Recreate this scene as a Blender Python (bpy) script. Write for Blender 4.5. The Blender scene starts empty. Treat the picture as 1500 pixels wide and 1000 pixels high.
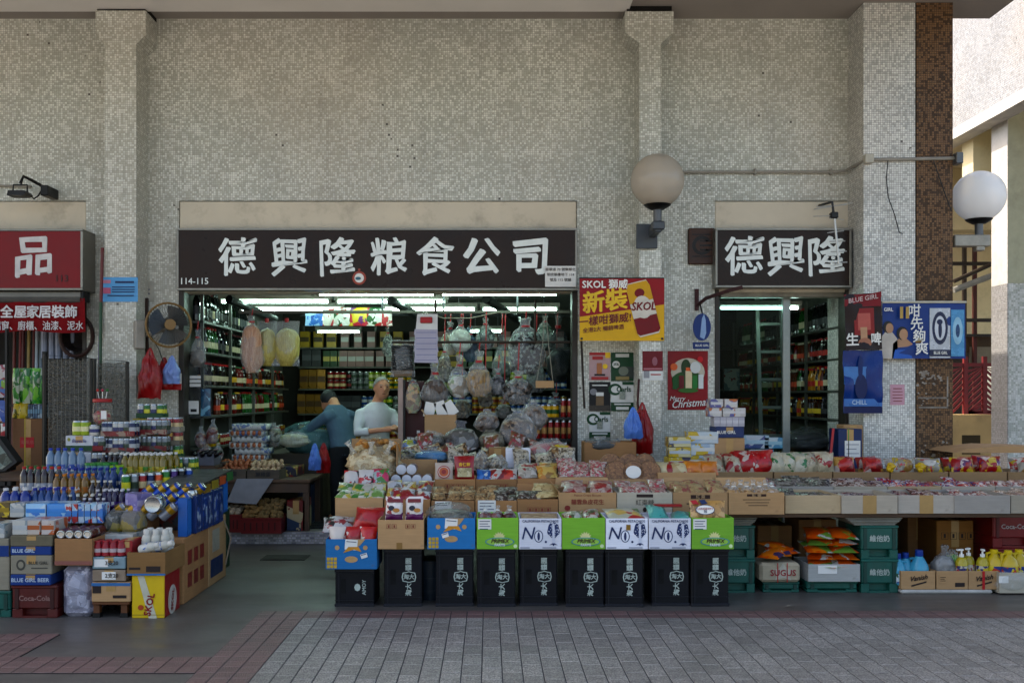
import bpy, bmesh, math, random
from mathutils import Vector, Matrix, noise
SC = bpy.context.scene; COL = SC.collection
rnd = random.Random(7); R = math.radians
# ---------------------------------------------------------------- camera, sky, sun, exposure
F, VX, VY, H = 1470.0, 716.0, 580.0, 1.45          # focal length, vanishing point (photo pixels), eye height
def X(px, Y): return (px - VX) * Y / F
def Z(py, Y): return H - (py - VY) * Y / F
cam = bpy.data.cameras.new('camera'); co = bpy.data.objects.new('camera', cam); COL.objects.link(co)
co.location = (0, 0, H); co.rotation_euler = (R(90), 0, 0)
cam.sensor_width = 36; cam.lens = F / 1500 * 36
cam.shift_x = (750 - VX) / 1500; cam.shift_y = (VY - 500) / 1500
cam.clip_start = .05; cam.clip_end = 500
SC.camera = co
SUN = Vector((-.58, .26, .77)).normalized()
wd = bpy.data.worlds.new('World'); SC.world = wd; wd.use_nodes = True
nt = wd.node_tree; bg = nt.nodes['Background']
sky = nt.nodes.new('ShaderNodeTexSky'); sky.sky_type = 'NISHITA'; sky.sun_disc = False
sky.sun_elevation = math.asin(SUN.z); sky.sun_rotation = math.atan2(SUN.x, SUN.y)
sky.dust_density = 3.0; sky.air_density = 1.0; sky.ozone_density = .6
nt.links.new(sky.outputs[0], bg.inputs[0]); bg.inputs[1].default_value = .15
sl = bpy.data.lights.new('sun', 'SUN'); sl.energy = 2.0; sl.angle = R(.5); sl.color = (1, .95, .86)
so = bpy.data.objects.new('sun', sl); COL.objects.link(so)
so.rotation_euler = SUN.to_track_quat('Z', 'Y').to_euler()
SC.view_settings.view_transform = 'Standard'; SC.view_settings.look = 'None'
SC.view_settings.exposure = 1.85; SC.view_settings.use_white_balance = True; SC.view_settings.white_balance_temperature = 6900; SC.view_settings.gamma = 1
SC.cycles.use_denoising = True
SC.cycles.max_bounces = 6; SC.cycles.diffuse_bounces = 4; SC.cycles.transparent_max_bounces = 10
SC.cycles.sample_clamp_indirect = 6
# ---------------------------------------------------------------- materials
MC = {}
def lin(c):
    if isinstance(c, str):
        c = c.lstrip('#'); v = [int(c[i:i+2], 16) / 255 for i in (0, 2, 4)]
        return tuple((((x + .055) / 1.055) ** 2.4 if x > .04045 else x / 12.92) ** 1.22 for x in v)
    return tuple(c)
class NT:
    def __init__(s, name):
        s.m = bpy.data.materials.new(name); s.m.use_nodes = True; s.t = s.m.node_tree
        s.p = s.t.nodes['Principled BSDF']; s.o = s.t.nodes['Material Output']
    def n(s, ty, **kw):
        k = s.t.nodes.new('ShaderNode' + ty)
        for a, b in kw.items(): setattr(k, a, b)
        return k
    def l(s, a, b): s.t.links.new(a, b)
    def math(s, op, a, b=None, c=None):
        k = s.n('Math', operation=op)
        for i, v in enumerate((a, b, c)):
            if v is None: continue
            if hasattr(v, 'links'): s.l(v, k.inputs[i])
            else: k.inputs[i].default_value = v
        return k.outputs[0]
    def mix(s, f, a, b, bt='MIX'):
        k = s.n('Mix', data_type='RGBA', blend_type=bt)
        for i, v in ((0, f), (6, a), (7, b)):
            if hasattr(v, 'links'): s.l(v, k.inputs[i])
            else: k.inputs[i].default_value = v if i == 0 else (*lin(v), 1)
        return k.outputs[2]
    def obj(s): return s.n('TexCoord').outputs['Object']
    def pos(s): return s.n('NewGeometry').outputs['Position']
    def noise(s, v, sc, det=3, ro=.55):
        k = s.n('TexNoise'); k.inputs['Scale'].default_value = sc; k.inputs['Detail'].default_value = det; k.inputs['Roughness'].default_value = ro
        s.l(v, k.inputs['Vector']); return k.outputs['Fac']
    def rng(s, v, a, b, c, d):
        k = s.n('MapRange'); s.l(v, k.inputs[0])
        for i, x in enumerate((a, b, c, d)): k.inputs[i+1].default_value = x
        return k.outputs[0]
    def bump(s, h, st, d=.01):
        k = s.n('Bump'); k.inputs['Strength'].default_value = st; k.inputs['Distance'].default_value = d
        s.l(h, k.inputs['Height']); s.l(k.outputs[0], s.p.inputs['Normal'])
def mat(col, rough=.55, metal=0, var=.15, vs=9, bump=0, bs=120, spec=.3, coat=0, dirt=0, name=None):
    key = (str(col), rough, metal, var, vs, bump, bs, spec, coat, dirt)
    if key in MC: return MC[key]
    N = NT(name or 'paint_%d' % len(MC)); v = N.obj()
    info = N.n('ObjectInfo').outputs['Random']
    f = N.noise(v, vs, 4)
    g = N.rng(f, .3, .7, 1 - var, 1 + var)
    g = N.math('MULTIPLY', g, N.rng(info, 0, 1, 1 - var * .6, 1 + var * .6))
    c = N.mix(1.0, col, (0, 0, 0), 'MULTIPLY')
    k = N.n('Vectorine') if False else N.n('VectorMath', operation='SCALE')
    k.inputs[0].default_value = lin(col); N.l(g, k.inputs['Scale'])
    out = k.outputs[0]
    if dirt:
        d = N.rng(N.noise(N.pos(), 3.1, 6, .7), .5, .72, 0, dirt)
        out = N.mix(d, out, (.035, .03, .025))
    N.l(out, N.p.inputs['Base Color'])
    N.p.inputs['Roughness'].default_value = rough; N.p.inputs['Metallic'].default_value = metal
    N.p.inputs['Specular IOR Level'].default_value = spec; N.p.inputs['Coat Weight'].default_value = coat * .5
    N.l(N.rng(f, .3, .7, max(.03, rough - .08), min(1, rough + .1)), N.p.inputs['Roughness'])
    if bump: N.bump(N.noise(v, bs, 3), bump)
    MC[key] = N.m; return N.m
def card(col='#9a7550', var=.1):
    key = ('card', str(col))
    if key in MC: return MC[key]
    N = NT('cardboard'); v = N.obj(); info = N.n('ObjectInfo').outputs['Random']
    mp = N.n('Mapping'); mp.inputs['Scale'].default_value = (1, 1, 14); N.l(v, mp.inputs['Vector'])
    f = N.noise(mp.outputs[0], 6, 4); big = N.noise(v, 3.5, 4, .6)
    g = N.math('MULTIPLY', N.rng(f, .3, .7, .93, 1.07), N.rng(big, .3, .7, 1 - var, 1 + var))
    g = N.math('MULTIPLY', g, N.rng(info, 0, 1, .84, 1.14))
    k = N.n('VectorMath', operation='SCALE'); k.inputs[0].default_value = lin(col); N.l(g, k.inputs['Scale'])
    st = N.rng(N.noise(v, 11, 5, .7), .6, .75, 0, .35)
    N.l(N.mix(st, k.outputs[0], (.09, .06, .035)), N.p.inputs['Base Color'])
    N.p.inputs['Roughness'].default_value = .8; N.p.inputs['Specular IOR Level'].default_value = .25
    N.bump(big, .25, .02); MC[key] = N.m; return N.m
def pr(pal, sc=18, rough=.3, seed=0, foil=.0):
    """printed wrapper: patches of a few colours, glossy film"""
    key = ('pr', tuple(map(str, pal)), sc, rough, seed)
    if key in MC: return MC[key]
    N = NT('printed_wrapper'); v = N.obj(); info = N.n('ObjectInfo')
    ad = N.n('VectorMath', operation='MULTIPLY_ADD'); N.l(v, ad.inputs[0]); ad.inputs[1].default_value = (1, 1, 1)
    sk = N.math('MULTIPLY', info.outputs['Random'], 7.0 + seed); N.l(sk, ad.inputs[2])
    vo = N.n('TexVoronoi'); vo.inputs['Scale'].default_value = sc; N.l(ad.outputs[0], vo.inputs['Vector'])
    sep = N.n('SeparateColor'); N.l(vo.outputs['Color'], sep.inputs[0])
    f2 = N.noise(ad.outputs[0], sc * 1.4, 3)
    h = N.math('FRACT', N.math('ADD', sep.outputs[0], N.math('MULTIPLY', f2, .55)))
    cr = N.n('ValToRGB'); cr.color_ramp.interpolation = 'CONSTANT'; N.l(h, cr.inputs[0])
    e = cr.color_ramp.elements; n = len(pal)
    while len(e) < n: e.new(.5)
    for i, c in enumerate(pal): e[i].position = i / n; e[i].color = (*lin(c), 1)
    N.l(cr.outputs[0], N.p.inputs['Base Color']); N.p.inputs['Roughness'].default_value = rough
    N.bump(N.noise(v, 45, 3), .35, .01); N.p.inputs['Coat Weight'].default_value = .15; N.p.inputs['Specular IOR Level'].default_value = .35
    MC[key] = N.m; return N.m
def film(tint=(.8, .82, .82), op=.30, rough=.10):
    key = ('film', str(tint), op, rough)
    if key in MC: return MC[key]
    N = NT('clear_plastic'); N.p.inputs['Base Color'].default_value = (*lin(tint), 1); N.p.inputs['Roughness'].default_value = rough
    tr = N.n('BsdfTransparent'); tr.inputs[0].default_value = (.93, .94, .94, 1)
    mx = N.n('MixShader'); v = N.obj()
    w = N.noise(v, 15, 3, .6); N.bump(w, 1.0, .045); mp = N.n('Mapping'); mp.inputs['Scale'].default_value = (1, 1, .45); N.l(v, mp.inputs['Vector'])
    st = N.rng(N.noise(mp.outputs[0], 26, 2, .5), .60, .68, 0, .55)  # painted highlights: streaks where the pale film turns more opaque
    lw = N.n('LayerWeight'); lw.inputs[0].default_value = .3
    a = N.math('ADD', N.math('MULTIPLY', N.math('POWER', lw.outputs['Facing'], 2.0), .35), N.math('ADD', op * .4, N.math('MULTIPLY', st, op)))
    N.l(N.math('MINIMUM', a, 1.0), mx.inputs[0]); N.l(tr.outputs[0], mx.inputs[1]); N.l(N.p.outputs[0], mx.inputs[2])
    N.l(mx.outputs[0], N.o.inputs[0]); MC[key] = N.m; return N.m
def emit(col, st):
    key = ('em', str(col), st)
    if key in MC: return MC[key]
    N = NT('lit_tube'); N.p.inputs['Base Color'].default_value = (.8, .8, .8, 1)
    N.p.inputs['Emission Color'].default_value = (*lin(col), 1); N.p.inputs['Emission Strength'].default_value = st
    MC[key] = N.m; return N.m
def mosaic(name, light, dark, grout, pitch=.0208, prob=.42, warm=True):
    N = NT(name); s = N.n('SeparateXYZ'); P = N.pos(); N.l(P, s.inputs[0])
    u = N.math('DIVIDE', N.math('ADD', s.outputs[0], N.math('MULTIPLY', s.outputs[1], 1.0007)), pitch); v = N.math('DIVIDE', s.outputs[2], pitch)
    cu, cv = N.math('FLOOR', u), N.math('FLOOR', v)
    cb = N.n('CombineXYZ'); N.l(cu, cb.inputs[0]); N.l(cv, cb.inputs[1])
    wn = N.n('TexWhiteNoise', noise_dimensions='2D'); N.l(cb.outputs[0], wn.inputs['Vector'])
    cs = N.n('CombineXYZ'); N.l(N.math('FLOOR', N.math('DIVIDE', cu, 14)), cs.inputs[0]); N.l(N.math('FLOOR', N.math('DIVIDE', cv, 14)), cs.inputs[1])
    ws = N.n('TexWhiteNoise', noise_dimensions='2D'); N.l(cs.outputs[0], ws.inputs['Vector'])
    big = N.noise(P, .9, 4, .6)
    pb = N.math('ADD', N.math('MULTIPLY', ws.outputs['Value'], .14), N.rng(big, .3, .7, prob - .13, prob + .05))
    isl = N.math('LESS_THAN', wn.outputs['Value'], pb)
    sp = N.n('SeparateColor'); N.l(wn.outputs['Color'], sp.inputs[0])
    tile = N.mix(isl, dark, light)
    g = N.math('MULTIPLY', N.rng(sp.outputs[1], 0, 1, .86, 1.12), N.rng(ws.outputs['Value'], 0, 1, .95, 1.05))
    k = N.n('VectorMath', operation='SCALE'); N.l(tile, k.inputs[0]); N.l(g, k.inputs['Scale'])
    fu, fv = N.math('FRACT', u), N.math('FRACT', v)
    edge = N.math('MINIMUM', N.math('MINIMUM', fu, N.math('SUBTRACT', 1, fu)), N.math('MINIMUM', fv, N.math('SUBTRACT', 1, fv)))
    isg = N.math('LESS_THAN', edge, .085)
    c = N.mix(isg, k.outputs[0], grout)
    st = N.rng(N.noise(P, 1.7, 6, .68), .5, .85, 0, .30)        # grime patches
    mp = N.n('Mapping'); mp.inputs['Scale'].default_value = (5, 5, .35); N.l(P, mp.inputs['Vector'])
    st2 = N.rng(N.noise(mp.outputs[0], 1.6, 5, .7), .58, .85, 0, .36)   # runs down the wall
    if warm: c = N.mix(N.rng(N.noise(P, .55, 3, .5), .42, .68, 0, .22), c, (.42, .33, .25))
    c = N.mix(st, c, (.14, .115, .085)); c = N.mix(st2, c, (.10, .085, .065))
    miss = N.math('MULTIPLY', N.math('GREATER_THAN', sp.outputs[2], .992), N.math('GREATER_THAN', N.noise(P, 1.9, 3), .60))
    c = N.mix(miss, c, (.10, .09, .075))
    N.l(c, N.p.inputs['Base Color']); N.l(N.math('ADD', N.math('MULTIPLY', isg, .45), N.rng(sp.outputs[0], 0, 1, .22, .45)), N.p.inputs['Roughness'])
    N.p.inputs['Specular IOR Level'].default_value = .4 if warm else .12
    N.bump(N.math('SUBTRACT', N.math('MINIMUM', N.math('MULTIPLY', edge, 8), 1.0), N.math('MULTIPLY', miss, .8)), .5, .004)
    return N.m
# ---------------------------------------------------------------- mesh building
class MB:
    def __init__(s): s.v = []; s.f = []; s.m = []
    def add(s, vs, fs, m=0):
        b = len(s.v); s.v += [tuple(p) for p in vs]
        for f in fs: s.f.append([b + i for i in f]); s.m.append(m)
        return s
    def box(s, x0, x1, y0, y1, z0, z1, m=0, c=0):
        if c <= 0:
            vs = [(x, y, z) for z in (z0, z1) for y in (y0, y1) for x in (x0, x1)]
            return s.add(vs, [(0, 2, 3, 1), (4, 5, 7, 6), (0, 1, 5, 4), (2, 6, 7, 3), (0, 4, 6, 2), (1, 3, 7, 5)], m)
        vs = []; idx = {}
        X_, Y_, Z_ = (x0, x1), (y0, y1), (z0, z1); sg = (1, -1)
        for i in (0, 1):
            for j in (0, 1):
                for k in (0, 1):
                    for a in (0, 1, 2):
                        p = [X_[i] + sg[i] * c, Y_[j] + sg[j] * c, Z_[k] + sg[k] * c]
                        p[a] = (X_[i], Y_[j], Z_[k])[a]
                        idx[(i, j, k, a)] = len(vs); vs.append(p)
        fs = []
        for i in (0, 1):
            fs.append([idx[(i, j, k, 0)] for j, k in ((0, 0), (1, 0), (1, 1), (0, 1))][::1 if i else -1])
            fs.append([idx[(j, i, k, 1)] for j, k in ((0, 0), (0, 1), (1, 1), (1, 0))][::1 if i else -1])
            fs.append([idx[(j, k, i, 2)] for j, k in ((0, 0), (1, 0), (1, 1), (0, 1))][::1 if i else -1])
        for i in (0, 1):
            for j in (0, 1):
                fs.append([idx[(i, j, 0, 0)], idx[(i, j, 1, 0)], idx[(i, j, 1, 1)], idx[(i, j, 0, 1)]])
                fs.append([idx[(i, 0, j, 0)], idx[(i, 1, j, 0)], idx[(i, 1, j, 2)], idx[(i, 0, j, 2)]])
                fs.append([idx[(0, i, j, 1)], idx[(1, i, j, 1)], idx[(1, i, j, 2)], idx[(0, i, j, 2)]])
                for k in (0, 1): fs.append([idx[(i, j, k, a)] for a in (0, 1, 2)])
        return s.add(vs, fs, m)
    def lathe(s, prof, n=12, c=(0, 0, 0), m=0, axis='Z', cap=True):
        """prof: (r, h[, mat])"""
        base = len(s.v)
        for p in prof:
            for k in range(n):
                a = 2 * math.pi * k / n; x, y, z = p[0] * math.cos(a), p[0] * math.sin(a), p[1]
                if axis == 'Y': x, y, z = x, z, y
                if axis == 'X': x, y, z = z, x, y
                s.v.append((c[0] + x, c[1] + y, c[2] + z))
        for i in range(len(prof) - 1):
            mm = prof[i + 1][2] if len(prof[i + 1]) > 2 else m
            for k in range(n):
                s.f.append([base + i * n + k, base + i * n + (k + 1) % n, base + (i + 1) * n + (k + 1) % n, base + (i + 1) * n + k]); s.m.append(mm)
        if cap:
            s.f.append([base + k for k in range(n)][::-1]); s.m.append(prof[0][2] if len(prof[0]) > 2 else m)
            s.f.append([base + (len(prof) - 1) * n + k for k in range(n)]); s.m.append(prof[-1][2] if len(prof[-1]) > 2 else m)
        return s
    def tube(s, pts, r, n=6, m=0, closed=False):
        pts = [Vector(p) for p in pts]; base = len(s.v); L = len(pts)
        rr = r if isinstance(r, (list, tuple)) else [r] * L
        up = None
        for i, p in enumerate(pts):
            if closed: d = (pts[(i + 1) % L] - pts[i - 1])
            else: d = (pts[min(i + 1, L - 1)] - pts[max(i - 1, 0)])
            d.normalize()
            if up is None: up = Vector((0, 0, 1)) if abs(d.z) < .9 else Vector((1, 0, 0))
            a = d.cross(up).normalized(); b = a.cross(d).normalized(); up = b
            for k in range(n):
                t = 2 * math.pi * k / n
                s.v.append(tuple(p + (a * math.cos(t) + b * math.sin(t)) * rr[i]))
        for i in range(L if closed else L - 1):
            for k in range(n):
                j = (i + 1) % L
                s.f.append([base + i * n + k, base + i * n + (k + 1) % n, base + j * n + (k + 1) % n, base + j * n + k]); s.m.append(m)
        if not closed:
            s.f.append([base + k for k in range(n)][::-1]); s.m.append(m)
            s.f.append([base + (L - 1) * n + k for k in range(n)]); s.m.append(m)
        return s
    def poly(s, pts, y, t=.002, m=0, axis='Y'):
        """flat outline (x,z) at depth y facing -y, thickness t backwards"""
        n = len(pts)
        vs = [(p[0], y, p[1]) for p in pts] + [(p[0], y + t, p[1]) for p in pts]
        fs = [list(range(n)), list(range(2 * n - 1, n - 1, -1))] + [[i, i + n, (i + 1) % n + n, (i + 1) % n] for i in range(n)]
        return s.add(vs, fs, m)
    def disc(s, cx, cz, rx, rz, y, t=.002, n=20, m=0):
        return s.poly([(cx + rx * math.cos(2 * math.pi * k / n), cz + rz * math.sin(2 * math.pi * k / n)) for k in range(n)], y, t, m)
    def mesh(s, name, mats, smooth=35):
        me = bpy.data.meshes.new(name); me.from_pydata(s.v, [], s.f)
        for mm in (mats if isinstance(mats, (list, tuple)) else [mats]): me.materials.append(mm)
        me.polygons.foreach_set('material_index', s.m)
        bm = bmesh.new(); bm.from_mesh(me); bmesh.ops.recalc_face_normals(bm, faces=bm.faces); bm.to_mesh(me); bm.free()
        if smooth:
            me.polygons.foreach_set('use_smooth', [True] * len(me.polygons))
            if smooth < 60: me.set_sharp_from_angle(angle=R(smooth))
        me.update(); return me
def link(name, data, parent=None, loc=(0, 0, 0), rot=(0, 0, 0), sc=(1, 1, 1)):
    o = bpy.data.objects.new(name, data); COL.objects.link(o); o.parent = parent
    o.location = loc; o.rotation_euler = rot if isinstance(rot, tuple) else (0, 0, rot)
    o.scale = sc if isinstance(sc, tuple) else (sc, sc, sc); return o
def tag(o, label=None, cat=None, group=None, kind=None):
    for k, v in (('label', label), ('category', cat), ('group', group), ('kind', kind)):
        if v: o[k] = v
    return o
def thing(name, label, cat, loc=(0, 0, 0), rz=0, group=None):
    return tag(link(name, None, None, loc, (0, 0, rz)), label, cat, group)
def part(name, mb, mats, parent=None, smooth=35, **kw): return link(name, mb.mesh(name, mats, smooth), parent, **kw)
def text_mb(s, size, bold=0.0, shear=0, sx=1, rise=0, align='CENTER', wob=0, nib=1.0):
    c = bpy.data.curves.new('lettering', 'FONT'); c.body = s; c.size = size; c.align_x = align; c.align_y = 'CENTER'
    c.resolution_u = 2; c.shear = shear; c.fill_mode = 'FRONT'
    o = bpy.data.objects.new('lettering', c); me = bpy.data.meshes.new_from_object(o)
    bpy.data.objects.remove(o); bpy.data.curves.remove(c)
    mb = MB(); vs = []
    for v in me.vertices:
        x, y = v.co.x * sx, v.co.y
        if wob: x += wob * size * noise.noise((x / size * 2.1, y / size * 2.1, 3.3)); y += wob * size * noise.noise((x / size * 2.1, y / size * 2.1, 9.1))
        vs.append((x, 0, y + rise * x))
    fs = [list(p.vertices) for p in me.polygons]
    if bold > 0:      # brush weight: the outline laid down a few times around itself
        for k in range(8):
            a_, b_ = nib * math.cos(k * .785), .55 * math.sin(k * .785); mb.add([(x + bold * size * (a_ + b_) * .71, -.0002 * k, z + bold * size * (b_ - a_) * .71) for x, y, z in vs], fs)
    else: mb.add(vs, fs)
    bpy.data.meshes.remove(me); return mb
TC = {}
def text(s, size, parent, loc, m, rot=(0, 0, 0), name='lettering', **kw):
    key = (s, size, m.name, str(kw)); me = TC.get(key)
    if me is None:
        mb = text_mb(s, size, **kw)
        me = TC[key] = bpy.data.meshes.new(name); me.from_pydata(mb.v, [], mb.f); me.materials.append(m); me.update()
    return link(name, me, parent, loc, rot)
# prototypes: key -> [(part name, mesh)]
PROTO = {}
def place(key, name, label, cat, loc, rz=0, group=None, sc=1, rot=None):
    pp = PROTO[key]; rt = rot or (0, 0, rz)
    if len(pp) == 1: return tag(link(name, pp[0][1], None, loc, rt, sc), label, cat, group)
    o = tag(link(name, None, None, loc, rt, sc), label, cat, group)
    for n, me in pp: link(n, me, o)
    return o
def ordn(k): return ('first', 'second', 'third', 'fourth', 'fifth', 'sixth', 'seventh', 'eighth', 'ninth', 'tenth')[k] if k < 10 else '%d%s' % (k + 1, 'th' if 10 <= k % 100 <= 12 or k % 10 > 2 else ('st', 'nd', 'rd')[k % 10])
WHITE = mat('#d8d6cf', .5, var=.06); OFFW = mat('#b9b4a4', .6, var=.1, dirt=.25); BLACK = mat('#0c0c0d', .45); DKGREY = mat('#2a2b2c', .5)
ALU = mat('#8d8a82', .35, .6, var=.15, dirt=.3); STEEL = mat('#55575a', .35, .8); PAPER = mat('#cfcdc8', .7, var=.05)
RED = mat('#a3101c', .4); BLUE = mat('#1c4fa0', .4); GREEN = mat('#1b6a2c', .4); YEL = mat('#d8b413', .4); ORG = mat('#d2620f', .4)
CARD = card(); CARD2 = card('#a98a66'); GCARD = card('#a09a8c'); INK = mat('#2a1712', .6); INKR = mat('#7a2a22', .6); NAVY = mat('#12305e', .5)
# ---------------------------------------------------------------- ground and paving
WY = 9.82; CEIL = 5.14; FL = .12
def ground_mat():
    N = NT('worn_concrete'); P = N.pos(); f = N.noise(P, 1.3, 6, .65); g = N.noise(P, 90, 3)
    sm = N.n('Mapping'); sm.inputs['Scale'].default_value = (.6, 2.2, 1); N.l(P, sm.inputs['Vector'])
    w = N.noise(sm.outputs[0], 1.1, 5, .6)
    c = N.mix(N.rng(f, .3, .7, 0, 1), (.050, .0435, .038), (.085, .075, .066)); c = N.mix(N.rng(w, .45, .7, 0, .5), c, (.045, .045, .045))
    c = N.mix(N.rng(g, .58, .75, 0, .35), c, (.16, .155, .14)); N.l(c, N.p.inputs['Base Color'])
    gum = N.n('TexVoronoi'); gum.inputs['Scale'].default_value = 2.6; N.l(P, gum.inputs['Vector']); c = N.mix(N.math('MULTIPLY', N.math('LESS_THAN', gum.outputs['Distance'], .055), .7), c, (.018, .018, .018)); c = N.mix(N.rng(N.noise(P, 3.7, 6, .75), .56, .7, 0, .5), c, (.12, .115, .10)); N.l(c, N.p.inputs['Base Color'])
    N.l(N.rng(w, .3, .7, .28, .55), N.p.inputs['Roughness']); N.bump(g, .15, .004); return N.m
part('ground', MB().box(-45, 45, -30, 60, -.3, 0), ground_mat(), smooth=0)['kind'] = 'structure'
def tile_mat(name, a, b, sp):
    N = NT(name); P = N.pos(); v = N.obj(); i = N.n('ObjectInfo').outputs['Random']
    vo = N.n('TexVoronoi', feature='DISTANCE_TO_EDGE'); vo.inputs['Scale'].default_value = 62; N.l(P, vo.inputs['Vector'])
    e = N.rng(vo.outputs[0], .02, .16, 0, 1)
    c = N.mix(e, b, a); g = N.math('MULTIPLY', N.rng(i, 0, 1, .8, 1.16), N.rng(N.noise(P, 1.2, 5), .3, .7, .82, 1.15))
    k = N.n('VectorMath', operation='SCALE'); N.l(c, k.inputs[0]); N.l(g, k.inputs['Scale'])
    sx_ = N.n('SeparateXYZ'); N.l(v, sx_.inputs[0]); ay = N.math('ABSOLUTE', sx_.outputs[1])
    dm = N.math('MINIMUM', ay, N.math('ABSOLUTE', N.math('SUBTRACT', ay, TW if name == 'grey_paver' else TW / 2))); wr = N.math('MULTIPLY', N.math('LESS_THAN', dm, .009), N.math('GREATER_THAN', dm, .0022)); gr_ = N.math('LESS_THAN', dm, .0022)
    spk = N.rng(N.noise(P, 75, 2, .5), .47, .58, 0, .62 if name == 'grey_paver' else .3); kk = N.mix(spk, k.outputs[0], b)
    col = N.mix(N.math('MULTIPLY', wr, .45), kk, a); col = N.mix(N.math('MULTIPLY', gr_, .6), col, (.03, .03, .032))
    gum = N.n('TexVoronoi'); gum.inputs['Scale'].default_value = 3.2; N.l(P, gum.inputs['Vector']); col = N.mix(N.math('MULTIPLY', N.math('LESS_THAN', gum.outputs['Distance'], .06), .6), col, (.03, .03, .03))
    N.l(N.mix(N.rng(N.noise(P, 2.2, 6, .75), .5, .75, 0, .55), col, (.05, .045, .04)), N.p.inputs['Base Color'])
    N.p.inputs['Roughness'].default_value = sp; N.bump(e, .5, .003); return N.m
TW = 24 * H / 325
GT = tile_mat('grey_paver', (.262, .246, .225), (.072, .068, .063), .55); RT = tile_mat('red_paver', (.125, .067, .063), (.085, .05, .048), .5)
part('bounce_sheet', MB().box(-45, 45, -30, 4.2, -.02, .005), mat('#b3ada2', .7, var=.1, vs=.8, name='pale_bounce'), smooth=0)['kind'] = 'structure'  # unseen pale sheet added to bounce sunlight up to wall and ceiling
pav = link('paving', None); pav['kind'] = 'structure'
TW = 24 * H / 325; PY0 = F * H / (906 - VY)                 # tile pitch, far edge of the grey field
part('bedding', MB().box(X(443, PY0) - 3 * TW, 6.2, 4.2, PY0 + 2 * TW, -.02, .004), mat('#45464a', .8), pav, smooth=0)
def tilemesh(w, d, m):
    g = .003
    return MB().box(-w/2 + g, w/2 - g, -d/2 + .002, d/2 - .002, -.01, .007, 0, .002).mesh('tile', m, 0)
GM, RM = tilemesh(TW, TW * 2, GT), tilemesh(TW, TW, RT)
GX0 = X(443, PY0)
for i in range(55):
    off = (i % 3) * TW * .6
    for j in range(8):
        y = PY0 - off - TW * (2 * j + 1) if off == 0 or j else None
        if off and j == 0:
            me = 'h'; y0 = PY0; y1 = PY0 - off
            key = round(off, 3)
            if key not in PROTO: PROTO[key] = tilemesh(TW, off, GT)
            link('grey_tile', PROTO[key], pav, (GX0 + TW * (i + .5), PY0 - off / 2, 0)); continue
        if off: y = PY0 - off - TW * (2 * (j - 1) + 1)
        if y < 4.75: continue
        x = GX0 + TW * (i + .5)
        if abs(VX + x * F / y - 750) > 830: continue
        link('grey_tile', GM, pav, (x, y, rnd.uniform(-.0006, .0006)), (rnd.uniform(-.004, .004), rnd.uniform(-.004, .004), 0))
RL = []
for i in range(-3, 55):
    for j in range(2): RL.append((GX0 + TW * (i + .5), PY0 + TW * (j + .5)))
for i in (-3, -2, -1):
    for j in range(20): RL.append((GX0 + TW * (i + .5), PY0 - TW * (j + .5)))
jy = F * H / (983 - VY)
part('bedding', MB().box(GX0 - 33 * TW, GX0 - 3.001 * TW, jy - TW * .4, jy + TW * 2.6, -.02, .0035), mat('#1d1616', .8), pav, smooth=0); part('bedding', MB().box(GX0 - 33 * TW, GX0 - 13 * TW, jy + TW * 2.601, jy + TW * 7.6, -.02, .0035), mat('#1d1616', .8), pav, smooth=0)
for i in range(-33, -3):
    for j in range(3): RL.append((GX0 + TW * (i + .5), jy + TW * (j + .1)))
for i in range(-33, -13):
    for j in range(3, 8): RL.append((GX0 + TW * (i + .5), jy + TW * (j + .1)))
RL = [p for p in RL if p[1] > 4.85 and abs(VX + p[0] * F / p[1] - 750) < 790]
RL.sort(key=lambda p: p[1])
for x, y in RL[:300]: link('red_tile', RM, pav, (x, y, rnd.uniform(-.0008, .0004)), (rnd.uniform(-.004, .004), rnd.uniform(-.004, .004), 0))
mb = MB()
for x, y in RL[300:]: mb.box(x - TW/2 + .003, x + TW/2 - .003, y - TW/2 + .003, y + TW/2 - .003, -.01, .006)
if RL[300:]: part('red_tiles', mb, RT, pav, smooth=0)['kind'] = 'stuff'
# ---------------------------------------------------------------- the shop building
MOS = mosaic('grey_white_mosaic', (.605, .61, .545), (.405, .412, .352), (.29, .29, .25))
MOSW = mosaic('pale_mosaic', (.62, .62, .575), (.40, .41, .385), (.24, .235, .21), prob=.62)
MOSB = mosaic('brown_mosaic', (.15, .08, .038), (.06, .033, .018), (.04, .028, .018), prob=.6, warm=False)
PLASTER = mat('#c8bfae', .7, var=.06, vs=3, dirt=.35, name='plaster'); CEILM = mat('#9d9690', .85, var=.06, vs=2, name='ceiling_paint'); CEILL = mat('#e2deda', .8, var=.05, vs=2)
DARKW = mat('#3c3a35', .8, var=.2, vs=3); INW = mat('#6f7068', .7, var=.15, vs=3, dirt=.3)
bld = thing('shop_building', 'arcade shop building clad in grey and white mosaic with two open shopfronts', 'building', (0, WY, 0))
def bp(name, mb, m, sm=0): return part(name, mb, m, bld, sm)
def wx(px): return X(px, WY)
def wz(py): return Z(py, WY)
w0 = MB(); zt = wz(294); e = WY - WY
w0.box(-7.5, wx(1247), 0, .22, zt, CEIL + .6)
for a, b in ((126, 262), (845, 1047)): w0.box(wx(a), wx(b), 0, .22, 0, zt)
bp('wall', w0, MOS)
for nm, a, b in (('l', -500, 126), ('m', 262, 845), ('r', 1047, 1247)):
    bp('fascia_panel', MB().box(wx(a) + .004, wx(b) - .004, .012, .2, wz(428), zt - .006, 0, .006), PLASTER, 35)
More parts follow.
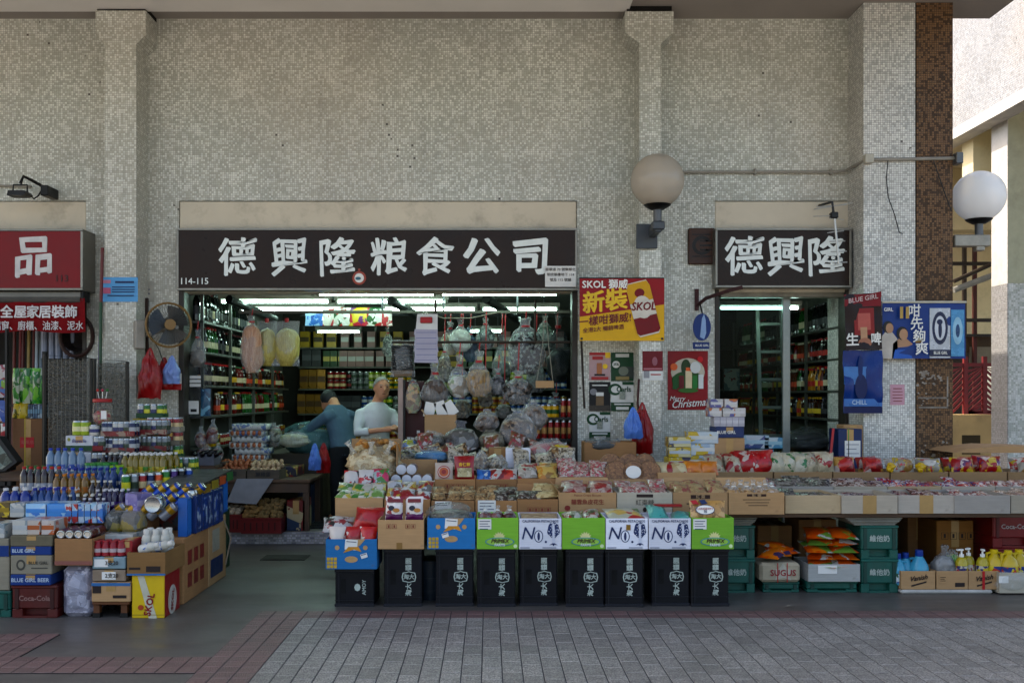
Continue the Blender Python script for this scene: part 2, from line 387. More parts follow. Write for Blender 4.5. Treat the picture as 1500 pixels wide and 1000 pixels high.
def pil(a, b, ca, cb, ty, my, by, d):
    mb = MB(); y = -d; yw = Y0 = WY - d
    p = [(X(a, yw), 0), (X(b, yw), 0), (X(b, yw), Z(by, yw)), (X(cb, yw), Z(my, yw)), (X(cb, yw), Z(ty, yw)), (X(ca, yw), Z(ty, yw)), (X(ca, yw), Z(my, yw)), (X(a, yw), Z(by, yw))]
    mb.poly(p, y, d + .01); return mb
bp('pilaster', pil(153.5, 199.6, 140, 213.5, 16, 51, 65, .34), MOS); bp('pilaster', pil(936.6, 968.5, 916, 987, 17, 48, 63, .34), MOS)
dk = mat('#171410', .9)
for a, b in ((140, 214), (917, 986)):     # near-black block filling the gap above the capitals
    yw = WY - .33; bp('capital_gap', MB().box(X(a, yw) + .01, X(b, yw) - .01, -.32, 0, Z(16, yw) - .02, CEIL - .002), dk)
PF = WY - .40
pill = bp('corner_pillar', MB().box(X(1265, PF), X(1340.5, PF), -.40, .6, 0, CEIL + .6), MOSW)
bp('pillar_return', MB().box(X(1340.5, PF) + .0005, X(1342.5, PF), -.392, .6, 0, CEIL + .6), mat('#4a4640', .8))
bp('brown_pillar_face', MB().box(X(1342.5, PF) + .001, X(1395.5, PF), -.403, .6, 0, CEIL + .6), MOSB)
bp('ceiling', MB().box(-14, 4.9, -4.1, .0, CEIL, CEIL + .5), CEILM)
bp('ceiling_panel', MB().box(-14, X(921, WY - .27), -4.1, -.255, CEIL - .03, CEIL - .001), CEILL)
SM = NT('step_mosaic'); P_ = SM.pos(); mp = SM.n('Mapping'); mp.inputs['Rotation'].default_value = (R(90), 0, 0); SM.l(P_, mp.inputs['Vector'])
bt = SM.n('TexBrick'); SM.l(mp.outputs[0], bt.inputs['Vector'])
for k, v in (('Scale', 1.0), ('Mortar Size', .0035), ('Brick Width', .045), ('Row Height', .024), ('Bias', 0)): bt.inputs[k].default_value = v
bt.offset = .37; bt.squash = .6
for k, v in (('Color1', (.38, .37, .40, 1)), ('Color2', (.09, .09, .12, 1)), ('Mortar', (.2, .19, .18, 1))): bt.inputs[k].default_value = v
SM.l(bt.outputs[0], SM.p.inputs['Base Color']); SM.p.inputs['Roughness'].default_value = .4
for a, b in ((-300, 121), (270, 838), (1053, 1238)):
    bp('step', MB().box(wx(a), wx(b), .02, .35, 0, FL, 0, .004), SM.m)
FLM = mat('#4a4743', .45, var=.25, vs=2.5, dirt=.5)
bp('shop_floor', MB().box(-9, 3.95, .351, 5.9, 0, FL + .002), FLM)
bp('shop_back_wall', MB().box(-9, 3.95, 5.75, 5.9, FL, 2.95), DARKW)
bp('shop_side_wall', MB().box(-3.30, -3.2, .221, 5.75, FL, 2.95), INW); bp('shop_side_wall', MB().box(3.84, 3.95, .22, 5.75, FL, 2.95), INW)
bp('shop_ceiling', MB().box(-9, 3.95, .221, 5.9, 2.8, 2.95), mat('#8a8d86', .8, var=.1, vs=2))
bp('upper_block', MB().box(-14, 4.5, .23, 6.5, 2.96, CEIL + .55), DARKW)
# door jambs
JB = mat('#3a342c', .5, var=.25, dirt=.3)
for a, b in ((262, 270), (838, 846), (1047, 1053), (1238, 1247), (121, 127)):
    bp('jamb', MB().box(wx(a), wx(b), -.012, .2, FL + .001 if a > 130 else .0, wz(424), 0, .004), JB)
# brown anti-slip mats on the step inside
fm = thing('floor_mat', 'dark ribbed mat on the shop floor inside the wide doorway', 'mat', (X(470, 10.4), 10.4, FL + .004))
part('rubber_sheet', MB().box(-.32, .32, -.35, .8, 0, .012, 0, .004), mat('#26272a', .8, bump=.4, bs=60), fm)
mb = MB()
for k in range(9): mb.box(-.3, .3, -.3 + k * .12, -.26 + k * .12, .0122, .018)
part('rib', mb, mat('#1a1b1d', .8), fm)
# drain cover in the ground near the step
dc = tag(part('drain_cover', MB().box(-.2, .2, -.14, .14, .0, .008, 0, .003).box(-.17, .17, -.11, .11, .0082, .0105), [mat('#33312e', .6, .3)], None, loc=(X(418, 9.0), 9.0, 0)), 'dark metal cover plate in the concrete before the shop step', 'drain cover')
# ---------------------------------------------------------------- background on the right
YW = mat('#e2d3ad', .75, var=.1, vs=1.5, dirt=.2); WW = mat('#cbc6be', .8, var=.08, vs=2, dirt=.3); YB = 14.0
SPK = mosaic('speckled_mosaic', (.62, .62, .58), (.40, .42, .36), (.5, .5, .46), .03, .55)
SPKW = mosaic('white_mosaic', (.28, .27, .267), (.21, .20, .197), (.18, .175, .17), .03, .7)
nb = thing('neighbour_block', 'sunlit white and yellow concrete block beyond the corner pillar', 'building', (7.2, 15, 0))
def npart(name, mb, m): return link(name, mb.mesh(name, m, 0), nb, (-7.2, -15, 0))
fz = Z(190, 7.0 * F / 681); fz2 = Z(205, 7.0 * F / 681)
npart('parapet', MB().box(7.0, 7.25, 9, 24, fz, 10.5), SPKW)
npart('parapet_edge', MB().box(6.97, 7.24, 9, 24, fz2, fz - .002), WW)
npart('soffit', MB().box(7.24, 16, 9, 24, fz2 + .12, fz2 + .3), YW)
npart('back_wall', MB().box(4.0, 16, 19.5, 19.8, 2.6, fz2 + .12), YW)
npart('beam', MB().box(7.241, 16, 17.5, 17.9, 4.35, fz2 + .118), YW)
npart('beam', MB().box(7.241, 16, 15.0, 15.35, 4.5, fz2 + .118), YW)
cx = X(1477, YB)
zc = Z(415, YB)
npart('column', MB().box(cx + .001, cx + .7, YB + .001, YB + .45, 0, zc), SPK)
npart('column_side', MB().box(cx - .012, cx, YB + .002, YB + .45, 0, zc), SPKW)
npart('column', MB().box(cx, cx + .7, YB + .002, YB + .45, zc + .002, fz2 + .119), mat('#b4b39c', .7, var=.08, dirt=.2))
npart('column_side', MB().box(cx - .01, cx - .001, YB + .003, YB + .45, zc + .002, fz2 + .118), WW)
y = 16.5; npart('low_wall', MB().box(X(1380, y), X(1456, y), y, y + .5, 0, Z(607, y)), mat('#b59b70', .8, var=.2, vs=2, dirt=.3))
npart('wall_recess', MB().box(X(1409, y), X(1436, y), y - .004, y - .001, Z(665, y), Z(637, y)), mat('#4a3f2c', .9))
npart('dark_shop_back', MB().box(4.6, 9.5, 19.2, 19.45, 0, 2.61), mat('#4b4038', .8, var=.3))
y = 17.6; npart('slab_edge', MB().box(X(1390, y), X(1460, y), y, y + .25, Z(516, y), Z(490, y)), mat('#5c4a35', .8)).name = 'slab_edge'
npart('blind', MB().box(X(1420, y), X(1458, y), y - .02, y - .005, Z(535, y), Z(508, y)), mat('#8f8674', .8))
for px in (1409, 1424):
    npart('post', MB().box(X(px, y) - .03, X(px, y) + .03, y - .12, y - .06, 0, Z(360, y)), mat('#5a2a24', .6) if px == 1424 else mat('#4a3a2c', .6))
for py, t in ((388, .03), (470, .03), (492, .025)):
    npart('rail', MB().box(X(1385, y), X(1457, y), y - .2, y - .14, Z(py, y) - t, Z(py, y) + t), mat('#3d3228', .6))
for k, (p0, p1) in enumerate((((1397, 425), (1457, 402)), ((1397, 412), (1457, 385)))):
    y = 16.8; npart('pipe', MB().tube([(X(p0[0], y), y, Z(p0[1], y)), (X(p1[0], y), y, Z(p1[1], y))], .05 - .015 * k, 8), mat('#8f8d86' if k == 0 else '#3d3228', .5))
y = 15.6
npart('pipe', MB().tube([(X(1478, y), y, Z(185, y)), (X(1478, y), y, Z(172, y)), (X(1510, y), y, Z(160, y))], .02, 6), mat('#4c3322', .6))
# red chevron fence panels
rf = thing('fence_panel', 'red metal fence panel with diagonal slats beyond the pillar', 'fence', (X(1425, 16.9), 16.9, 0))
rm = mat('#7e2b2e', .55, var=.2); y = 16.9; cxx = X(1425, y)
za, zb2 = Z(607, y) + .0, Z(535, y)
part('top_rail', MB().box(X(1390, y) - cxx, X(1458, y) - cxx, -.02, .02, zb2 - .02, zb2 + .04), rm, rf)
for px in (1414, 1442): part('post', MB().box(X(px, y) - cxx - .035, X(px, y) - cxx + .035, -.03, .03, 0, zb2 + .15), rm, rf)
for half in (0, 1):
    for k in range(11):
        x0 = X(1417 + half * 25, y) - cxx; zz = za + (k - 3) * .1
        sgn = 1 if half == 0 else -1
        mb = MB(); w = .27; p = []
        a0, a1 = zz, zz + sgn * -.0 + .24
        if half: a0, a1 = a1, a0
        p = [(x0, max(za, a0)), (x0 + w, max(za, a1)), (x0 + w, max(za, a1) + .05), (x0, max(za, a0) + .05)]
        p = [(q[0], min(q[1], zb2 - .02)) for q in p]
        part('slat', mb.poly(p, -.012, .024), rm, rf, 0)
for k in range(8):
    x0 = X(1394, y) - cxx; p = [(x0, za + k * .1), (x0 + .2, za + k * .1 + .2), (x0 + .2, za + k * .1 + .25), (x0, za + k * .1 + .05)]
    part('slat', MB().poly([(q[0], min(q[1], zb2 - .02)) for q in p], -.012, .024), rm, rf, 0)
# ---------------------------------------------------------------- shop signs
SILV = mat('#d6dad6', .45, 0, var=.08); SBLK = mat('#33241c', .3, var=.2, vs=2, dirt=.15, spec=.15, name='sign_panel')
def signbox(name, label, a, b, t, bt, Y, back, board, fr=.022):
    xa, xb, za, zb = X(a, Y), X(b, Y), Z(bt, Y), Z(t, Y); cx = (xa + xb) / 2
    o = thing(name, label, 'sign', (cx, Y, za)); w = (xb - xa) / 2; h = zb - za
    part('board', MB().box(-w + fr, w - fr, .012, back - Y, fr, h - fr), board, o, 0)
    f = MB().box(-w, w, 0, back - Y - .002, 0, fr - .001, 0, .003).box(-w, w, 0, back - Y - .002, h - fr + .001, h, 0, .003)
    part('frame', f, ALU, o)
    for sg in (-1, 1): part('frame_side', MB().box(sg * w - (0 if sg < 0 else fr), sg * w + (fr if sg < 0 else 0), .001, back - Y - .003, fr, h - fr, 0, .003), ALU, o)
    o['_c'] = 0; del o['_c']
    return o, cx, za
YS = 9.66
s1, scx, sza = signbox('shop_sign', 'long dark shop sign with seven silver brush characters above the wide doorway', 258, 846, 334, 425, YS, WY - .005, SBLK)
BR = dict(bold=.016, rise=.13, sx=1.0, wob=.07, nib=1.5)
for ch, px in zip('德興隆粮食公司', (348, 424, 494, 570, 638, 706, 778)):
    text(ch, .375, s1, (X(px, YS) - scx, .008, Z(379, YS) - sza), SILV, **(BR if ch not in '公司' else dict(BR, bold=.028)))
text('114-115', .085, s1, (X(284, YS) - scx, .008, Z(412, YS) - sza), SILV, bold=.01)
nt_ = thing('paper_notice', 'white printed paper notice stuck on the right end of the long sign', 'notice', (X(821, YS - .012), YS - .012, Z(420, YS - .012)))
part('sheet', MB().box(-.148, .148, 0, .003, 0, .2), PAPER, nt_, 0)
for k, t in enumerate(('振華道 70 號樂華北', '邨欣華樓地下 114', '號及 115 號舖')): text(t, .034, nt_, (0, -.002, .165 - k * .05), INK, bold=.01)
tag(part('round_sticker', MB().disc(0, 0, .066, .066, 0, .002).disc(0, 0, .045, .045, -.002, .002, 20, 1).disc(-.01, -.005, .028, .016, -.0035, .001, 10, 2).disc(0, .08, .012, .012, 0, .002, 10), [mat('#9c4a38', .5), WHITE, mat('#3a6a78', .5)], None, loc=(X(526, YS - .006), YS + .004, Z(407, YS))), 'round red rimmed sticker on the lower edge of the long sign', 'sticker')
s2, scx2, sza2 = signbox('shop_sign', 'short dark shop sign with three silver brush characters above the narrow doorway', 1048, 1248, 334, 421, YS, WY - .005, SBLK)
for ch, px in zip('德興隆', (1091, 1152, 1211)): text(ch, .385, s2, (X(px, YS) - scx2, .008, Z(378, YS) - sza2), SILV, **BR)
SRED = mat('#7e0c18', .35, var=.15, vs=2, dirt=.12, spec=.2)
s3, scx3, sza3 = signbox('shop_sign', 'red boxed shop sign with one white character at the left edge', -60, 121, 335, 425, 9.5, WY - .005, SRED)
text('品', .40, s3, (X(49, 9.5) - scx3, .008, Z(378, 9.5) - sza3), mat('#c9c6c4', .4), bold=.03, rise=.14, wob=.07)
text('113', .09, s3, (X(90, 9.5) - scx3, .008, Z(408, 9.5) - sza3), mat('#3a1a14', .5), bold=.01)
Yb = 9.55
bn = thing('shop_banner', 'red cloth banner with white characters under the boxed red sign', 'banner', (X(60, Yb), Yb, Z(486, Yb)))
mb = MB(); n = 24; xa, xb, zh = X(-40, Yb) - X(60, Yb), X(125, Yb) - X(60, Yb), Z(437, Yb) - Z(486, Yb)
for i in range(n + 1):
    for j in range(4):
        x = xa + (xb - xa) * i / n; mb.v.append((x, .012 * math.sin(i * .9 + j * .7), zh * j / 3 - (.012 * math.sin(i * .4) if j == 0 else 0)))
for i in range(n):
    for j in range(3): mb.f.append([i * 4 + j, (i + 1) * 4 + j, (i + 1) * 4 + j + 1, i * 4 + j + 1]); mb.m.append(0)
part('cloth', mb, mat('#780f18', .7, var=.15, vs=4, spec=.1), bn)
LW = mat('#c6c3c2', .5)
for ch, px in zip('主全屋家居裝飾', (-8, 11, 31, 49, 67, 86, 105)): text(ch, .125, bn, (X(px, Yb) - X(60, Yb), -.016, Z(458, Yb) - Z(486, Yb)), LW, bold=.03)
text('鋁窗、廚櫃、油漆、泥水', .092, bn, (X(57, Yb) - X(60, Yb), -.016, Z(478, Yb) - Z(486, Yb)), LW, bold=.012, sx=.85)
aw = thing('awning_roller', 'grey rolled awning casing above the red cloth banner', 'awning', (X(60, 9.6), 9.6, Z(438, 9.6)))
part('casing', MB().box(X(-60, 9.6) - X(60, 9.6), X(122, 9.6) - X(60, 9.6), -.05, .1, 0, .07, 0, .012), mat('#77756f', .5, .3, dirt=.3), aw)
part('end_cap', MB().box(X(122, 9.6) - X(60, 9.6), X(126, 9.6) - X(60, 9.6), -.06, .1, -.03, .08, 0, .01), BLACK, aw)
part('roll', MB().tube([(X(-60, 9.6) - X(60, 9.6), -.04, -.01), (X(121, 9.6) - X(60, 9.6), -.04, -.01)], .03, 8), mat('#57544f', .6), aw)
# ---------------------------------------------------------------- lamps, conduit, aerial, plaque
def globe(name, label, px, py, r, Y, gm, yoff):
    o = thing(name, label, 'lamp', (X(px, Y), Y, Z(py, Y)))
    prof = [(r * math.sin(a), -r * math.cos(a)) for a in [R(k) for k in range(18, 181, 9)]]; prof[-1] = (.002, r)
    part('globe', MB().lathe(prof, 32, cap=False), gm, o, 60)
    lou = MB()
    for k in range(7): lou.lathe([(.02, .018 * k - .03), (.075, .018 * k - .036), (.075, .018 * k - .03), (.02, .018 * k - .02)], 16)
    part('louvre', lou.lathe([(.045, -.2), (.05, -.04)], 14), mat('#d5d2cc', .3, .4), o)
    part('collar', MB().lathe([(.06, -r - .02), (.11, -r * .96), (.125, -r * .90), (.06, -r * .86)], 24), BLACK, o)
    part('stem', MB().lathe([(.038, -r - .16), (.038, -r - .01)], 14), mat('#6b6d6f', .45, .3), o)
    return o
def globe_mat(name, c, al, rough):
    N = NT(name); N.p.inputs['Base Color'].default_value = (*lin(c), 1); N.p.inputs['Roughness'].default_value = rough
    tl = N.n('BsdfTranslucent'); tl.inputs[0].default_value = (*lin(c), 1); m1 = N.n('MixShader'); m1.inputs[0].default_value = .45
    N.l(N.p.outputs[0], m1.inputs[1]); N.l(tl.outputs[0], m1.inputs[2])
    tr = N.n('BsdfTransparent'); m2 = N.n('MixShader'); m2.inputs[0].default_value = al
    N.l(tr.outputs[0], m2.inputs[1]); N.l(m1.outputs[0], m2.inputs[2]); N.l(m2.outputs[0], N.o.inputs[0]); return N.m
Yg = 9.15; g1 = globe('globe_lamp', 'smoky grey globe lamp on a bracket beside the short dark sign', 963, 265, 39 * Yg / F, Yg, globe_mat('smoky_globe', '#d2c9bc', .86, .15), 0)
gm_ = mat('#55595d', .45, .3); r = 39 * Yg / F
part('bracket_arm', MB().box(-.03, .035, -.04, .30, -r - .23, -r - .12, 0, .01).box(-.055, .06, -.06, .05, -r - .21, -r - .13, 0, .012), gm_, g1)
part('back_plate', MB().box(-.15, .05, .29, .312, -r - .33, -r - .10, 0, .004), gm_, g1)
Yg = 9.62; g2 = globe('globe_lamp', 'white globe lamp on a metal arm at the right of the brown mosaic pillar', 1434, 288, 37 * Yg / F, Yg, globe_mat('white_globe', '#ffffff', .8, .1), 0); r = 37 * Yg / F
part('bracket_arm', MB().box(X(1395, Yg) - X(1434, Yg) , .09, -.05, .05, -r - .24, -r - .13, 0, .008).box(-.04, .04, -.04, .04, -r - .28, -r - .125, 0, .006), mat('#a09c92', .45, .2, dirt=.3), g2)
cp = mat('#97938a', .5, .1)
Yc = 9.79; Yp = PF - .02
cd = thing('conduit_pipe', 'thin grey conduit running from the globe lamp across the wall to the pillar', 'pipe', (X(1000, Yc), Yc, Z(252, Yc)))
ox, oz = X(1000, Yc), Z(252, Yc)
pts = [(X(985, Yc), Yc), (X(1000, Yc), Yc), (X(1225, Yc), Yc)]
P3 = [(X(985, Yc) - ox, 0, 0), (X(1225, Yc) - ox, 0, 0), (X(1238, Yc) - ox, -.03, .01), (X(1268, Yp) - ox, Yp - Yc, Z(234, Yp) - oz)]
part('pipe', MB().tube(P3, .014, 8), cp, cd)
part('pipe', MB().tube([(X(1275, Yp) - ox, Yp - Yc, Z(234, Yp) - oz), (X(1402, Yp) - ox, Yp - Yc, Z(232, Yp) - oz)], .017, 8), cp, cd)
part('junction_box', MB().box(X(1265, Yp) - ox, X(1278, Yp) - ox, Yp - Yc - .045, Yp - Yc + .018, Z(240, Yp) - oz, Z(227, Yp) - oz, 0, .006), mat('#b5b1a4', .5), cd)
part('end_box', MB().box(X(1397, Yp) - ox, X(1407, Yp) - ox, Yp - Yc - .06, Yp - Yc + .06, Z(241, Yp) - oz, Z(225, Yp) - oz, 0, .005), mat('#6d6f70', .4, .4), cd)
for px in (1106, 1217): part('clip', MB().box(X(px, Yc) - ox - .01, X(px, Yc) - ox + .01, -.02, .02, -.03, .03, 0, .003), cp, cd)
mb = MB().tube([(X(1300, Yp) - ox, Yp - Yc - .01, Z(236, Yp) - oz), (X(1297, Yp) - ox, Yp - Yc - .02, Z(262, Yp) - oz), (X(1300, Yp) - ox, Yp - Yc - .02, Z(290, Yp) - oz), (X(1309, Yp) - ox, Yp - Yc - .02, Z(315, Yp) - oz), (X(1316, Yp) - ox, Yp - Yc - .02, Z(341, Yp) - oz), (X(1321, Yp) - ox, Yp - Yc - .02, Z(343, Yp) - oz)], .005, 5)
part('loose_wire', mb, mat('#2a2724', .6), cd)
part('loose_wire', MB().tube([(X(1366, Yp) - ox, Yp - Yc - .02, Z(236, Yp) - oz), (X(1372, Yp) - ox, Yp - Yc - .03, Z(256, Yp) - oz), (X(1384, Yp) - ox, Yp - Yc - .02, Z(288, Yp) - oz), (X(1393, Yp) - ox, Yp - Yc - .01, Z(310, Yp) - oz)], .005, 5), mat('#2a2724', .6), cd)
Ya = 9.45
an = thing('aerial', 'metal rod television aerial hanging in front of the short dark sign', 'aerial', (X(1221, Ya), Ya, Z(305, Ya)))
def ap(px, py): return (X(px, Ya) - X(1221, Ya), 0, Z(py, Ya) - Z(305, Ya))
sw = mat('#b9b9b6', .35, .5)
part('boom', MB().tube([ap(1222, 316), ap(1229, 387)], .010, 6), sw, an)
for a, b, c, d in ((1212, 341, 1236, 338), (1215, 354, 1238, 353), (1217, 369, 1240, 368), (1220, 385, 1241, 384)): part('element', MB().tube([ap(a, b), ap(c, d)], .005, 5), sw, an)
for a, b, c, d in ((1192, 307, 1249, 297), (1196, 303, 1240, 300), (1191, 317, 1225, 316), (1215, 320, 1236, 322)): part('element', MB().tube([ap(a, b), ap(c, d)], .005, 5), sw, an)
part('clamp', MB().box(ap(1216, 0)[0], ap(1227, 0)[0], -.03, .03, ap(0, 320)[2], ap(0, 311)[2], 0, .008), BLACK, an)
part('mast', MB().tube([ap(1221, 312), ap(1219, 296), (ap(1219, 296)[0], WY - Ya, ap(0, 290)[2])], .012, 6), DKGREY, an)
pq = thing('wood_plaque', 'small brown wooden plaque with a dark round emblem beside the short sign', 'plaque', (X(1028, 9.78), 9.78, Z(387, 9.78)))
hw = (X(1047, 9.78) - X(1008, 9.78)) / 2; hh = Z(334, 9.78) - Z(387, 9.78)
part('panel', MB().box(-hw, hw, 0, .035, 0, hh, 0, .008), mat('#4a2c17', .5, var=.3, vs=6, dirt=.2), pq)
em = MB(); dkm = mat('#1a1512', .5)
n = 22
ring = [(.095 * math.cos(R(35 + k * 290 / n)), .095 * math.sin(R(35 + k * 290 / n))) for k in range(n + 1)] + [(.06 * math.cos(R(325 - k * 290 / n)), .06 * math.sin(R(325 - k * 290 / n))) for k in range(n + 1)]
zc = hh * .52
for i in range(n): em.poly([ring[i], ring[i + 1], ring[2 * n + 1 - i - 1], ring[2 * n + 1 - i]], -.002, .003)
em.box(-.02, .1, -.002, .001, -.05, -.035).box(-.02, .1, -.002, .001, -.008, .008).box(-.02, .1, -.002, .001, .035, .05)
part('emblem', em, dkm, pq, 0, loc=(0, 0, zc))
part('border_band', MB().box(-.095, .095, -.0015, .001, -.112, -.1).box(-.095, .095, -.0015, .001, .1, .112), dkm, pq, 0, loc=(0, 0, zc))
Yf = 9.6
fl = thing('floodlight', 'black floodlight with wire cage on an arm above the boxed red sign', 'lamp', (X(66, Yf), Yf, Z(280, Yf)))
def fp(px, py, dy=0): return (X(px, Yf) - X(66, Yf), dy, Z(py, Yf) - Z(280, Yf))
part('mount_box', MB().box(fp(61, 0)[0], fp(72, 0)[0], -.03, .21, fp(0, 287)[2], fp(0, 272)[2], 0, .006), BLACK, fl)
part('arm', MB().tube([fp(64, 274), fp(50, 266, -.05), fp(40, 261, -.08), fp(37, 272, -.1)], .016, 6), BLACK, fl)
part('housing', MB().poly([fp(24, 284)[::2], fp(47, 284)[::2], fp(50, 288)[::2], fp(45, 291)[::2], fp(22, 291)[::2]], -.17, .15), BLACK, fl)
part('yoke', MB().tube([fp(26, 285, -.1), fp(27, 274, -.1), fp(47, 274, -.1), fp(47, 285, -.1)], .009, 5), BLACK, fl)
part('cable', MB().tube([fp(50, 289, -.06), fp(53, 293, -.05), fp(58, 288, -.03), fp(60, 280)], .008, 5), BLACK, fl)
part('feed_pipe', MB().tube([fp(-20, 266, .19), fp(33, 267, .19)], .012, 6), cp, fl)
# ---------------------------------------------------------------- posters and banners
def poster(name, label, a, b, t, bt, Y, m, cat='poster', d=.004, curl=0):
    xa, xb, za, zb = X(a, Y), X(b, Y), Z(bt, Y), Z(t, Y); w, h = (xb - xa) / 2, zb - za
    o = thing(name, label, cat, ((xa + xb) / 2, Y, za))
    n = 10; mb = MB(); r2 = random.Random(a)
    pts = []
    for j in range(n + 1):
        for i in range(n + 1):
            u, v = i / n, j / n
            mb.v.append((-w + 2 * w * u, curl * (noise.noise((u * 3 + a, v * 3, 1.7))) , h * v))
    for j in range(n):
        for i in range(n): mb.f.append([j * (n+1) + i, j * (n+1) + i + 1, (j+1) * (n+1) + i + 1, (j+1) * (n+1) + i]); mb.m.append(0)
    part('sheet', mb, m, o, 60)
    o['w'] = w; o['h'] = h; W_, H_ = w, h; del o['w']; del o['h']
    return o, w, h
def gloss(c, rough=.35): return mat(c, rough + .1, var=.1, vs=5, spec=.2)
Yq = WY - .36
o, w, h = poster('beer_banner', 'red and yellow beer banner with a tilted can hung across the pilaster', 849, 973, 408, 499, Yq, gloss('#cfa51a'), 'banner')
part('red_field', MB().poly([(-w, h * .385), (w, h * .585), (w, h), (-w, h)], -.003, .002), gloss('#8e0f1c'), o, 0)
text('SKOL 獅威', .092, o, (-w * .40, -.006, h * .90), WHITE, bold=.03)
text('新裝', .215, o, (-w * .40, -.0065, h * .62), YEL, bold=.035, rise=.13)
text('一樣咁獅威!', .095, o, (-w * .40, -.007, h * .33), mat('#6e101a', .5), bold=.02, rise=.10)
text('全港2大 暢銷啤酒', .05, o, (-w * .44, -.0065, h * .19), mat('#6e101a', .5), bold=.015, rise=.10)
cr = Matrix.Rotation(R(-14), 3, 'Y'); cc = Vector((w * .50, 0, h * .52))
def cpoly(pts): return [tuple((cr @ Vector((p[0], 0, p[1])) + cc).to_tuple()[::2]) for p in pts]
ch, cw = h * .44, w * .28
can = MB().poly(cpoly([(-cw * .8, ch), (cw * .8, ch), (cw, ch * .78), (cw, -ch * .85), (cw * .8, -ch), (-cw * .8, -ch), (-cw, -ch * .85), (-cw, ch * .78)]), -.009, .002, 0)
can.poly(cpoly([(-cw, ch * .78), (-cw * .8, ch * .97), (cw * .8, ch * .97), (cw, ch * .78), (cw, ch * .25), (-cw, ch * .25)]), -.011, .001, 1)
can.poly(cpoly([(-cw, -ch * .3), (cw, -ch * .3), (cw, -ch * .85), (cw * .8, -ch * .95), (-cw * .8, -ch * .95), (-cw, -ch * .85)]), -.011, .001, 2)
can.poly(cpoly([(.75 * cw * math.cos(R(k)), ch * .05 + .42 * ch * math.sin(R(k))) for k in range(0, 360, 20)]), -.013, .001, 0)
can.poly(cpoly([(.42 * cw * math.cos(R(k)), ch * .58 + .16 * ch * math.sin(R(k))) for k in range(0, 360, 20)]), -.0125, .001, 2)
part('can_picture', can, [mat('#c9c1b4', .3), gloss('#c59a1a'), gloss('#7a0f1a')], o, 0)
text('SKOL', .105, o, (cc.x, -.015, cc.z + ch * .06), gloss('#7a0f1a'), rot=(0, R(-2), 0), bold=.035, shear=.2, sx=.9)
for sx in (-1, 1): part('grommet', MB().disc(sx * (w - .02), .02, .012, .012, -.004, .003, 10), BLACK, o, 0)
part('hanging_bar', MB().tube([(-w, .02, h + .005), (w, .02, h + .005)], .009, 6), DKGREY, o)
tag(part('metal_rod', MB().tube([(0, 0, 0), (-.03, 0, .66)], .012, 6), mat('#352d27', .5, .3), None, loc=(X(856, 9.75), 9.75, Z(598, 9.75))), 'dark thin rod standing down the wall under the beer banner', 'rod')
Yw = WY - .006
def deco(o, w, h, items):
    """items: (kind, u, v, su, sv, material)"""
    for i, (k, u, v, su, sv, m) in enumerate(items):
        y = -.004 - .0012 * i
        if k == 'r': part('print_block', MB().box(-w + 2*w*(u - su), -w + 2*w*(u + su), y, y + .001, h*(v - sv), h*(v + sv)), m, o, 0)
        elif k == 'o': part('print_shape', MB().disc(-w + 2*w*u, h*v, 2*w*su, h*sv, y, .001), m, o, 0)
        else: text(k, h * sv, o, (-w + 2*w*u, y, h*v), m, bold=.025, sx=su)
GRN = gloss('#0f4a2a'); DKP = gloss('#14161c'); LG = gloss('#c9c9c4'); PINKP = gloss('#b79a9a')
o, w, h = poster('price_poster', 'pink white beer price poster at the top left of the wall poster group', 863, 894, 516, 557, Yw, PINKP)
deco(o, w, h, [('r', .5, .95, .5, .05, RED), ('r', .88, .9, .12, .1, YEL), ('r', .4, .8, .25, .06, RED), ('r', .48, .42, .12, .2, mat('#a86a3a', .4)), ('o', .75, .5, .12, .09, YEL), ('r', .5, .08, .4, .05, RED), ('r', .5, .2, .25, .03, DKP)])
o, w, h = poster('beer_poster', 'dark green beer poster at the top right of the wall poster group', 895, 928, 516, 558, Yw, GRN)
deco(o, w, h, [('r', .5, .86, .3, .025, LG), ('r', .5, .92, .3, .025, LG), ('o', .22, .58, .17, .12, LG), ('r', .7, .3, .3, .2, mat('#27352c', .3)), ('o', .55, .35, .22, .16, mat('#6a7264', .3)), ('r', .5, .1, .3, .06, mat('#8a7a4a', .4)), ('25%', .22, .58, .9, .13, GRN)])
o, w, h = poster('beer_poster', 'black beer poster with a glass, left of the green and white one', 863, 894, 559, 602, Yw, DKP)
deco(o, w, h, [('r', .5, .88, .36, .02, LG), ('o', .2, .66, .17, .11, mat('#7c7c80', .4)), ('r', .5, .36, .18, .24, mat('#6d5638', .3)), ('r', .5, .58, .18, .06, LG), ('r', .5, .1, .5, .1, mat('#2b2420', .3))])
for a, b, t, bt, lb in ((895, 928, 559, 602, 'green and white beer poster with a can, right of the black poster'), (863, 894, 603, 645, 'green and white beer poster lowest in the wall poster group')):
    o, w, h = poster('beer_poster', lb, a, b, t, bt, Yw, LG)
    deco(o, w, h, [('r', .5, .15, .5, .15, GRN), ('o', .18, .74, .3, .2, GRN), ('o', .2, .74, .2, .12, LG), ('r', .75, .95, .25, .05, GRN), ('Carls', .56, .74, .9, .26, GRN), ('r', .5, .54, .13, .13, mat('#7f8782', .3, .4)), ('r', .5, .24, .36, .025, LG), ('r', .5, .1, .28, .05, LG)])
o, w, h = poster('wine_poster', 'small maroon poster with white foot beside the pilaster', 941, 971, 514, 557, WY - .346, gloss('#6e1220'))
deco(o, w, h, [('r', .5, .16, .5, .16, LG), ('r', .2, .2, .14, .12, mat('#8a8a8c', .4)), ('r', .65, .2, .25, .02, RED), ('o', .6, .65, .13, .15, mat('#8d5560', .4)), ('r', .5, .39, .45, .03, mat('#a0656b', .4))])
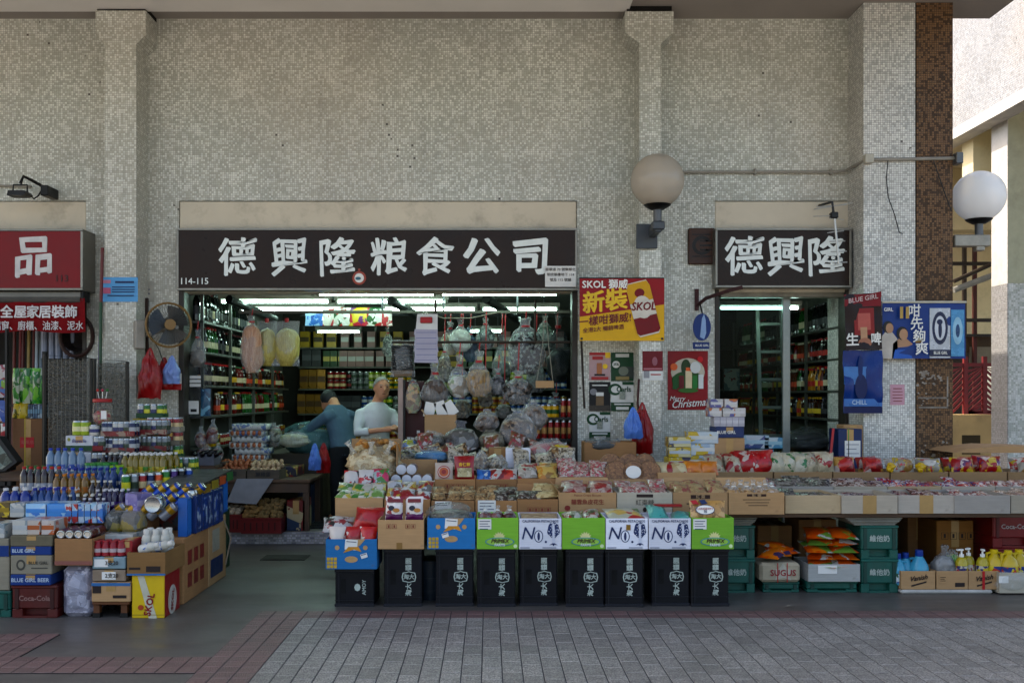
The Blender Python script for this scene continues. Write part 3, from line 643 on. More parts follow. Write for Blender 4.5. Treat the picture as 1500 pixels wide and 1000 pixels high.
o, w, h = poster('christmas_poster', 'red christmas poster with a group of bottles beside the narrow doorway', 978, 1037, 514, 600, Yw, gloss('#8d121d'))
deco(o, w, h, [('o', .5, .64, .42, .24, mat('#bdb3a0', .4)), ('o', .5, .50, .40, .16, gloss('#2f5a26')), ('o', .45, .72, .12, .14, gloss('#2c4524')), ('r', .52, .5, .08, .17, mat('#c9b896', .3)), ('r', .52, .69, .07, .03, ORG), ('r', .18, .46, .06, .11, gloss('#1d5b2a')), ('r', .34, .46, .06, .12, gloss('#6d1a1e')), ('r', .67, .47, .06, .11, gloss('#2a7a3a')), ('r', .82, .48, .06, .12, LG), ('o', .15, .73, .09, .06, ORG), ('o', .8, .86, .07, .05, gloss('#b8222a')), ('o', .5, .33, .25, .04, gloss('#3f6a2a')), ('o', .68, .72, .13, .1, LG)])
text('Christmas!', .105, o, (.03, -.02, h * .11), WHITE, shear=.3, bold=.008, sx=.85, rise=.08)
text('Merry', .06, o, (-w * .55, -.02, h * .19), WHITE, shear=.3)
br = thing('oval_hanging_sign', 'blue oval beer sign hanging from an iron bracket beside the narrow doorway', 'sign', (X(1028, 9.6), 9.6, Z(512, 9.6)))
BLG = gloss('#10366e', .25)
def bq(px, py, dy=0): return (X(px, 9.6) - X(1028, 9.6), dy, Z(py, 9.6) - Z(512, 9.6))
part('oval', MB().disc(bq(1028, 0)[0], bq(0, 479)[2], .085, .13, -.01, .02, 28), BLG, br, 0)
part('lower_plate', MB().box(bq(1015, 0)[0], bq(1039, 0)[0], -.01, .01, bq(0, 511)[2], bq(0, 501)[2], 0, .003), BLG, br)
part('figure', MB().poly([(-.02, .12), (0, .3), (.02, .34), (.035, .28), (.04, .16), (.02, .1)], -.013, .002), mat('#7f97b5', .4), br, 0)
text('BLUE GIRL', .028, br, (.0, -.013, bq(0, 506)[2]), WHITE, bold=.02)
part('bracket', MB().tube([bq(1027, 420, .2), bq(1027, 452, .2)], .022, 6).tube([bq(1027, 445, .2), bq(1036, 436, .05), bq(1062, 428, -.15), bq(1080, 424, -.2)], .018, 6), mat('#4b2a2c', .6, dirt=.3), br)
part('hook', MB().tube([bq(1029, 445, 0.1), bq(1029, 460, 0)], .008, 5), BLACK, br)
Yr = PF - .07
o, w, h = poster('beer_banner', 'wide blue beer banner with two cans across the corner pillar', 1293, 1414, 444, 525, Yr, gloss('#163f7d', .25), 'banner', curl=.02)
part('hanging_bar', MB().box(-w - .01, w + .01, -.012, .012, h, h + .02, 0, .004), OFFW, o)
SK = mat('#a88568', .5)
def figure(x, sh, wd_, hd_, shirt, top):
    for nm, pts, m in (('figure_print', [(x - wd_, 0), (x + wd_, 0), (x + wd_*.9, sh*.75), (x + wd_*.35, sh), (x - wd_*.35, sh), (x - wd_*.9, sh*.75)], shirt),): part(nm, MB().poly(pts, -.004, .001), m, o, 0)
    part('hair_print', MB().disc(x - .005, sh + hd_*.9, hd_*.95, hd_*1.15, -.0052, .001, 14), BLACK, o, 0); part('face_print', MB().disc(x + .008, sh + hd_*.7, hd_*.72, hd_*.95, -.0064, .001, 14), SK, o, 0)
figure(-w*.86, h*.48, .09, .05, mat('#b0a89e', .5), 0); figure(-w*.52, h*.36, .10, .055, SK, 0)
part('dress_print', MB().poly([(-w*.52 - .09, 0), (-w*.52 + .09, 0), (-w*.52 + .07, h*.16), (-w*.52 - .07, h*.16)], -.0055, .001), gloss('#2b62ac'), o, 0)
deco(o, w, h, [('r', .44, .17, .045, .16, mat('#8a6a22', .3)), ('r', .44, .35, .045, .03, mat('#b0a894', .4)),
  ('r', .69, .46, .125, .45, mat('#a3a6ac', .25, .3)), ('o', .69, .55, .095, .3, mat('#16264a', .4)), ('o', .69, .55, .065, .22, mat('#b9bcc0', .4)), ('o', .69, .52, .022, .15, mat('#16264a', .4)), ('o', .685, .66, .035, .05, mat('#16264a', .4)), ('r', .69, .10, .125, .06, mat('#16264a', .4)), ('r', .9, .46, .08, .42, mat('#4d87ab', .25, .2)), ('o', .9, .5, .06, .25, mat('#8fb6c8', .3)), ('o', .9, .5, .025, .12, mat('#1d4a70', .3)),
  ('BLUE GIRL', .69, .10, .72, .075, WHITE), ('GIRL', .06, .88, .9, .09, WHITE)])
for k, ch in enumerate('咁先夠爽'): text(ch, .125, o, (-w + 2*w*(.365 + .03 * k), -.034, h * (.84 - .225 * k)), WHITE, bold=.015, rise=.05)
for k, ch in enumerate('百分'): part('print_block', MB().box(-w*.62 + k * .055, -w*.62 + k * .055 + .03, -.036, -.035, h * (.72), h * .93), mat('#a58a4a', .4), o, 0)
o, w, h = poster('beer_banner', 'dark red beer banner with a hand and glass hung left of the pillar', 1239, 1293, 430, 512, Yr - .03, gloss('#2a1413', .3), 'banner', curl=.03)
o.rotation_euler = (0, R(-2), R(0))
deco(o, w, h, [('r', .5, .88, .5, .11, gloss('#7d1420')), ('r', .52, .5, .27, .24, gloss('#8c2b2a')), ('r', .52, .5, .17, .15, mat('#a8564a', .4)), ('r', .5, .26, .09, .14, mat('#b08a6a', .4)), ('o', .52, .12, .18, .09, mat('#9a6a52', .5)), ('生', .18, .17, 1, .24, WHITE), ('啤', .82, .17, .8, .24, WHITE)])
part('slanted_header', MB().poly([(-w, h * .78), (w, h * .93), (w, h * 1.03), (-w, h * .9)], -.016, .002), gloss('#7d1420'), o, 0)
text('BLUE GIRL', .06, o, (0, -.018, h * .905), mat('#b9a8a4', .4), rise=.14, bold=.02)
tag(part('banner_pole', MB().tube([(0, 0, 0), (.3, -.1, .03), (.62, -.2, .075)], [.02, .02, .016], 8), mat('#4a332a', .6, dirt=.3), None, loc=(X(1238, 9.7), 9.62, Z(437, 9.6))), 'wooden pole sticking out over the dark red banner', 'pole')
o, w, h = poster('beer_banner', 'tall deep blue beer banner below the dark red banner', 1236, 1292, 513, 605, Yr - .02, gloss('#123a78', .12), 'banner', curl=.06)
deco(o, w, h, [('r', .5, .6, .5, .14, mat('#3d74a8', .3)), ('o', .45, .42, .16, .2, gloss('#14295a')), ('o', .43, .72, .06, .2, gloss('#1a3468')), ('r', .5, .17, .5, .06, mat('#2a6aa5', .3)), ('r', .5, .05, .5, .05, gloss('#0d1f52')), ('CHILL WITH US', .48, .75, .075, WHITE), ] if False else [('r', .5, .6, .5, .14, mat('#3d74a8', .3)), ('o', .45, .42, .16, .2, gloss('#14295a')), ('o', .43, .72, .06, .2, gloss('#1a3468')), ('r', .5, .17, .5, .06, mat('#2a6aa5', .3)), ('r', .5, .05, .5, .05, gloss('#0d1f52')), ('CHILL', .4, .17, .9, .1, mat('#a9bccf', .4))])
o, w, h = poster('pink_notice', 'small pink printed notice on the pale mosaic pillar', 1304, 1325, 563, 593, PF - .004, mat('#c39aa4', .7, var=.05), 'notice', curl=.004)
deco(o, w, h, [('r', .5, .8, .3, .02, INKR), ('r', .5, .65, .35, .015, INKR), ('r', .5, .5, .35, .015, INKR), ('r', .5, .35, .35, .015, INKR), ('r', .5, .2, .3, .015, INKR)])
o, w, h = poster('paper_notice', 'pale blue printed notice wrapped on the left pilaster', 147, 202, 406, 442, WY - .347, gloss('#5f9bc4', .5), 'notice', curl=.006)
deco(o, w, h, [('r', .18, .82, .1, .07, mat('#b07a8c', .5)), ('r', .18, .45, .1, .12, mat('#b0607c', .5)), ('r', .65, .8, .25, .04, NAVY), ('r', .62, .6, .3, .02, NAVY), ('r', .62, .5, .3, .02, NAVY), ('r', .62, .4, .3, .02, NAVY), ('r', .55, .25, .35, .02, NAVY)])
o, w, h = poster('paper_notice', 'torn white paper sheet on the wall right of the left pilaster', 206, 226, 412, 442, Yw, mat('#a9a69c', .7), 'notice', curl=.01)
deco(o, w, h, [('r', .4, .6, .3, .02, NAVY), ('r', .4, .4, .3, .02, NAVY)])
# faded paint traces on the brown pillar and tape lines on the pale one
tr = mat('#8d857b', .7, var=.4, vs=14)
pt = thing('poster_remains', 'scraped white paste remains of a torn poster on the brown mosaic', 'poster remains', (X(1347, PF), PF - .006, Z(600, PF)))
def rp(px, py): return (X(px, PF) - X(1347, PF), Z(py, PF) - Z(600, PF))
r3 = random.Random(3); mb = MB()
for k in range(46):
    if k < 26: px, py = r3.gauss(1353, 4), r3.uniform(540, 598)
    elif k < 38: px, py = r3.gauss(1368, 9), r3.gauss(558, 5)
    else: px, py = r3.uniform(1348, 1392), r3.gauss(660, 10)
    a, b = rp(px, py); rr = r3.uniform(.008, .03); ph = r3.random() * 6
    mb.poly([(a + rr * r3.uniform(.3, 1) * math.cos(t * .9 + ph), b + rr * r3.uniform(.3, 1) * .7 * math.sin(t * .9 + ph)) for t in range(7)], -.0004 * (k % 6), .0008)
part('paste_flakes', mb, tr, pt, 0)['kind'] = 'stuff'
for a, b, c, d in ((1345, 583, 1388, 582), (1387, 552, 1388, 596), (1346, 597, 1388, 596)):
    p, q = rp(a, b), rp(c, d); dx = .004
    part('tape_line', MB().box(min(p[0], q[0]) - dx, max(p[0], q[0]) + dx, -.002, .001, min(p[1], q[1]) - dx, max(p[1], q[1]) + dx), tr, pt, 0)
# ---------------------------------------------------------------- goods: shared prototypes
def gl(c, rough=.12): return mat(c, rough, var=.1, coat=.4)
SILC = mat('#a8a9a8', .22, .85, var=.08)
def bottle(key, r, h, bm, lm, cm, nr=.38, sh=.66, l0=.2, l1=.44, split=False, n=10, sq=False):
    nr *= r; body = [(r*.86, 0, 0), (r, h*.02, 0), (r, h*sh, 0), (r*.8, h*(sh+.1), 0), (nr, h*(sh+.22), 0), (nr, h*.93, 0)]
    lab = [(r*1.015, h*l0, 1), (r*1.015, h*l1, 1)]; cap = [(nr*1.2, h*.915, 2), (nr*1.25, h*.925, 2), (nr*1.2, h, 2)]
    if split: PROTO[key] = [('body', MB().lathe([p[:2] for p in body], n).mesh('body', bm)), ('label_wrap', MB().lathe([p[:2] for p in lab], n, cap=False).mesh('label_wrap', lm)), ('cap', MB().lathe([p[:2] for p in cap], n).mesh('cap', cm))]
    else: PROTO[key] = [('bottle', MB().lathe(body, n).lathe(lab, n, cap=False).lathe(cap, n).mesh('bottle', [bm, lm, cm]))]
def can(key, r, h, bm, tm=None, n=14, band=None):
    tm = tm or SILC
    p = [(r*.8, 0, 1), (r*.98, h*.04, 1), (r, h*.07, 0), (r, h*.9, 0), (r*.86, h*.97, 1), (r*.86, h, 1), (r*.8, h*.985, 1)]
    mb = MB().lathe(p, n)
    if band: mb.lathe([(r*1.01, h*.3, 2), (r*1.01, h*.62, 2)], n, cap=False)
    PROTO[key] = [('can', mb.mesh('can', [bm, tm] + ([band] if band else [])))]
def pillow(w, h, t, seed=0, nx=8, nz=7, crimp=.1):
    """wrapper lying with its face to -y, base at z=0"""
    mb = MB()
    for side in (-1, 1):
        b = len(mb.v)
        for j in range(nz + 1):
            for i in range(nx + 1):
                u, v = i / nx, j / nz
                e = (max(0, math.sin(math.pi * u)) ** .45) * (max(0, math.sin(math.pi * min(1, max(0, (v - crimp * .5) / (1 - crimp))))) ** .5)
                k = 1 + .35 * noise.noise((u * 4 + seed, v * 4, side * 3.1 + seed))
                s2 = 1 - .07 * math.sin(math.pi * v)
                mb.v.append(((u - .5) * w * s2, side * t * .5 * e * k, v * h + .012 * h * noise.noise((u * 5, seed, v))))
        for j in range(nz):
            for i in range(nx): mb.f.append([b + j*(nx+1) + i, b + j*(nx+1) + i+1, b + (j+1)*(nx+1) + i+1, b + (j+1)*(nx+1) + i][::-side]); mb.m.append(0)
    return mb
def pack(key, w, h, t, m, seed=0, **kw): PROTO[key] = [('packet', pillow(w, h, t, seed, **kw).mesh('packet', m, 50))]
def blob(sx, sy, sz, seed=0, neck=0, amp=.16, n=26, rows=20, fr=2.4, fold=0):
    """lumpy sack, base at z=0; neck: share of the height gathered to a tuft, with folds running into it"""
    mb = MB(); r2 = random.Random(seed); ph = r2.random() * 6; nf = r2.randint(5, 8); lx, ly = r2.uniform(-.12, .12), r2.uniform(-.1, .1)
    for j in range(rows + 1):
        v = j / rows; t = 0
        if neck and v > 1 - neck:
            t = (v - (1 - neck)) / neck; rad = .13 + .22 * t * t + .42 * (1 - t) ** 3
        else:
            vv = v / (1 - neck) if neck else v
            rad = (1 - abs(2 * vv - 1) ** 3.2) ** .5 if vv < .45 or not neck else (1 - .45 * max(0, (vv - .45) / .55) ** 1.6)
            rad = max(rad, .55 if j == 0 else .2)
        if not neck and j == rows: rad = .05
        fs = max(0, (v - .35) / .65) if neck else .25
        for k in range(n):
            a = 2 * math.pi * k / n; ca, sa = math.cos(a), math.sin(a)
            q = 1 + amp * 2.4 * noise.noise((ca * fr * .6 + seed * 3.7, sa * fr * .6, v * fr + seed)) + amp * 1.2 * noise.noise((ca * fr * 2.2 + seed, sa * fr * 2.2, v * fr * 3))
            q += (.10 + fold) * fs * math.sin(a * nf + ph + 3 * v) + (.06 + fold) * fs * math.sin(a * (2 * nf + 1) - ph)
            q = max(q, .25)
            mb.v.append((sx / 2 * (rad * q * ca + lx * v * (1 if neck else .3)), sy / 2 * (rad * q * sa + ly * v), sz * v * (1 + .06 * noise.noise((ca + seed, sa, v)) + (.10 * noise.noise((ca * 4 + seed, sa * 4, 1)) if neck and j >= rows - 1 else 0))))
    for j in range(rows):
        for k in range(n): mb.f.append([j*n + k, j*n + (k+1) % n, (j+1)*n + (k+1) % n, (j+1)*n + k]); mb.m.append(0)
    mb.f.append(list(range(n))[::-1]); mb.m.append(0); mb.f.append([rows*n + k for k in range(n)]); mb.m.append(0)
    return mb
def sack(key, sx, sy, sz, inner, filmm, seed=0, neck=.25, fill=.72, tie=None):
    pp = [('contents', blob(sx*.93, sy*.93, sz*fill, seed, 0, .12).mesh('contents', inner, 60)), ('bag', blob(sx, sy, sz, seed, neck, .13).mesh('bag', filmm, 60))]
    if tie: pp.append(('tie', MB().lathe([(sx*.14, sz*(1-neck*.72)), (sx*.14, sz*(1-neck*.6))], 8).mesh('tie', tie)))
    PROTO[key] = pp
FILM = film(); FILMB = film('#8fb0c8', .45); FILMG = film('#5a5e60', .5)
# glass and tins for the shelves
for k, (b, l, c) in {'soy': ('#1a0d08', '#a3281c', '#8a1418'), 'soy2': ('#170c08', '#c2b59a', '#b81f1f'), 'oyster': ('#2a120a', '#c79a2a', '#c9c6be'), 'wine': ('#0a160c', '#b9ae94', '#6a1418'), 'wine2': ('#12210f', '#2a2622', '#0f0f10'), 'vin': ('#5a2a14', '#c24a26', '#c4bda8'), 'green': ('#1a5a24', '#c9c2a6', '#b0181c'), 'oil': ('#a8761a', '#b02018', '#b02018'), 'sesame': ('#3a1a0a', '#d2b23a', '#c8a020'), 'red': ('#6a120c', '#c9b69a', '#1f5a2c'), 'dark': ('#0d0f12', '#3a3c40', '#26282c')}.items():
    bottle('sb_' + k, .036, .27, gl(b), mat(l, .5), mat(c, .4), n=9)
    bottle('tb_' + k, .038, .33, gl(b), mat(l, .5), mat(c, .4), n=9, nr=.34, sh=.58)
for k, (b, bd) in {'red': ('#8c1a1c', '#c9b48a'), 'gold': ('#a8812c', '#7a1a16'), 'green': ('#2a6a2c', '#c9c23a'), 'ygreen': ('#8a9a1e', '#c9c49a'), 'blue': ('#1c4a8a', '#b9b9b9'), 'silver': ('#7d7f80', '#3a4a3a'), 'white': ('#b0aca4', '#3a3f6a'), 'yellow': ('#c9a012', '#1f5a24'), 'dark': ('#1c1a1c', '#7a1a1c'), 'navy': ('#14264f', '#a8a9ac'), 'orange': ('#b8501a', '#c9b48a'), 'purple': ('#4a2a6a', '#b0a4b8')}.items():
    can('can_' + k, .033, .118, mat(b, .3, .35, var=.08), band=mat(bd, .35, .2, var=.1)); can('tin_' + k, .045, .13, mat(b, .35, .2, var=.08), band=mat(bd, .45, .1, var=.1))
    can('tall_' + k, .033, .155, mat(b, .3, .35, var=.08), band=mat(bd, .35, .2, var=.1))
def gbox(key, w, d, h, m, band=None):
    mb = MB().box(-w/2, w/2, 0, d, 0, h, 0, .003)
    if band: mb.box(-w/2*.94, w/2*.94, -.0015, .001, h*.35, h*.65, 1)
    PROTO[key] = [('box', mb.mesh('box', [m] + ([band] if band else []), 0))]
# ---------------------------------------------------------------- fluorescent lamps
TUBE = emit((.60, 1.0, .90), 14); OFFT = mat('#8f8f88', .4)
def tubelamp(label, x, y, z, L, lit=True, along='X', group='fluorescent lamps in the shop'):
    o = thing('fluorescent_lamp', label, 'lamp', (x, y, z), 0 if along == 'X' else R(90), None)
    part('casing', MB().box(-L/2, L/2, -.03, .03, .025, .075, 0, .006), mat('#9a978e', .5, dirt=.3), o)
    part('tube', MB().lathe([(.013, -L/2 + .04), (.013, L/2 - .04)], 10, axis='X'), TUBE if lit else OFFT, o)
    for s in (-1, 1): part('lamp_holder', MB().box(s*(L/2 - .02) - .014, s*(L/2 - .02) + .014, -.018, .018, -.02, .026, 0, .003), mat('#77756e', .5), o)
    [part('hanger', MB().tube([(q*L*.3, 0, .07), (q*L*.3, 0, 2.8 - z)], .006, 5), STEEL, o) for q in (-1, 1)]
    return o
def tl(a, b, py, Y, lit, label): tubelamp(label, (X(a, Y) + X(b, Y)) / 2, Y, Z(py, Y), abs(X(b, Y) - X(a, Y)), lit)
tl(279, 461, 430, 10.12, False, 'unlit fluorescent lamp at the upper left of the wide doorway')
tl(463, 640, 431, 10.12, True, 'lit fluorescent lamp in the front line, centre of the wide doorway')
tl(643, 820, 431, 10.12, True, 'lit fluorescent lamp in the front line, right end of the wide doorway')
tl(320, 486, 442, 10.75, True, 'lit fluorescent lamp in the second line at the left')
tl(490, 657, 442, 10.75, True, 'lit fluorescent lamp in the second line at the centre')
tl(350, 505, 453, 11.5, True, 'lit fluorescent lamp in the third line at the left')
tl(560, 700, 453, 11.5, True, 'lit fluorescent lamp in the third line near the centre')
tl(703, 820, 453, 11.5, True, 'lit fluorescent lamp in the third line at the right')
tl(462, 530, 486, 14.4, True, 'lit fluorescent lamp deep in the shop before the back shelves')
tl(685, 740, 485, 14.2, True, 'lit fluorescent lamp deep in the shop behind the hanging bags')
tubelamp('lit fluorescent lamp running into the shop above the left shelves', -2.15, 12.9, 2.45, 1.3, True, 'Y')
tl(1050, 1174, 451, 10.25, True, 'lit fluorescent lamp across the top of the narrow doorway')
# roller-shutter boxes just inside the doorways
for a, b, t, bt, lb in ((272, 836, 421, 428, 'long grey shutter rail over the wide doorway'), (1054, 1238, 424, 436, 'short rusty shutter rail over the narrow doorway')):
    o = thing('shutter_rail', lb, 'shutter', (X((a+b)/2, 9.9), 9.9, Z(bt, 9.9)))
    w = (X(b, 9.9) - X(a, 9.9)) / 2
    part('rail', MB().box(-w, w, -.04, .06, 0, .07, 0, .008), mat('#857f72', .5, .3, dirt=.5), o); part('slat_roll', MB().tube([(-w, .12, .09), (w, .12, .09)], .08, 12), mat('#6d6a64', .5, .3, dirt=.3), o)
# ---------------------------------------------------------------- wall shelving
SHM = mat('#5c5e58', .5, .3, var=.2, dirt=.3)
def shelving(label, loc, L, zs, depth, axis, name='shelf_rack'):
    o = thing(name, label, 'shelf', loc)
    for z in zs:
        b = (0, depth, 0, L) if axis == 'L' else ((-depth, 0, 0, L) if axis == 'R' else (0, L, 0, depth))
        part('shelf_board', MB().box(b[0], b[1], b[2], b[3], z - .025, z, 0, .003), SHM, o)
    for k in range(int(L / 1.1) + 1):
        t = min(k * 1.1, L - .03) + (.0 if k else 0)
        if axis == 'L': bb = (depth - .034, depth - .004, t, t + .03)
        elif axis == 'R': bb = (-depth + .004, -depth + .034, t, t + .03)
        else: bb = (t, t + .03, depth - .03, depth)
        part('upright', MB().box(*bb, 0, max(zs) + .35), SHM, o, 0)
    return o
LX = -3.19; LD = .32; LZ = [2.21, 1.90, 1.56, 1.25, .92]
shelving('long metal shelving of bottles along the left wall of the shop', (LX, 10.1, FL), 4.3, [z - FL for z in LZ], LD, 'L')
RX = 3.83; RZ = [2.155, 1.835, 1.51, 1.22, .9]
shelving('long metal shelving of bottles seen through the narrow doorway', (RX, 10.05, FL), 4.4, [z - FL for z in RZ], .32, 'R')
BKY = 15.0; BZ = [2.18, 1.89, 1.56, 1.19, .8]
shelving('wide shelving of tins and boxes on the back wall', (-2.85, BKY, FL), 6.6, [z - FL for z in BZ], .4, 'B')
def row_y(z, x, y0, y1, step, keys, name, label, cat, group, sc=1, both=.0, run=4):
    y = y0; k = 0; r2 = random.Random(int(z * 100 + x * 10))
    key = r2.choice(keys); left = r2.randint(1, run)
    while y < y1:
        if left <= 0: key = r2.choice(keys); left = r2.randint(1, run)
        s = sc * (.94 + .12 * ((hash(key) if False else sum(map(ord, key))) % 10) / 10)
        place(key, name, '%s, %s from the doorway' % (label, ordn(k)), cat, (x + r2.uniform(-.008, .008), y, z), r2.random() * 6, group, s); y += step; left -= 1; k += 1
ks = lambda p, *a: [p + k for k in a]
row_y(LZ[0], LX + .23, 10.15, 12.6, .095, ks('tb_', 'wine', 'wine2', 'dark'), 'wine_bottle', 'dark wine bottle on the top shelf of the left wall', 'bottle', 'wine bottles on the left top shelf')
row_y(LZ[1], LX + .24, 10.25, 13.6, .095, ks('tb_', 'wine', 'green', 'dark', 'oil'), 'spirit_bottle', 'spirit bottle on the second shelf down of the left wall', 'bottle', 'bottles on the left second shelf', .8)
row_y(LZ[2], LX + .26, 10.2, 14.2, .078, ks('sb_', 'soy', 'soy2', 'vin', 'red', 'oyster'), 'sauce_bottle', 'sauce bottle on the third shelf down of the left wall', 'bottle', 'bottles on the left third shelf', .88)
row_y(LZ[3], LX + .26, 10.75, 14.2, .078, ks('sb_', 'soy', 'red', 'sesame', 'green', 'vin'), 'condiment_bottle', 'condiment bottle on the fourth shelf down of the left wall', 'bottle', 'bottles on the left fourth shelf', .9)
row_y(LZ[4], LX + .26, 10.4, 14.2, .1, ks('tin_', 'red', 'gold', 'dark', 'yellow'), 'food_tin', 'food tin on the lowest visible shelf of the left wall', 'tin', 'tins on the left low shelf')
for zi, (keys, nm, lb, sc) in enumerate(((ks('tb_', 'wine', 'dark', 'wine2', 'green'), 'wine_bottle', 'wine bottle on the top shelf inside the narrow doorway', .85), (ks('sb_', 'soy', 'oyster', 'vin', 'red'), 'sauce_bottle', 'sauce bottle on the second shelf inside the narrow doorway', .85), (ks('tb_', 'oil', 'sesame', 'vin', 'soy2', 'green'), 'oil_bottle', 'oil bottle on the third shelf inside the narrow doorway', .75), (ks('sb_', 'sesame', 'soy', 'oil', 'dark'), 'vinegar_bottle', 'vinegar bottle on the fourth shelf inside the narrow doorway', .8))):
    row_y(RZ[zi], RX - .27, 10.12, 14.3, .082, keys, nm, lb, 'bottle', 'bottles on shelf %s inside the narrow doorway' % ('one', 'two', 'three', 'four')[zi], sc)
    if zi < 3: row_y(RZ[zi], RX - .17, 10.15, 12.4, .085, keys, nm, lb.replace(nm.replace('_', ' '), 'rear ' + nm.replace('_', ' ')), 'bottle', 'bottles on shelf %s inside the narrow doorway' % ('one', 'two', 'three', 'four')[zi], sc * 1.1)
row_y(RZ[4], RX - .24, 10.1, 13.5, .11, ks('tin_', 'gold', 'red', 'yellow'), 'food_tin', 'food tin on the bottom shelf inside the narrow doorway', 'tin', 'tins inside the narrow doorway')
gbox('gift_dark', .14, .1, .27, mat('#191d22', .4), mat('#4a4c50', .4)); gbox('gift_gold', .125, .1, .29, mat('#96702c', .3, .5), mat('#5c3d14', .4)); gbox('gift_green', .1, .09, .24, mat('#274a2a', .4), mat('#b5a05a', .4)); gbox('gift_pink', .12, .1, .24, mat('#8c6a66', .5), mat('#a9a5a0', .5)); gbox('gift_white', .26, .15, .2, mat('#a5a492', .6), mat('#7c7a6a', .6)); gbox('gift_yel', .14, .1, .24, mat('#a88a1a', .4), mat('#4a3a10', .5)); gbox('carton_small', .4, .25, .22, CARD)
def row_x(z, px0, px1, step, keys, name, label, cat, group, Y=BKY, layers=1, lh=.13):
    x, x1 = X(px0, Y), X(px1, Y); r2 = random.Random(px0); key = r2.choice(keys); left = 3; n_ = 0
    while x < x1:
        if left <= 0: key = r2.choice(keys); left = r2.randint(2, 5)
        for q in range(layers): place(key, name, '%s, %s from left%s' % (label, ordn(n_), '' if layers == 1 else (', lower' if q == 0 else ', upper')), cat, (x, Y + .06 + r2.uniform(0, .02), z + q * lh), r2.uniform(-.05, .05), group)
        x += step; left -= 1; n_ += 1
g = lambda s: s + ' back shelf goods'
row_x(BZ[0], 445, 600, .2, ['gift_white', 'gift_dark', 'gift_pink', 'gift_yel'], 'gift_box', 'pale box on the top back shelf', 'box', g('top'))
row_x(BZ[1], 448, 476, .145, ['gift_dark'], 'gift_box', 'black gift box on the second back shelf', 'box', g('second left'))
row_x(BZ[1], 477, 500, .11, ['gift_green'], 'gift_box', 'green gold bottle box on the second back shelf', 'box', g('second middle'))
row_x(BZ[1], 502, 540, .125, ['gift_pink'], 'gift_box', 'pink white gift box on the second back shelf', 'box', g('second right'))
row_x(BZ[1], 541, 600, .15, ['gift_dark', 'gift_pink'], 'gift_box', 'dark gift box at the right of the second back shelf', 'box', g('second far right'))
row_x(BZ[2], 444, 480, .13, ['gift_gold'], 'gift_box', 'gold gift box on the third back shelf', 'box', g('third left'))
row_x(BZ[2], 483, 516, .095, ks('tin_', 'dark', 'red'), 'food_tin', 'dark red tin on the third back shelf', 'tin', g('third middle'), layers=2)
row_x(BZ[2], 518, 541, .095, ks('tin_', 'silver'), 'food_tin', 'silver tin on the third back shelf', 'tin', g('third silver'), layers=2)
row_x(BZ[2], 543, 600, .095, ks('tin_', 'ygreen', 'yellow'), 'food_tin', 'yellow green tin on the third back shelf', 'tin', g('third yellow'), layers=2)
row_x(BZ[3], 470, 530, .13, ['gift_dark'], 'gift_box', 'dark box on the fourth back shelf', 'box', g('fourth left'))
row_x(BZ[3], 533, 600, .095, ks('tin_', 'silver', 'blue', 'green'), 'food_tin', 'blue green tin on the fourth back shelf', 'tin', g('fourth right'), layers=2)
row_x(BZ[4], 520, 600, .095, ks('tin_', 'gold', 'orange'), 'food_tin', 'amber tin on the low back shelf', 'tin', g('low'), layers=2)
row_x(BZ[1], 640, 830, .13, ['gift_yel', 'gift_green', 'gift_pink'], 'gift_box', 'bright box on the back shelf behind the hanging bags', 'box', g('behind bags'))
row_x(BZ[2], 640, 830, .095, ks('tin_', 'ygreen', 'blue', 'silver'), 'food_tin', 'tin on the back shelf behind the hanging bags', 'tin', g('tins behind bags'), layers=2)
row_x(BZ[0], 605, 830, .2, ['gift_white', 'gift_pink', 'gift_dark', 'gift_yel'], 'gift_box', 'box on the top back shelf at the right', 'box', g('top right'))
row_x(BZ[3], 640, 830, .095, ks('tin_', 'green', 'gold', 'blue', 'red'), 'food_tin', 'bright tin on the fourth back shelf at the right', 'tin', g('fourth far right'), layers=2)
row_x(BZ[3], 440, 468, .13, ['gift_gold', 'gift_green'], 'gift_box', 'gold and green box at the left of the fourth back shelf', 'box', g('fourth far left'))
row_x(BZ[4], 440, 520, .1, ks('tin_', 'red', 'yellow', 'green'), 'food_tin', 'coloured tin at the left of the low back shelf', 'tin', g('low left'), layers=2)
# packets hanging on a wire near the ceiling
pack('hp0', .2, .16, .03, pr(('#1d4f93', '#2a6ab0', '#8fb0cf'), 14), 1); pack('hp1', .13, .19, .03, pr(('#b9b4ae', '#a3343a', '#c9c6c2'), 16), 2); pack('hp2', .2, .2, .03, pr(('#245a33', '#b9b9b4', '#a32a2a', '#c9c9c9'), 15), 3); pack('hp3', .22, .2, .03, pr(('#6a2a6a', '#b8a41a', '#a82a3a'), 12), 4)
wr = tag(part('hanging_wire', MB().tube([(X(440, 11), 11, Z(462, 11)), (X(580, 11), 11, Z(461, 11)), (.9, 11, Z(463, 11))], .012, 6), STEEL), 'steel rail under the shop ceiling carrying bright packets', 'rail')
for k, (px, key, wd_) in enumerate(((460, 'hp0', 'blue'), (481, 'hp1', 'white and red'), (501, 'hp2', 'green and white'), (525, 'hp3', 'purple and yellow'), (548, 'hp2', 'green spotted'), (566, 'hp1', 'pale red striped'))):
    place(key, 'hanging_packet', '%s packet, %s along the rail near the shop ceiling' % (wd_, ('first', 'second', 'third', 'fourth', 'fifth', 'sixth')[k]), 'packet', (X(px, 10.97), 10.975, Z(477, 10.97)), 0, 'packets hung near the ceiling')
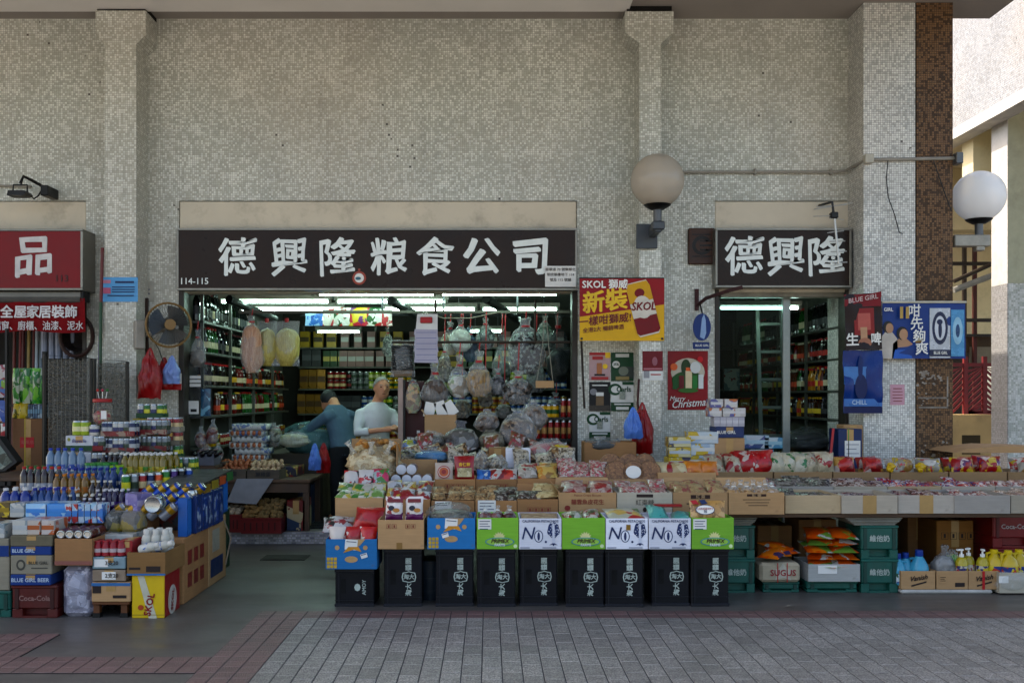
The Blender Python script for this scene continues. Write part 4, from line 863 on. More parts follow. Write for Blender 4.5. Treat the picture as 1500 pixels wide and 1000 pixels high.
# ---------------------------------------------------------------- hanging bags at the doorway
rod = thing('hanging_rod', 'long thin steel rod across the doorway with hanging bags', 'rod', (X(700, 10.0), 10.0, Z(501, 10.0)))
part('rod', MB().tube([(X(574, 10) - X(700, 10), 0, 0), (X(838, 10) - X(700, 10), 0, .0)], .013, 8), mat('#4b4038', .5, .4), rod)
for px in (638, 784): part('rod_hanger', MB().tube([(X(px, 10) - X(700, 10), 0, 0), (X(px, 10) - X(700, 10), 0, .42)], .013, 6), mat('#3b332c', .5, .4), rod)
rd2 = thing('upper_rail', 'dark rail below the front lamps of the wide doorway', 'rail', (X(600, 10.3), 10.3, Z(457, 10.3)))
part('bar', MB().box(X(350, 10.3) - X(600, 10.3), X(835, 10.3) - X(600, 10.3), -.02, .02, -.015, .015, 0, .003), mat('#56554e', .5, .3), rd2)
for px in (560, 650, 758): part('bracket', MB().tube([(X(px, 10.3) - X(600, 10.3), 0, .01), (X(px, 10.3) - X(600, 10.3), .0, .5)], .012, 6), STEEL, rd2)
def hang(name, label, a, b, t, bt, Y, inner, fm=None, neck=.3, fill=.7, seed=1, depth=.6, tie=RED, cat='bag', top=None):
    w = X(b, Y) - X(a, Y); h = Z(t, Y) - Z(bt, Y)
    o = thing(name, label, cat, (X((a+b)/2, Y), Y, Z(bt, Y)))
    part('contents', blob(w*.9, w*depth*.88, h*fill, seed, 0, .14), inner, o, 60)
    part('bag', blob(w, w*depth, h, seed, neck, .14), fm or FILM, o, 60)
    part('tie', MB().lathe([(w*.13, h*(1-neck*.7)), (w*.13, h*(1-neck*.55))], 8), tie, o)
    if top: part('string', MB().tube([(0, 0, h), (.01, 0, Z(top, Y) - Z(bt, Y))], .006, 5), tie, o)
    return o
STK = lambda c1, c2, sc=60: pr((c1, c2, c1), sc, .5, 3)
def fibre(c1, c2, sc=30):
    key = ('fib', c1, c2, sc)
    if key in MC: return MC[key]
    N = NT('dried_strips'); mp = N.n('Mapping'); mp.inputs['Scale'].default_value = (1, 1, .12); N.l(N.obj(), mp.inputs['Vector'])
    f = N.noise(mp.outputs[0], sc * 2.2, 4, .7); N.l(N.mix(N.rng(f, .35, .65, 0, 1), c1, c2), N.p.inputs['Base Color']); N.p.inputs['Roughness'].default_value = .45; N.bump(f, .8, .02); MC[key] = N.m; return N.m
def stack(n, mat_, w, d, t): pass
hang('dried_goods_bag', 'pinkish bag of dried beancurd sticks hanging at the doorway left', 353, 385, 462, 546, 10.2, fibre('#a8744e', '#c9a284'), seed=2, fill=.85, neck=.18, top=452)
for a, b, lb in ((377, 405, 'yellow noodle bag hanging left of its twin'), (402, 438, 'wider yellow noodle bag hanging right of its twin')):
    w = X(b, 10.3) - X(a, 10.3); o = thing('noodle_bag', lb, 'bag', (X((a+b)/2, 10.3), 10.3, Z(536, 10.3))); h = Z(470, 10.3) - Z(536, 10.3)
    part('contents', blob(w*.96, .16, h*.84, a, 0, .06, fr=1.5), fibre('#9a8a3a', '#bfb268', 40), o, 60); part('bag', pillow(w*1.05, h, .2, a), FILM, o, 60); part('tie', MB().lathe([(.02, h*.97), (.02, h*1.06)], 8), RED, o)
o = thing('seaweed_stack', 'bundle of dark seaweed sheets in clear film hanging near the centre', 'bag', (X(590, 10.05), 10.05, Z(552, 10.05)))
for k in range(13): part('sheet_fold', MB().box(-.11 + .004 * math.sin(k), .11 + .004 * math.cos(k), -.05, .05, .07 + k * .019, .07 + k * .019 + .014, 0, .004), mat('#14161b', .35), o)
part('bag', pillow(.25, .37, .14, 5), FILM, o, 60); part('paper_end', MB().poly([(-.08, 0), (.09, .01), (.1, .07), (-.1, .07)], -.02, .03), mat('#6d5a44', .7), o)
o = thing('receipt_pad', 'thick wad of white paper slips hanging from a red clip', 'paper slips', (X(625, 9.98), 9.93, Z(534, 9.98)))
zz = .0
for k in range(6):
    part('slip', MB().poly([(-.12 + .008 * math.sin(k * 2), .02 + k * .055), (.115 + .006 * math.cos(k * 3), .015 + k * .055), (.112, .07 + k * .055), (-.115, .075 + k * .055)], -.012 + k * .002, .0015), mat('#aaa6b2', .7, var=.05), o, 0)
    part('ink_row', MB().box(-.1, .1, -.0135 + k * .002, -.0125 + k * .002, .04 + k * .055, .044 + k * .055), mat('#4a4a8a', .6), o, 0)
part('backing_card', MB().poly([(-.11, .3), (.11, .3), (.11, .5), (-.09, .5)], .006, .003), PAPER, o, 0); part('clip', MB().box(-.06, .06, -.02, .02, .41, .47, 0, .006), RED, o); part('hook', MB().tube([(-.03, 0, .47), (0, 0, .52), (.03, 0, .47)], .004, 5), WHITE, o)
hang('paper_bag', 'clear bag of pale cartons hanging behind the rod', 647, 672, 472, 520, 10.5, pr(('#8d8a7c', '#b0a994', '#77705e'), 14), seed=6, top=455)
hang('plastic_bag', 'clear bag with white plates hanging high at the centre', 660, 690, 468, 515, 10.4, mat('#a3a49c', .5), seed=7, top=455)
hang('plastic_bag', 'dark blue plastic bag behind the clear bag of plates', 678, 700, 480, 530, 10.7, mat('#1c2638', .4), FILMB, seed=8, top=455)
hang('dried_goods_bag', 'long clear bag of brown dried fungus hanging low at the left of the rod', 618, 657, 532, 592, 9.95, fibre('#3a2a1e', '#6d5642'), seed=9, neck=.4, fill=.62, top=502)
hang('plastic_bag', 'clear bag of white cards hanging from the rod', 656, 690, 522, 582, 9.95, pr(('#b0aea6', '#8a9a7a', '#c4c2bc', '#8f7f6a'), 12), seed=10, neck=.35, fill=.55, top=502)
hang('dried_goods_bag', 'clear bag of straw coloured dried sticks hanging from the rod', 683, 720, 515, 581, 9.9, fibre('#4a3218', '#b8924e', 36), seed=11, neck=.35, fill=.62, top=502)
hang('dried_goods_bag', 'small dark bag hanging between the sticks and the big dark bundle', 718, 742, 540, 578, 9.95, STK('#14141a', '#5c5c62'), seed=12, top=520)
hang('dried_goods_bag', 'big dark bundle of dried goods hanging lowest on the rod', 738, 780, 543, 592, 9.9, STK('#1a1512', '#6a5a4c', 50), seed=13, top=502)
hang('packet_bundle', 'large round bundle of small dark packets tied with red string', 744, 796, 468, 548, 10.1, STK('#14181a', '#7d8a84', 40), seed=14, fill=.8, neck=.2, top=455)
hang('plastic_bag', 'smoky plastic bag hanging by the right jamb of the wide doorway', 800, 835, 460, 560, 10.5, mat('#1a2224', .4), FILMG, seed=15, fill=.5, top=455)
hang('plastic_bag', 'long clear plastic bag hanging behind the dark bundle', 722, 748, 490, 555, 10.6, mat('#2c4436', .5), seed=16, fill=.4, top=455)
hang('plastic_bag', 'clear bag of white boxes hanging before the left shelves', 277, 301, 484, 538, 10.0, mat('#6a6660', .5), seed=17, fill=.5, top=470)
o = thing('cardboard_tag', 'small brown cardboard tag hanging on strings at the right', 'tag', (X(798, 9.9), 9.9, Z(568, 9.9)))
part('tag_card', MB().box(-.09, .09, -.004, .004, 0, .07, 0, .002), CARD2, o); part('string', MB().tube([(-.08, 0, .06), (-.02, .02, .42), (0, .05, .7)], .004, 5).tube([(.08, 0, .06), (.04, .02, .42), (.02, .05, .7)], .004, 5), mat('#8a8478', .7), o)
tag(part('hanging_cable', MB().tube([(X(620, 10.2), 10.2, Z(458, 10.2)), (X(650, 10.2), 10.2, Z(466, 10.2)), (X(690, 10.2), 10.2, Z(466, 10.2)), (X(732, 10.2), 10.2, Z(457, 10.2))], .008, 5), mat('#6d675c', .6)), 'slack grey cable under the lamps at the doorway centre', 'cable')
for px, py, q, lb in ((370, 463, 50, 'left'), (600, 465, 40, 'centre'), (735, 462, 60, 'right')):
    o = thing('spot_lamp', 'dark tube shaped ceiling fitting at the %s of the doorway' % lb, 'lamp', (X(px, 10.9), 10.9, Z(py, 10.9)))
    part('barrel', MB().tube([(-.15, -.3, .14), (.18, .3, -.02)], .045, 10), mat('#3d3f3e', .4, .4), o); part('end_ring', MB().tube([(-.152, -.305, .142), (-.17, -.34, .15)], .05, 10), BLACK, o)
for k, (a, b, t, bt, yy, c1, c2) in enumerate(((612, 634, 470, 530, 10.6, '#4a4438', '#7d7462'), (698, 724, 466, 512, 10.7, '#3a4a4a', '#7a8a84'), (640, 662, 505, 560, 10.4, '#5a5246', '#8f8674'), (700, 722, 560, 596, 10.2, '#3a2c22', '#6a5a48'), (664, 690, 575, 612, 10.5, '#4a3a2a', '#7f6a50'), (770, 800, 520, 575, 10.6, '#1c2022', '#4f5a58'), (786, 812, 462, 510, 10.9, '#2a3a34', '#6a7a70'), (726, 752, 585, 612, 10.3, '#2a2420', '#5f5348'), (560, 576, 480, 522, 11.3, '#3f4a44', '#8a9488'), (800, 830, 575, 610, 10.6, '#2c2a30', '#5c5a66'))):
    hang('dried_goods_bag', 'clear bag of %s hanging in the second line, %s from left' % (('dried roots', 'grey beans', 'dried peel', 'dark fungus', 'brown dates', 'black moss', 'green beans', 'dark plums', 'pale seeds', 'purple laver')[k], ordn(k)), a, b, t, bt, yy, STK(c1, c2, 45), seed=120 + k, top=457)
# divider post and maroon board with bag of shells
o = thing('divider_post', 'tall pale pinkish post standing beside the maroon board', 'post', (X(587, 10.0), 10.0, FL))
part('post', MB().box(-.025, .025, -.03, .03, 0, Z(553, 10) - FL, 0, .004), mat('#a8948a', .6, dirt=.3), o); part('dark_edge', MB().box(.0255, .045, -.02, .03, 0, Z(556, 10) - FL), BLACK, o)
o = thing('maroon_board', 'maroon backing board with paper tags behind the post', 'board', (X(607, 10.1), 10.1, FL))
part('board', MB().box(-.1, .1, 0, .03, 0, Z(558, 10.1) - FL, 0, .004), mat('#4a1a18', .5), o)
for dx, dz in ((-.06, .88), (-.02, .88), (.04, .95)): part('paper_tag', MB().box(dx - .015, dx + .015, -.006, -.001, dz, dz + .035), PAPER, o, 0)
hang('dried_goods_bag', 'flat bag of dried scallop discs pinned to the maroon board', 593, 617, 556, 605, 10.0, pr(('#7a5a38', '#b8935a', '#8a8a5a'), 22), seed=21, neck=.1, fill=.9, depth=.3)
# ---------------------------------------------------------------- red cans rack at the right inside
o = thing('can_rack', 'dark rack with red drink cans at the right side of the wide doorway', 'shelf', (X(812, 9.98), 9.98, FL))
for z in (1.02, 1.235): part('shelf_board', MB().box(-.24, .18, 0, .25, z - FL - .02, z - FL), DKGREY, o)
part('upright', MB().box(-.25, -.235, 0, .25, 0, 1.4), DKGREY, o); part('upright', MB().box(.185, .2, 0, .25, 0, 1.4), DKGREY, o)
can('cola', .028, .19, mat('#8e161a', .28, .3), band=mat('#b58f5a', .3, .3))
for z, n, rw in ((1.02, 6, 'lower'), (1.235, 2, 'upper')):
    for k in range(n): place('cola', 'drink_can', 'tall red and gold can on the %s shelf of the can rack' % rw + ', %s from left' % ordn(k), 'can', (X(788 + k * 9.6 + (38 if n == 2 else 0), 9.98), 10.04, z), 0, 'red cans on the %s rack shelf' % rw)
for k in range(3): place('tin_yellow', 'food_tin', 'yellow tin standing beside the red cans on the rack top' + ', %s from left' % ordn(k), 'tin', (X(795 + k * 9, 10.05), 10.1, 1.235), 0, 'yellow tins on the can rack')
for k in range(7): place('cola', 'drink_can', 'tall red can at the foot of the can rack' + ', %s from left' % ordn(k), 'can', (X(785 + k * 9, 9.98), 10.04, .80), 0, 'red cans at the rack foot')
# ---------------------------------------------------------------- people
def fuse(name, mb, m, voxel=.014, smooth=4):
    me = mb.mesh(name + '_raw', m); o = bpy.data.objects.new('raw', me); COL.objects.link(o)
    r = o.modifiers.new('r', 'REMESH'); r.mode = 'VOXEL'; r.voxel_size = voxel
    s = o.modifiers.new('s', 'SMOOTH'); s.iterations = smooth; s.factor = .5
    bpy.context.view_layer.update(); out = bpy.data.meshes.new_from_object(o.evaluated_get(bpy.context.evaluated_depsgraph_get()))
    bpy.data.objects.remove(o); bpy.data.meshes.remove(me)
    out.name = name; out.materials.clear(); out.materials.append(m)
    out.polygons.foreach_set('use_smooth', [True] * len(out.polygons)); out.polygons.foreach_set('material_index', [0] * len(out.polygons)); return out
def ell(mb, c, r, n=16, rows=10):
    b = len(mb.v)
    for j in range(1, rows):
        t = math.pi * j / rows
        for k in range(n): a = 2*math.pi*k/n; mb.v.append((c[0] + r[0]*math.sin(t)*math.cos(a), c[1] + r[1]*math.sin(t)*math.sin(a), c[2] - r[2]*math.cos(t)))
    for j in range(rows - 2):
        for k in range(n): mb.f.append([b + j*n + k, b + j*n + (k+1) % n, b + (j+1)*n + (k+1) % n, b + (j+1)*n + k]); mb.m.append(0)
    mb.f.append([b + k for k in range(n)][::-1]); mb.m.append(0); mb.f.append([b + (rows-2)*n + k for k in range(n)]); mb.m.append(0); return mb
def oval_tube(mb, rings):
    """rings: (x,y,z,rx,ry) horizontal ovals"""
    n = 18; b = len(mb.v)
    for x, y, z, rx, ry in rings:
        for k in range(n): a = 2*math.pi*k/n; mb.v.append((x + rx*math.cos(a), y + ry*math.sin(a), z))
    for j in range(len(rings) - 1):
        for k in range(n): mb.f.append([b + j*n + k, b + j*n + (k+1) % n, b + (j+1)*n + (k+1) % n, b + (j+1)*n + k]); mb.m.append(0)
    mb.f.append([b + k for k in range(n)][::-1]); mb.m.append(0); mb.f.append([b + (len(rings)-1)*n + k for k in range(n)]); mb.m.append(0); return mb
def hand(mb, wrist, d, s=1):
    w = Vector(wrist); d = Vector(d).normalized(); side = d.cross(Vector((0, 0, 1))).normalized(); up = side.cross(d)
    mb.tube([w, w + d*.04*s, w + d*.085*s], [.026*s, .036*s, .034*s], 8)
    for k, L in enumerate((.065, .075, .07, .055)):
        b0 = w + d*.08*s + side*(k - 1.5)*.019*s
        mb.tube([b0, b0 + d*L*.55*s - up*.008, b0 + d*L*.9*s - up*.03], [.0095*s, .009*s, .0075*s], 6)
    b0 = w + d*.03*s - side*.028*s; mb.tube([b0, b0 + d*.035*s - side*.025*s, b0 + d*.065*s - side*.02*s], [.012*s, .0105*s, .008*s], 6)
def person(label, loc, rz, sk, shirt, pants, hairm, pose, hair_full):
    o = thing('person', label, 'person', loc, rz)
    lean = pose['lean']                       # forward (-y) shift with height
    def sp(z): return -lean * max(0, z - .78)
    tr = [(0, sp(z), z, rx, ry) for z, rx, ry in ((.74, .15, .105), (.80, .165, .115), (.90, .15, .105), (1.0, .155, .11), (1.08, .172, .115), (1.15, .165, .105), (1.205, .118, .085), (1.24, .07, .068))]
    arms = pose['arms']
    body = MB(); oval_tube(body, [(x, y, z, rx*.92, ry*.92) for x, y, z, rx, ry in tr])
    hy = sp(1.42) + pose['hd'][1]; hx = pose['hd'][0]; hz = 1.325 + pose['hd'][2]
    body.tube([(0, sp(1.2), 1.2), (hx*.5, sp(1.27), 1.27), (hx, hy + .01, hz - .05)], [.062, .056, .055], 10)
    ell(body, (hx, hy, hz + .02), (.08, .096, .1)); ell(body, (hx, hy - .015, hz - .045), (.066, .075, .07))
    face = Vector((math.sin(pose['turn']), -math.cos(pose['turn']), 0)); sd = Vector((face.y, -face.x, 0)) * -1
    hc = Vector((hx, hy, hz))
    body.tube([hc + face*.085 + Vector((0, 0, .02)), hc + face*.108 + Vector((0, 0, -.012)), hc + face*.092 + Vector((0, 0, -.026))], [.009, .016, .012], 8)
    for s in (-1, 1): ell(body, tuple(hc + sd*s*.076 + Vector((0, .0, -.002))), (.012, .02, .03), 10, 6)
    for sh, el, wr in arms:
        body.tube([sh, el, wr], [.046, .038, .027], 10); hand(body, wr, Vector(wr) - Vector(el))
    for s in (-1, 1):
        body.tube([(s*.085, 0, .78), (s*.095, -.01, .43), (s*.1, .01, .08)], [.08, .055, .042], 10); body.tube([(s*.1, .04, .045), (s*.105, -.12, .035)], [.045, .035], 8)
    link('body', fuse('body', body, sk, .011), o)
    sm = MB(); oval_tube(sm, [(x, y, z, rx*1.02, ry*1.04) for x, y, z, rx, ry in [(0, 0, .70, .168, .12)] + tr])
    for sh, el, wr in arms:
        S, E_, W_ = Vector(sh), Vector(el), Vector(wr); cu = E_.lerp(W_, pose['cuff'])
        sm.tube([Vector((S.x*.5, S.y, S.z + .01)), S, S.lerp(E_, .5), E_, cu], [.075, .062, .058, .052, .044], 12)
    link('shirt', fuse('shirt', sm, shirt, .012, 3), o)
    pm = MB(); oval_tube(pm, [(0, 0, .68, .165, .12), (0, 0, .80, .165, .118)])
    for s in (-1, 1): pm.tube([(s*.08, 0, .76), (s*.095, -.01, .43), (s*.1, .01, .06)], [.095, .075, .068], 12)
    link('trousers', fuse('trousers', pm, pants, .014), o)
    hm = MB(); top = Vector((hx, hy, hz + .03)); n = 18
    def keep(a, t):
        f = math.cos(a) * -0 ; return True
    b = len(hm.v); rows = 8
    for j in range(rows + 1):
        t = (pose.get('hair', 1.7)) * j / rows
        for k in range(n):
            a = 2*math.pi*k/n; dv = Vector((math.cos(a), math.sin(a), 0)); fr_ = max(0, dv.dot(face))
            tt = t * (1 - .55 * fr_); tt = max(tt, .01)
            if not hair_full: tt = .95 + (1.75 - .95) * j / rows if fr_ < .45 else .95 + .1 * j / rows
            nz = 1 + .05 * noise.noise((a * 2, tt * 5, 2))
            hm.v.append((top.x + .088*math.sin(tt)*dv.x*nz, top.y + .105*math.sin(tt)*dv.y*nz, top.z - .01 + .106*math.cos(tt)*nz))
    for j in range(rows):
        for k in range(n): hm.f.append([b + j*n + k, b + j*n + (k+1) % n, b + (j+1)*n + (k+1) % n, b + (j+1)*n + k]); hm.m.append(0)
    if hair_full: hm.f.append([b + k for k in range(n)]); hm.m.append(0)
    ho = part('hair', hm, hairm, o, 60)
    ey = mat('#0f0b09', .3)
    for s in (-1, 1):
        p = hc + face*.083 + sd*s*.031 + Vector((0, 0, .018)); part('eye', ell(MB(), tuple(p), (.012, .008, .006), 10, 6), ey, o)
        p2 = p + Vector((0, 0, .02)) + face*.004; part('eyebrow', ell(MB(), tuple(p2), (.02, .01, .004), 10, 6), hairm, o)
    part('mouth', ell(MB(), tuple(hc + face*.083 + Vector((0, 0, -.052))), (.022, .01, .0045), 10, 6), mat('#5a2a22', .6), o)
    return o
SKIN = mat('#b98b6d', .55, var=.1, vs=14); SH1 = mat('#c4c9c8', .8, var=.08, bump=1, bs=13); SH2 = mat('#4a6272', .8, var=.12, bump=1, bs=13); PT = mat('#14181c', .85)
Ym = 10.45
person('grey haired man in a white long sleeved shirt looking out over the counter', (X(549, Ym), Ym, FL + .03), R(30), SKIN, SH1, PT, mat('#8f8d87', .8, var=.35, vs=40), dict(lean=.12, hd=(.03, -.03, .05), turn=-.12, cuff=.45, arms=[((-.175, -.03, 1.115), (-.235, -.10, .93), (-.02, -.27, .96)), ((.175, -.04, 1.115), (.235, -.12, .93), (.09, -.32, .97))], hair=1.62), True)
Yn = 10.75
person('person in a slate blue shirt and dark trousers seen from behind, leaning to the left', (X(505, Yn), Yn, FL), R(222), SKIN, SH2, PT, mat('#16181b', .6), dict(lean=.42, hd=(0, -.05, -.05), turn=0, cuff=.55, arms=[((-.175, -.10, 1.11), (-.22, -.28, .97), (-.12, -.48, .92)), ((.175, -.10, 1.11), (.27, -.28, .98), (.26, -.5, .93))], hair=1.9), True)
# ---------------------------------------------------------------- cartons and crates
def carton(label, a, b, z0, h, Y, d, m=None, opened=True, name='carton', lid=None, rz=0, flaps=True, cat='carton', t=.007):
    m = m or CARD; w = (X(b, Y) - X(a, Y)) / 2
    o = thing(name, label, cat, (X((a + b) / 2, Y), Y, z0), rz)
    if opened:
        mb = MB().box(-w, w, 0, t, 0, h, 0, .002).box(-w, w, d - t, d, 0, h, 0, .002).box(-w, -w + t, t, d - t, 0, h - .001).box(w - t, w, t, d - t, 0, h - .001).box(-w + t, w - t, t, d - t, 0, t)
        part('box_body', mb, m, o)
        if flaps:
            r2 = random.Random(int(a * 7 + Y * 10))
            if r2.random() < .6: part('flap', MB().add([(-w, 0, h), (-w, d, h), (-w - .035, d - .01, h + .045), (-w - .035, .01, h + .045), (-w + .003, 0, h), (-w + .003, d, h), (-w - .032, d - .01, h + .047), (-w - .032, .01, h + .047)], [(0, 1, 2, 3), (4, 7, 6, 5), (0, 3, 7, 4), (1, 5, 6, 2), (3, 2, 6, 7)]), m, o, 0) if r2.random() < .5 else None
            if r2.random() < .7: part('flap', MB().add([(-w, d, h), (w, d, h), (w - .01, d + .03, h + .07), (-w + .01, d + .03, h + .07), (-w, d - .003, h), (w, d - .003, h), (w - .01, d + .027, h + .072), (-w + .01, d + .027, h + .072)], [(0, 1, 2, 3), (4, 7, 6, 5), (3, 2, 6, 7), (0, 3, 7, 4), (1, 5, 6, 2)]), m, o, 0)
    else:
        part('box_body', MB().box(-w, w, 0, d, 0, h, 0, .005), m, o)
        part('tape', MB().box(-.03, .03, -.0015, .0, h * .55, h - .004).box(-.03, .03, -.0008, d, h + .0005, h + .0015), mat('#a8895a', .3), o, 0)
    return o, w, h
def icons(o, w, h, m=INKR, x0=-.5, n=4, z=.5, s=.035):
    for k in range(n):
        x = x0 * w + k * s * 1.25
        part('handling_mark', MB().box(x, x + s, -.0018, -.0008, h*z - s/2, h*z + s/2).mesh('handling_mark', m, 0) if False else MB().box(x, x + s, -.0018, -.0008, h*z + s*.44, h*z + s*.5).box(x, x + s, -.0018, -.0008, h*z - s*.5, h*z - s*.44).box(x, x + s*.06, -.0018, -.0008, h*z - s*.43, h*z + s*.43).box(x + s*.94, x + s, -.0018, -.0008, h*z - s*.43, h*z + s*.43).box(x + s*.35, x + s*.65, -.0018, -.0008, h*z - s*.3, h*z + s*.3), m, o, 0)
def label_sheet(o, x, z, w, h, m=PAPER, lines=3, ink=NAVY, y=-.003, rot=0):
    q = link('price_label', MB().box(-w/2, w/2, 0, .0015, -h/2, h/2).mesh('price_label', m, 0), o, (x, y, z), (0, rot, 0))
    for k in range(lines): link('print_line', MB().box(-w*.4, w*(.4 - .15 * (k % 2)), -.0012, -.0004, h*(.28 - .25*k) - .002, h*(.28 - .25*k) + .003).mesh('print_line', ink, 0), q)
CRM = mat((.0035, .0037, .0055), .55, var=.18, spec=.16); CRM2 = mat((.008, .0085, .012), .5, var=.15, spec=.2); LOGO = mat('#a5aea6', .5)
crate_parts = None
def black_crate(label, px, w_px, Y, h, logo=True):
    w = w_px * Y / F / 2; o = thing('bottle_crate', label, 'crate', (X(px, Y), Y + rnd.uniform(-.012, .02), 0), R(rnd.uniform(-3, 3)), 'black crates under the front boxes'); d = .33
    part('shell', MB().box(-w, w, .012, d, 0, h, 0, .008), CRM, o)
    rim = MB().box(-w - .003, w + .003, 0, .0118, h - .028, h - .001, 0, .003).box(-w - .003, w + .003, 0, .0118, .0, .02, 0, .003)
    part('rim', rim, CRM2, o) if False else [part('rim', MB().box(-w - .003, w + .003, 0, .0118, a_, b_, 0, .003), CRM2, o) for a_, b_ in ((h - .028, h - .001), (0, .02))]
    part('rib', MB().box(-w - .002, w + .002, .006, .0119, h*.865, h*.875), CRM2, o, 0); part('rib', MB().box(-w - .002, w + .002, .006, .0119, h*.155, h*.165), CRM2, o, 0); part('rib', MB().box(-w + .022, -w + .028, .005, .0118, .021, h - .03), CRM2, o, 0)
    if logo:
        part('handle_hole', MB().box(-w*.66, -w*.36, .0095, .0117, h*.38, h*.63), mat('#010102', .9, var=0), o, 0)
        pts = [(-.05, .0), (-.043, .03), (-.02, .034), (0, .040), (.02, .034), (.043, .03), (.05, 0), (.043, -.03), (.02, -.034), (0, -.040), (-.02, -.034), (-.043, -.03)]
        x0 = w * .32; z0 = h * .505; mb = MB()
        for i in range(12):
            p, q = pts[i], pts[(i+1) % 12]; s = .86
            mb.poly([(x0 + p[0], z0 + p[1]), (x0 + q[0], z0 + q[1]), (x0 + q[0]*s, z0 + q[1]*s), (x0 + p[0]*s, z0 + p[1]*s)], .009, .0015)
        part('crest', mb, LOGO, o, 0)
        text('淘大', .038, o, (x0, .009, z0), LOGO, bold=.03)
        text('淘大', .044, o, (x0, .009, h*.29), LOGO, rot=(0, R(-90), 0), bold=.035); text('醬園', .044, o, (x0, .009, h*.725), LOGO, rot=(0, R(-90), 0), bold=.035)
    else:
        part('handle_hole', MB().box(-w*.7, -w*.45, .0095, .0117, h*.35, h*.72), mat('#010102', .9, var=0), o, 0)
        text('AMOY', .036, o, (w*.5, .009, h*.5), LOGO, rot=(0, R(-90), 0), bold=.03)
        part('crest', MB().disc(w*.15, h*.5, .022, .026, .009, .001, 8), LOGO, o, 0)
    return o
CY = 6.92
black_crate('short black crate with small lettering under the blue carton of red packets', 519, 57, CY, .264, False)
names = ['brown carton of purple packets', 'blue carton of clear bags', 'green carton of maroon bundles', 'white carton next to the first green one', 'middle green carton', 'white carton right of the middle green one', 'white carton holding teal packets', 'last green carton at the right']
for px, nm in zip((590, 666, 727, 789, 856.5, 914, 983.5, 1041), names): black_crate('black crate with pale crest standing under the ' + nm, px, 55.5, CY, .402)
o = tag(part('plastic_tub', MB().lathe([(.12, 0), (.125, .05), (.128, .05), (.128, .07), (.125, .07), (.13, .14), (.133, .14), (.133, .16), (.13, .16), (.135, .28), (.13, .28)], 20), mat('#1f2e3a', .4), loc=(X(630, 7.2), 7.25, 0)), 'ribbed dark blue tub in the gap between two black crates', 'tub')
BLC = card('#1f74a8', .06); GRC = card('#78a83c', .06); WHC = card('#cfd0d8', .06)
TOPZ = .405; BY = 6.86; BD = .36
def front_box(label, a, b, h, m, z=TOPZ, opened=True): return carton(label, a, b, z, h, BY, BD, m, opened, flaps=False)
# printed blue cartons
def bluedeco(o, w, h):
    tan = mat('#a88a62', .7)
    part('print_shape', MB().disc(0, h*.33, .045, .022, -.002, .001, 14), tan, o, 0)
    for s in (-1, 1): part('print_shape', MB().disc(s*w*.55, h*.72, .016, .016, -.002, .001, 12), tan, o, 0)
    part('print_shape', MB().poly([(-.02, h), (w*.55, h), (w*.35, h*.8), (.03, h*.72)], -.002, .001), tan, o, 0)
    part('print_shape', MB().poly([(-.055, h*.55), (-.02, h*.75), (.05, h*.75), (.07, h*.58), (.02, h*.66)], -.0032, .001), mat('#b8852a', .6), o, 0)
    for i in range(3):
        for j in range(3): part('date_cell', MB().box(-w*.95 + i*.024, -w*.95 + i*.024 + .02, -.002, -.001, .008 + j*.026, .008 + j*.026 + .021), mat('#b89a2a', .6), o, 0)
    label_sheet(o, 0, h*.82, .085, .07, rot=.08, lines=1); label_sheet(o, -w*.25 if w < .17 else w*.5, h*.45, .045, .03, rot=-.3, lines=1)
BH = .208
o, w, h = front_box('blue printed carton at the left end holding red packets', 477, 552, .205, BLC, .268); bluedeco(o, w, h)
o, w, h = front_box('plain brown carton holding purple and white packets', 553.5, 621, .200, CARD2); icons(o, w, h, INKR, -.62, 2, .78, .03); icons(o, w, h, INKR, .2, 2, .78, .03); part('tape', MB().box(-.03, .01, -.0015, -.0005, 0, .045), mat('#8a6a3a', .4), o, 0)
o, w, h = front_box('blue printed carton with a clear bag heaped in it', 626, 696, .212, BLC); bluedeco(o, w, h)
def greendeco(o, w, h, sheet=True):
    part('sunburst', MB().poly([(w*.08 + (.03 if k % 2 else .045)*math.cos(math.pi*k/14), h*.36 + (.03 if k % 2 else .045)*math.sin(math.pi*k/14)) for k in range(15)], -.002, .001), mat('#c2c08a', .5), o, 0)
    part('logo_oval', MB().disc(w*.1, h*.24, .1, .03, -.003, .001, 22), mat('#3d7f8a', .5), o, 0); part('logo_oval', MB().disc(w*.1, h*.24, .092, .024, -.004, .001, 22), mat('#8ab04a', .5), o, 0)
    text('PRIMEX', .036, o, (w*.1, -.0055, h*.26), mat('#3a1414', .5), bold=.035, shear=.25); text('FARMS', .024, o, (w*.1, -.0055, h*.14), mat('#c9d0d0', .5), bold=.03)
    part('seal', MB().disc(w*.85, h*.1, .013, .013, -.002, .001, 12), mat('#b9c9a0', .5), o, 0)
    if sheet: label_sheet(o, -w*.62, h*.8, .09, .07, lines=4)
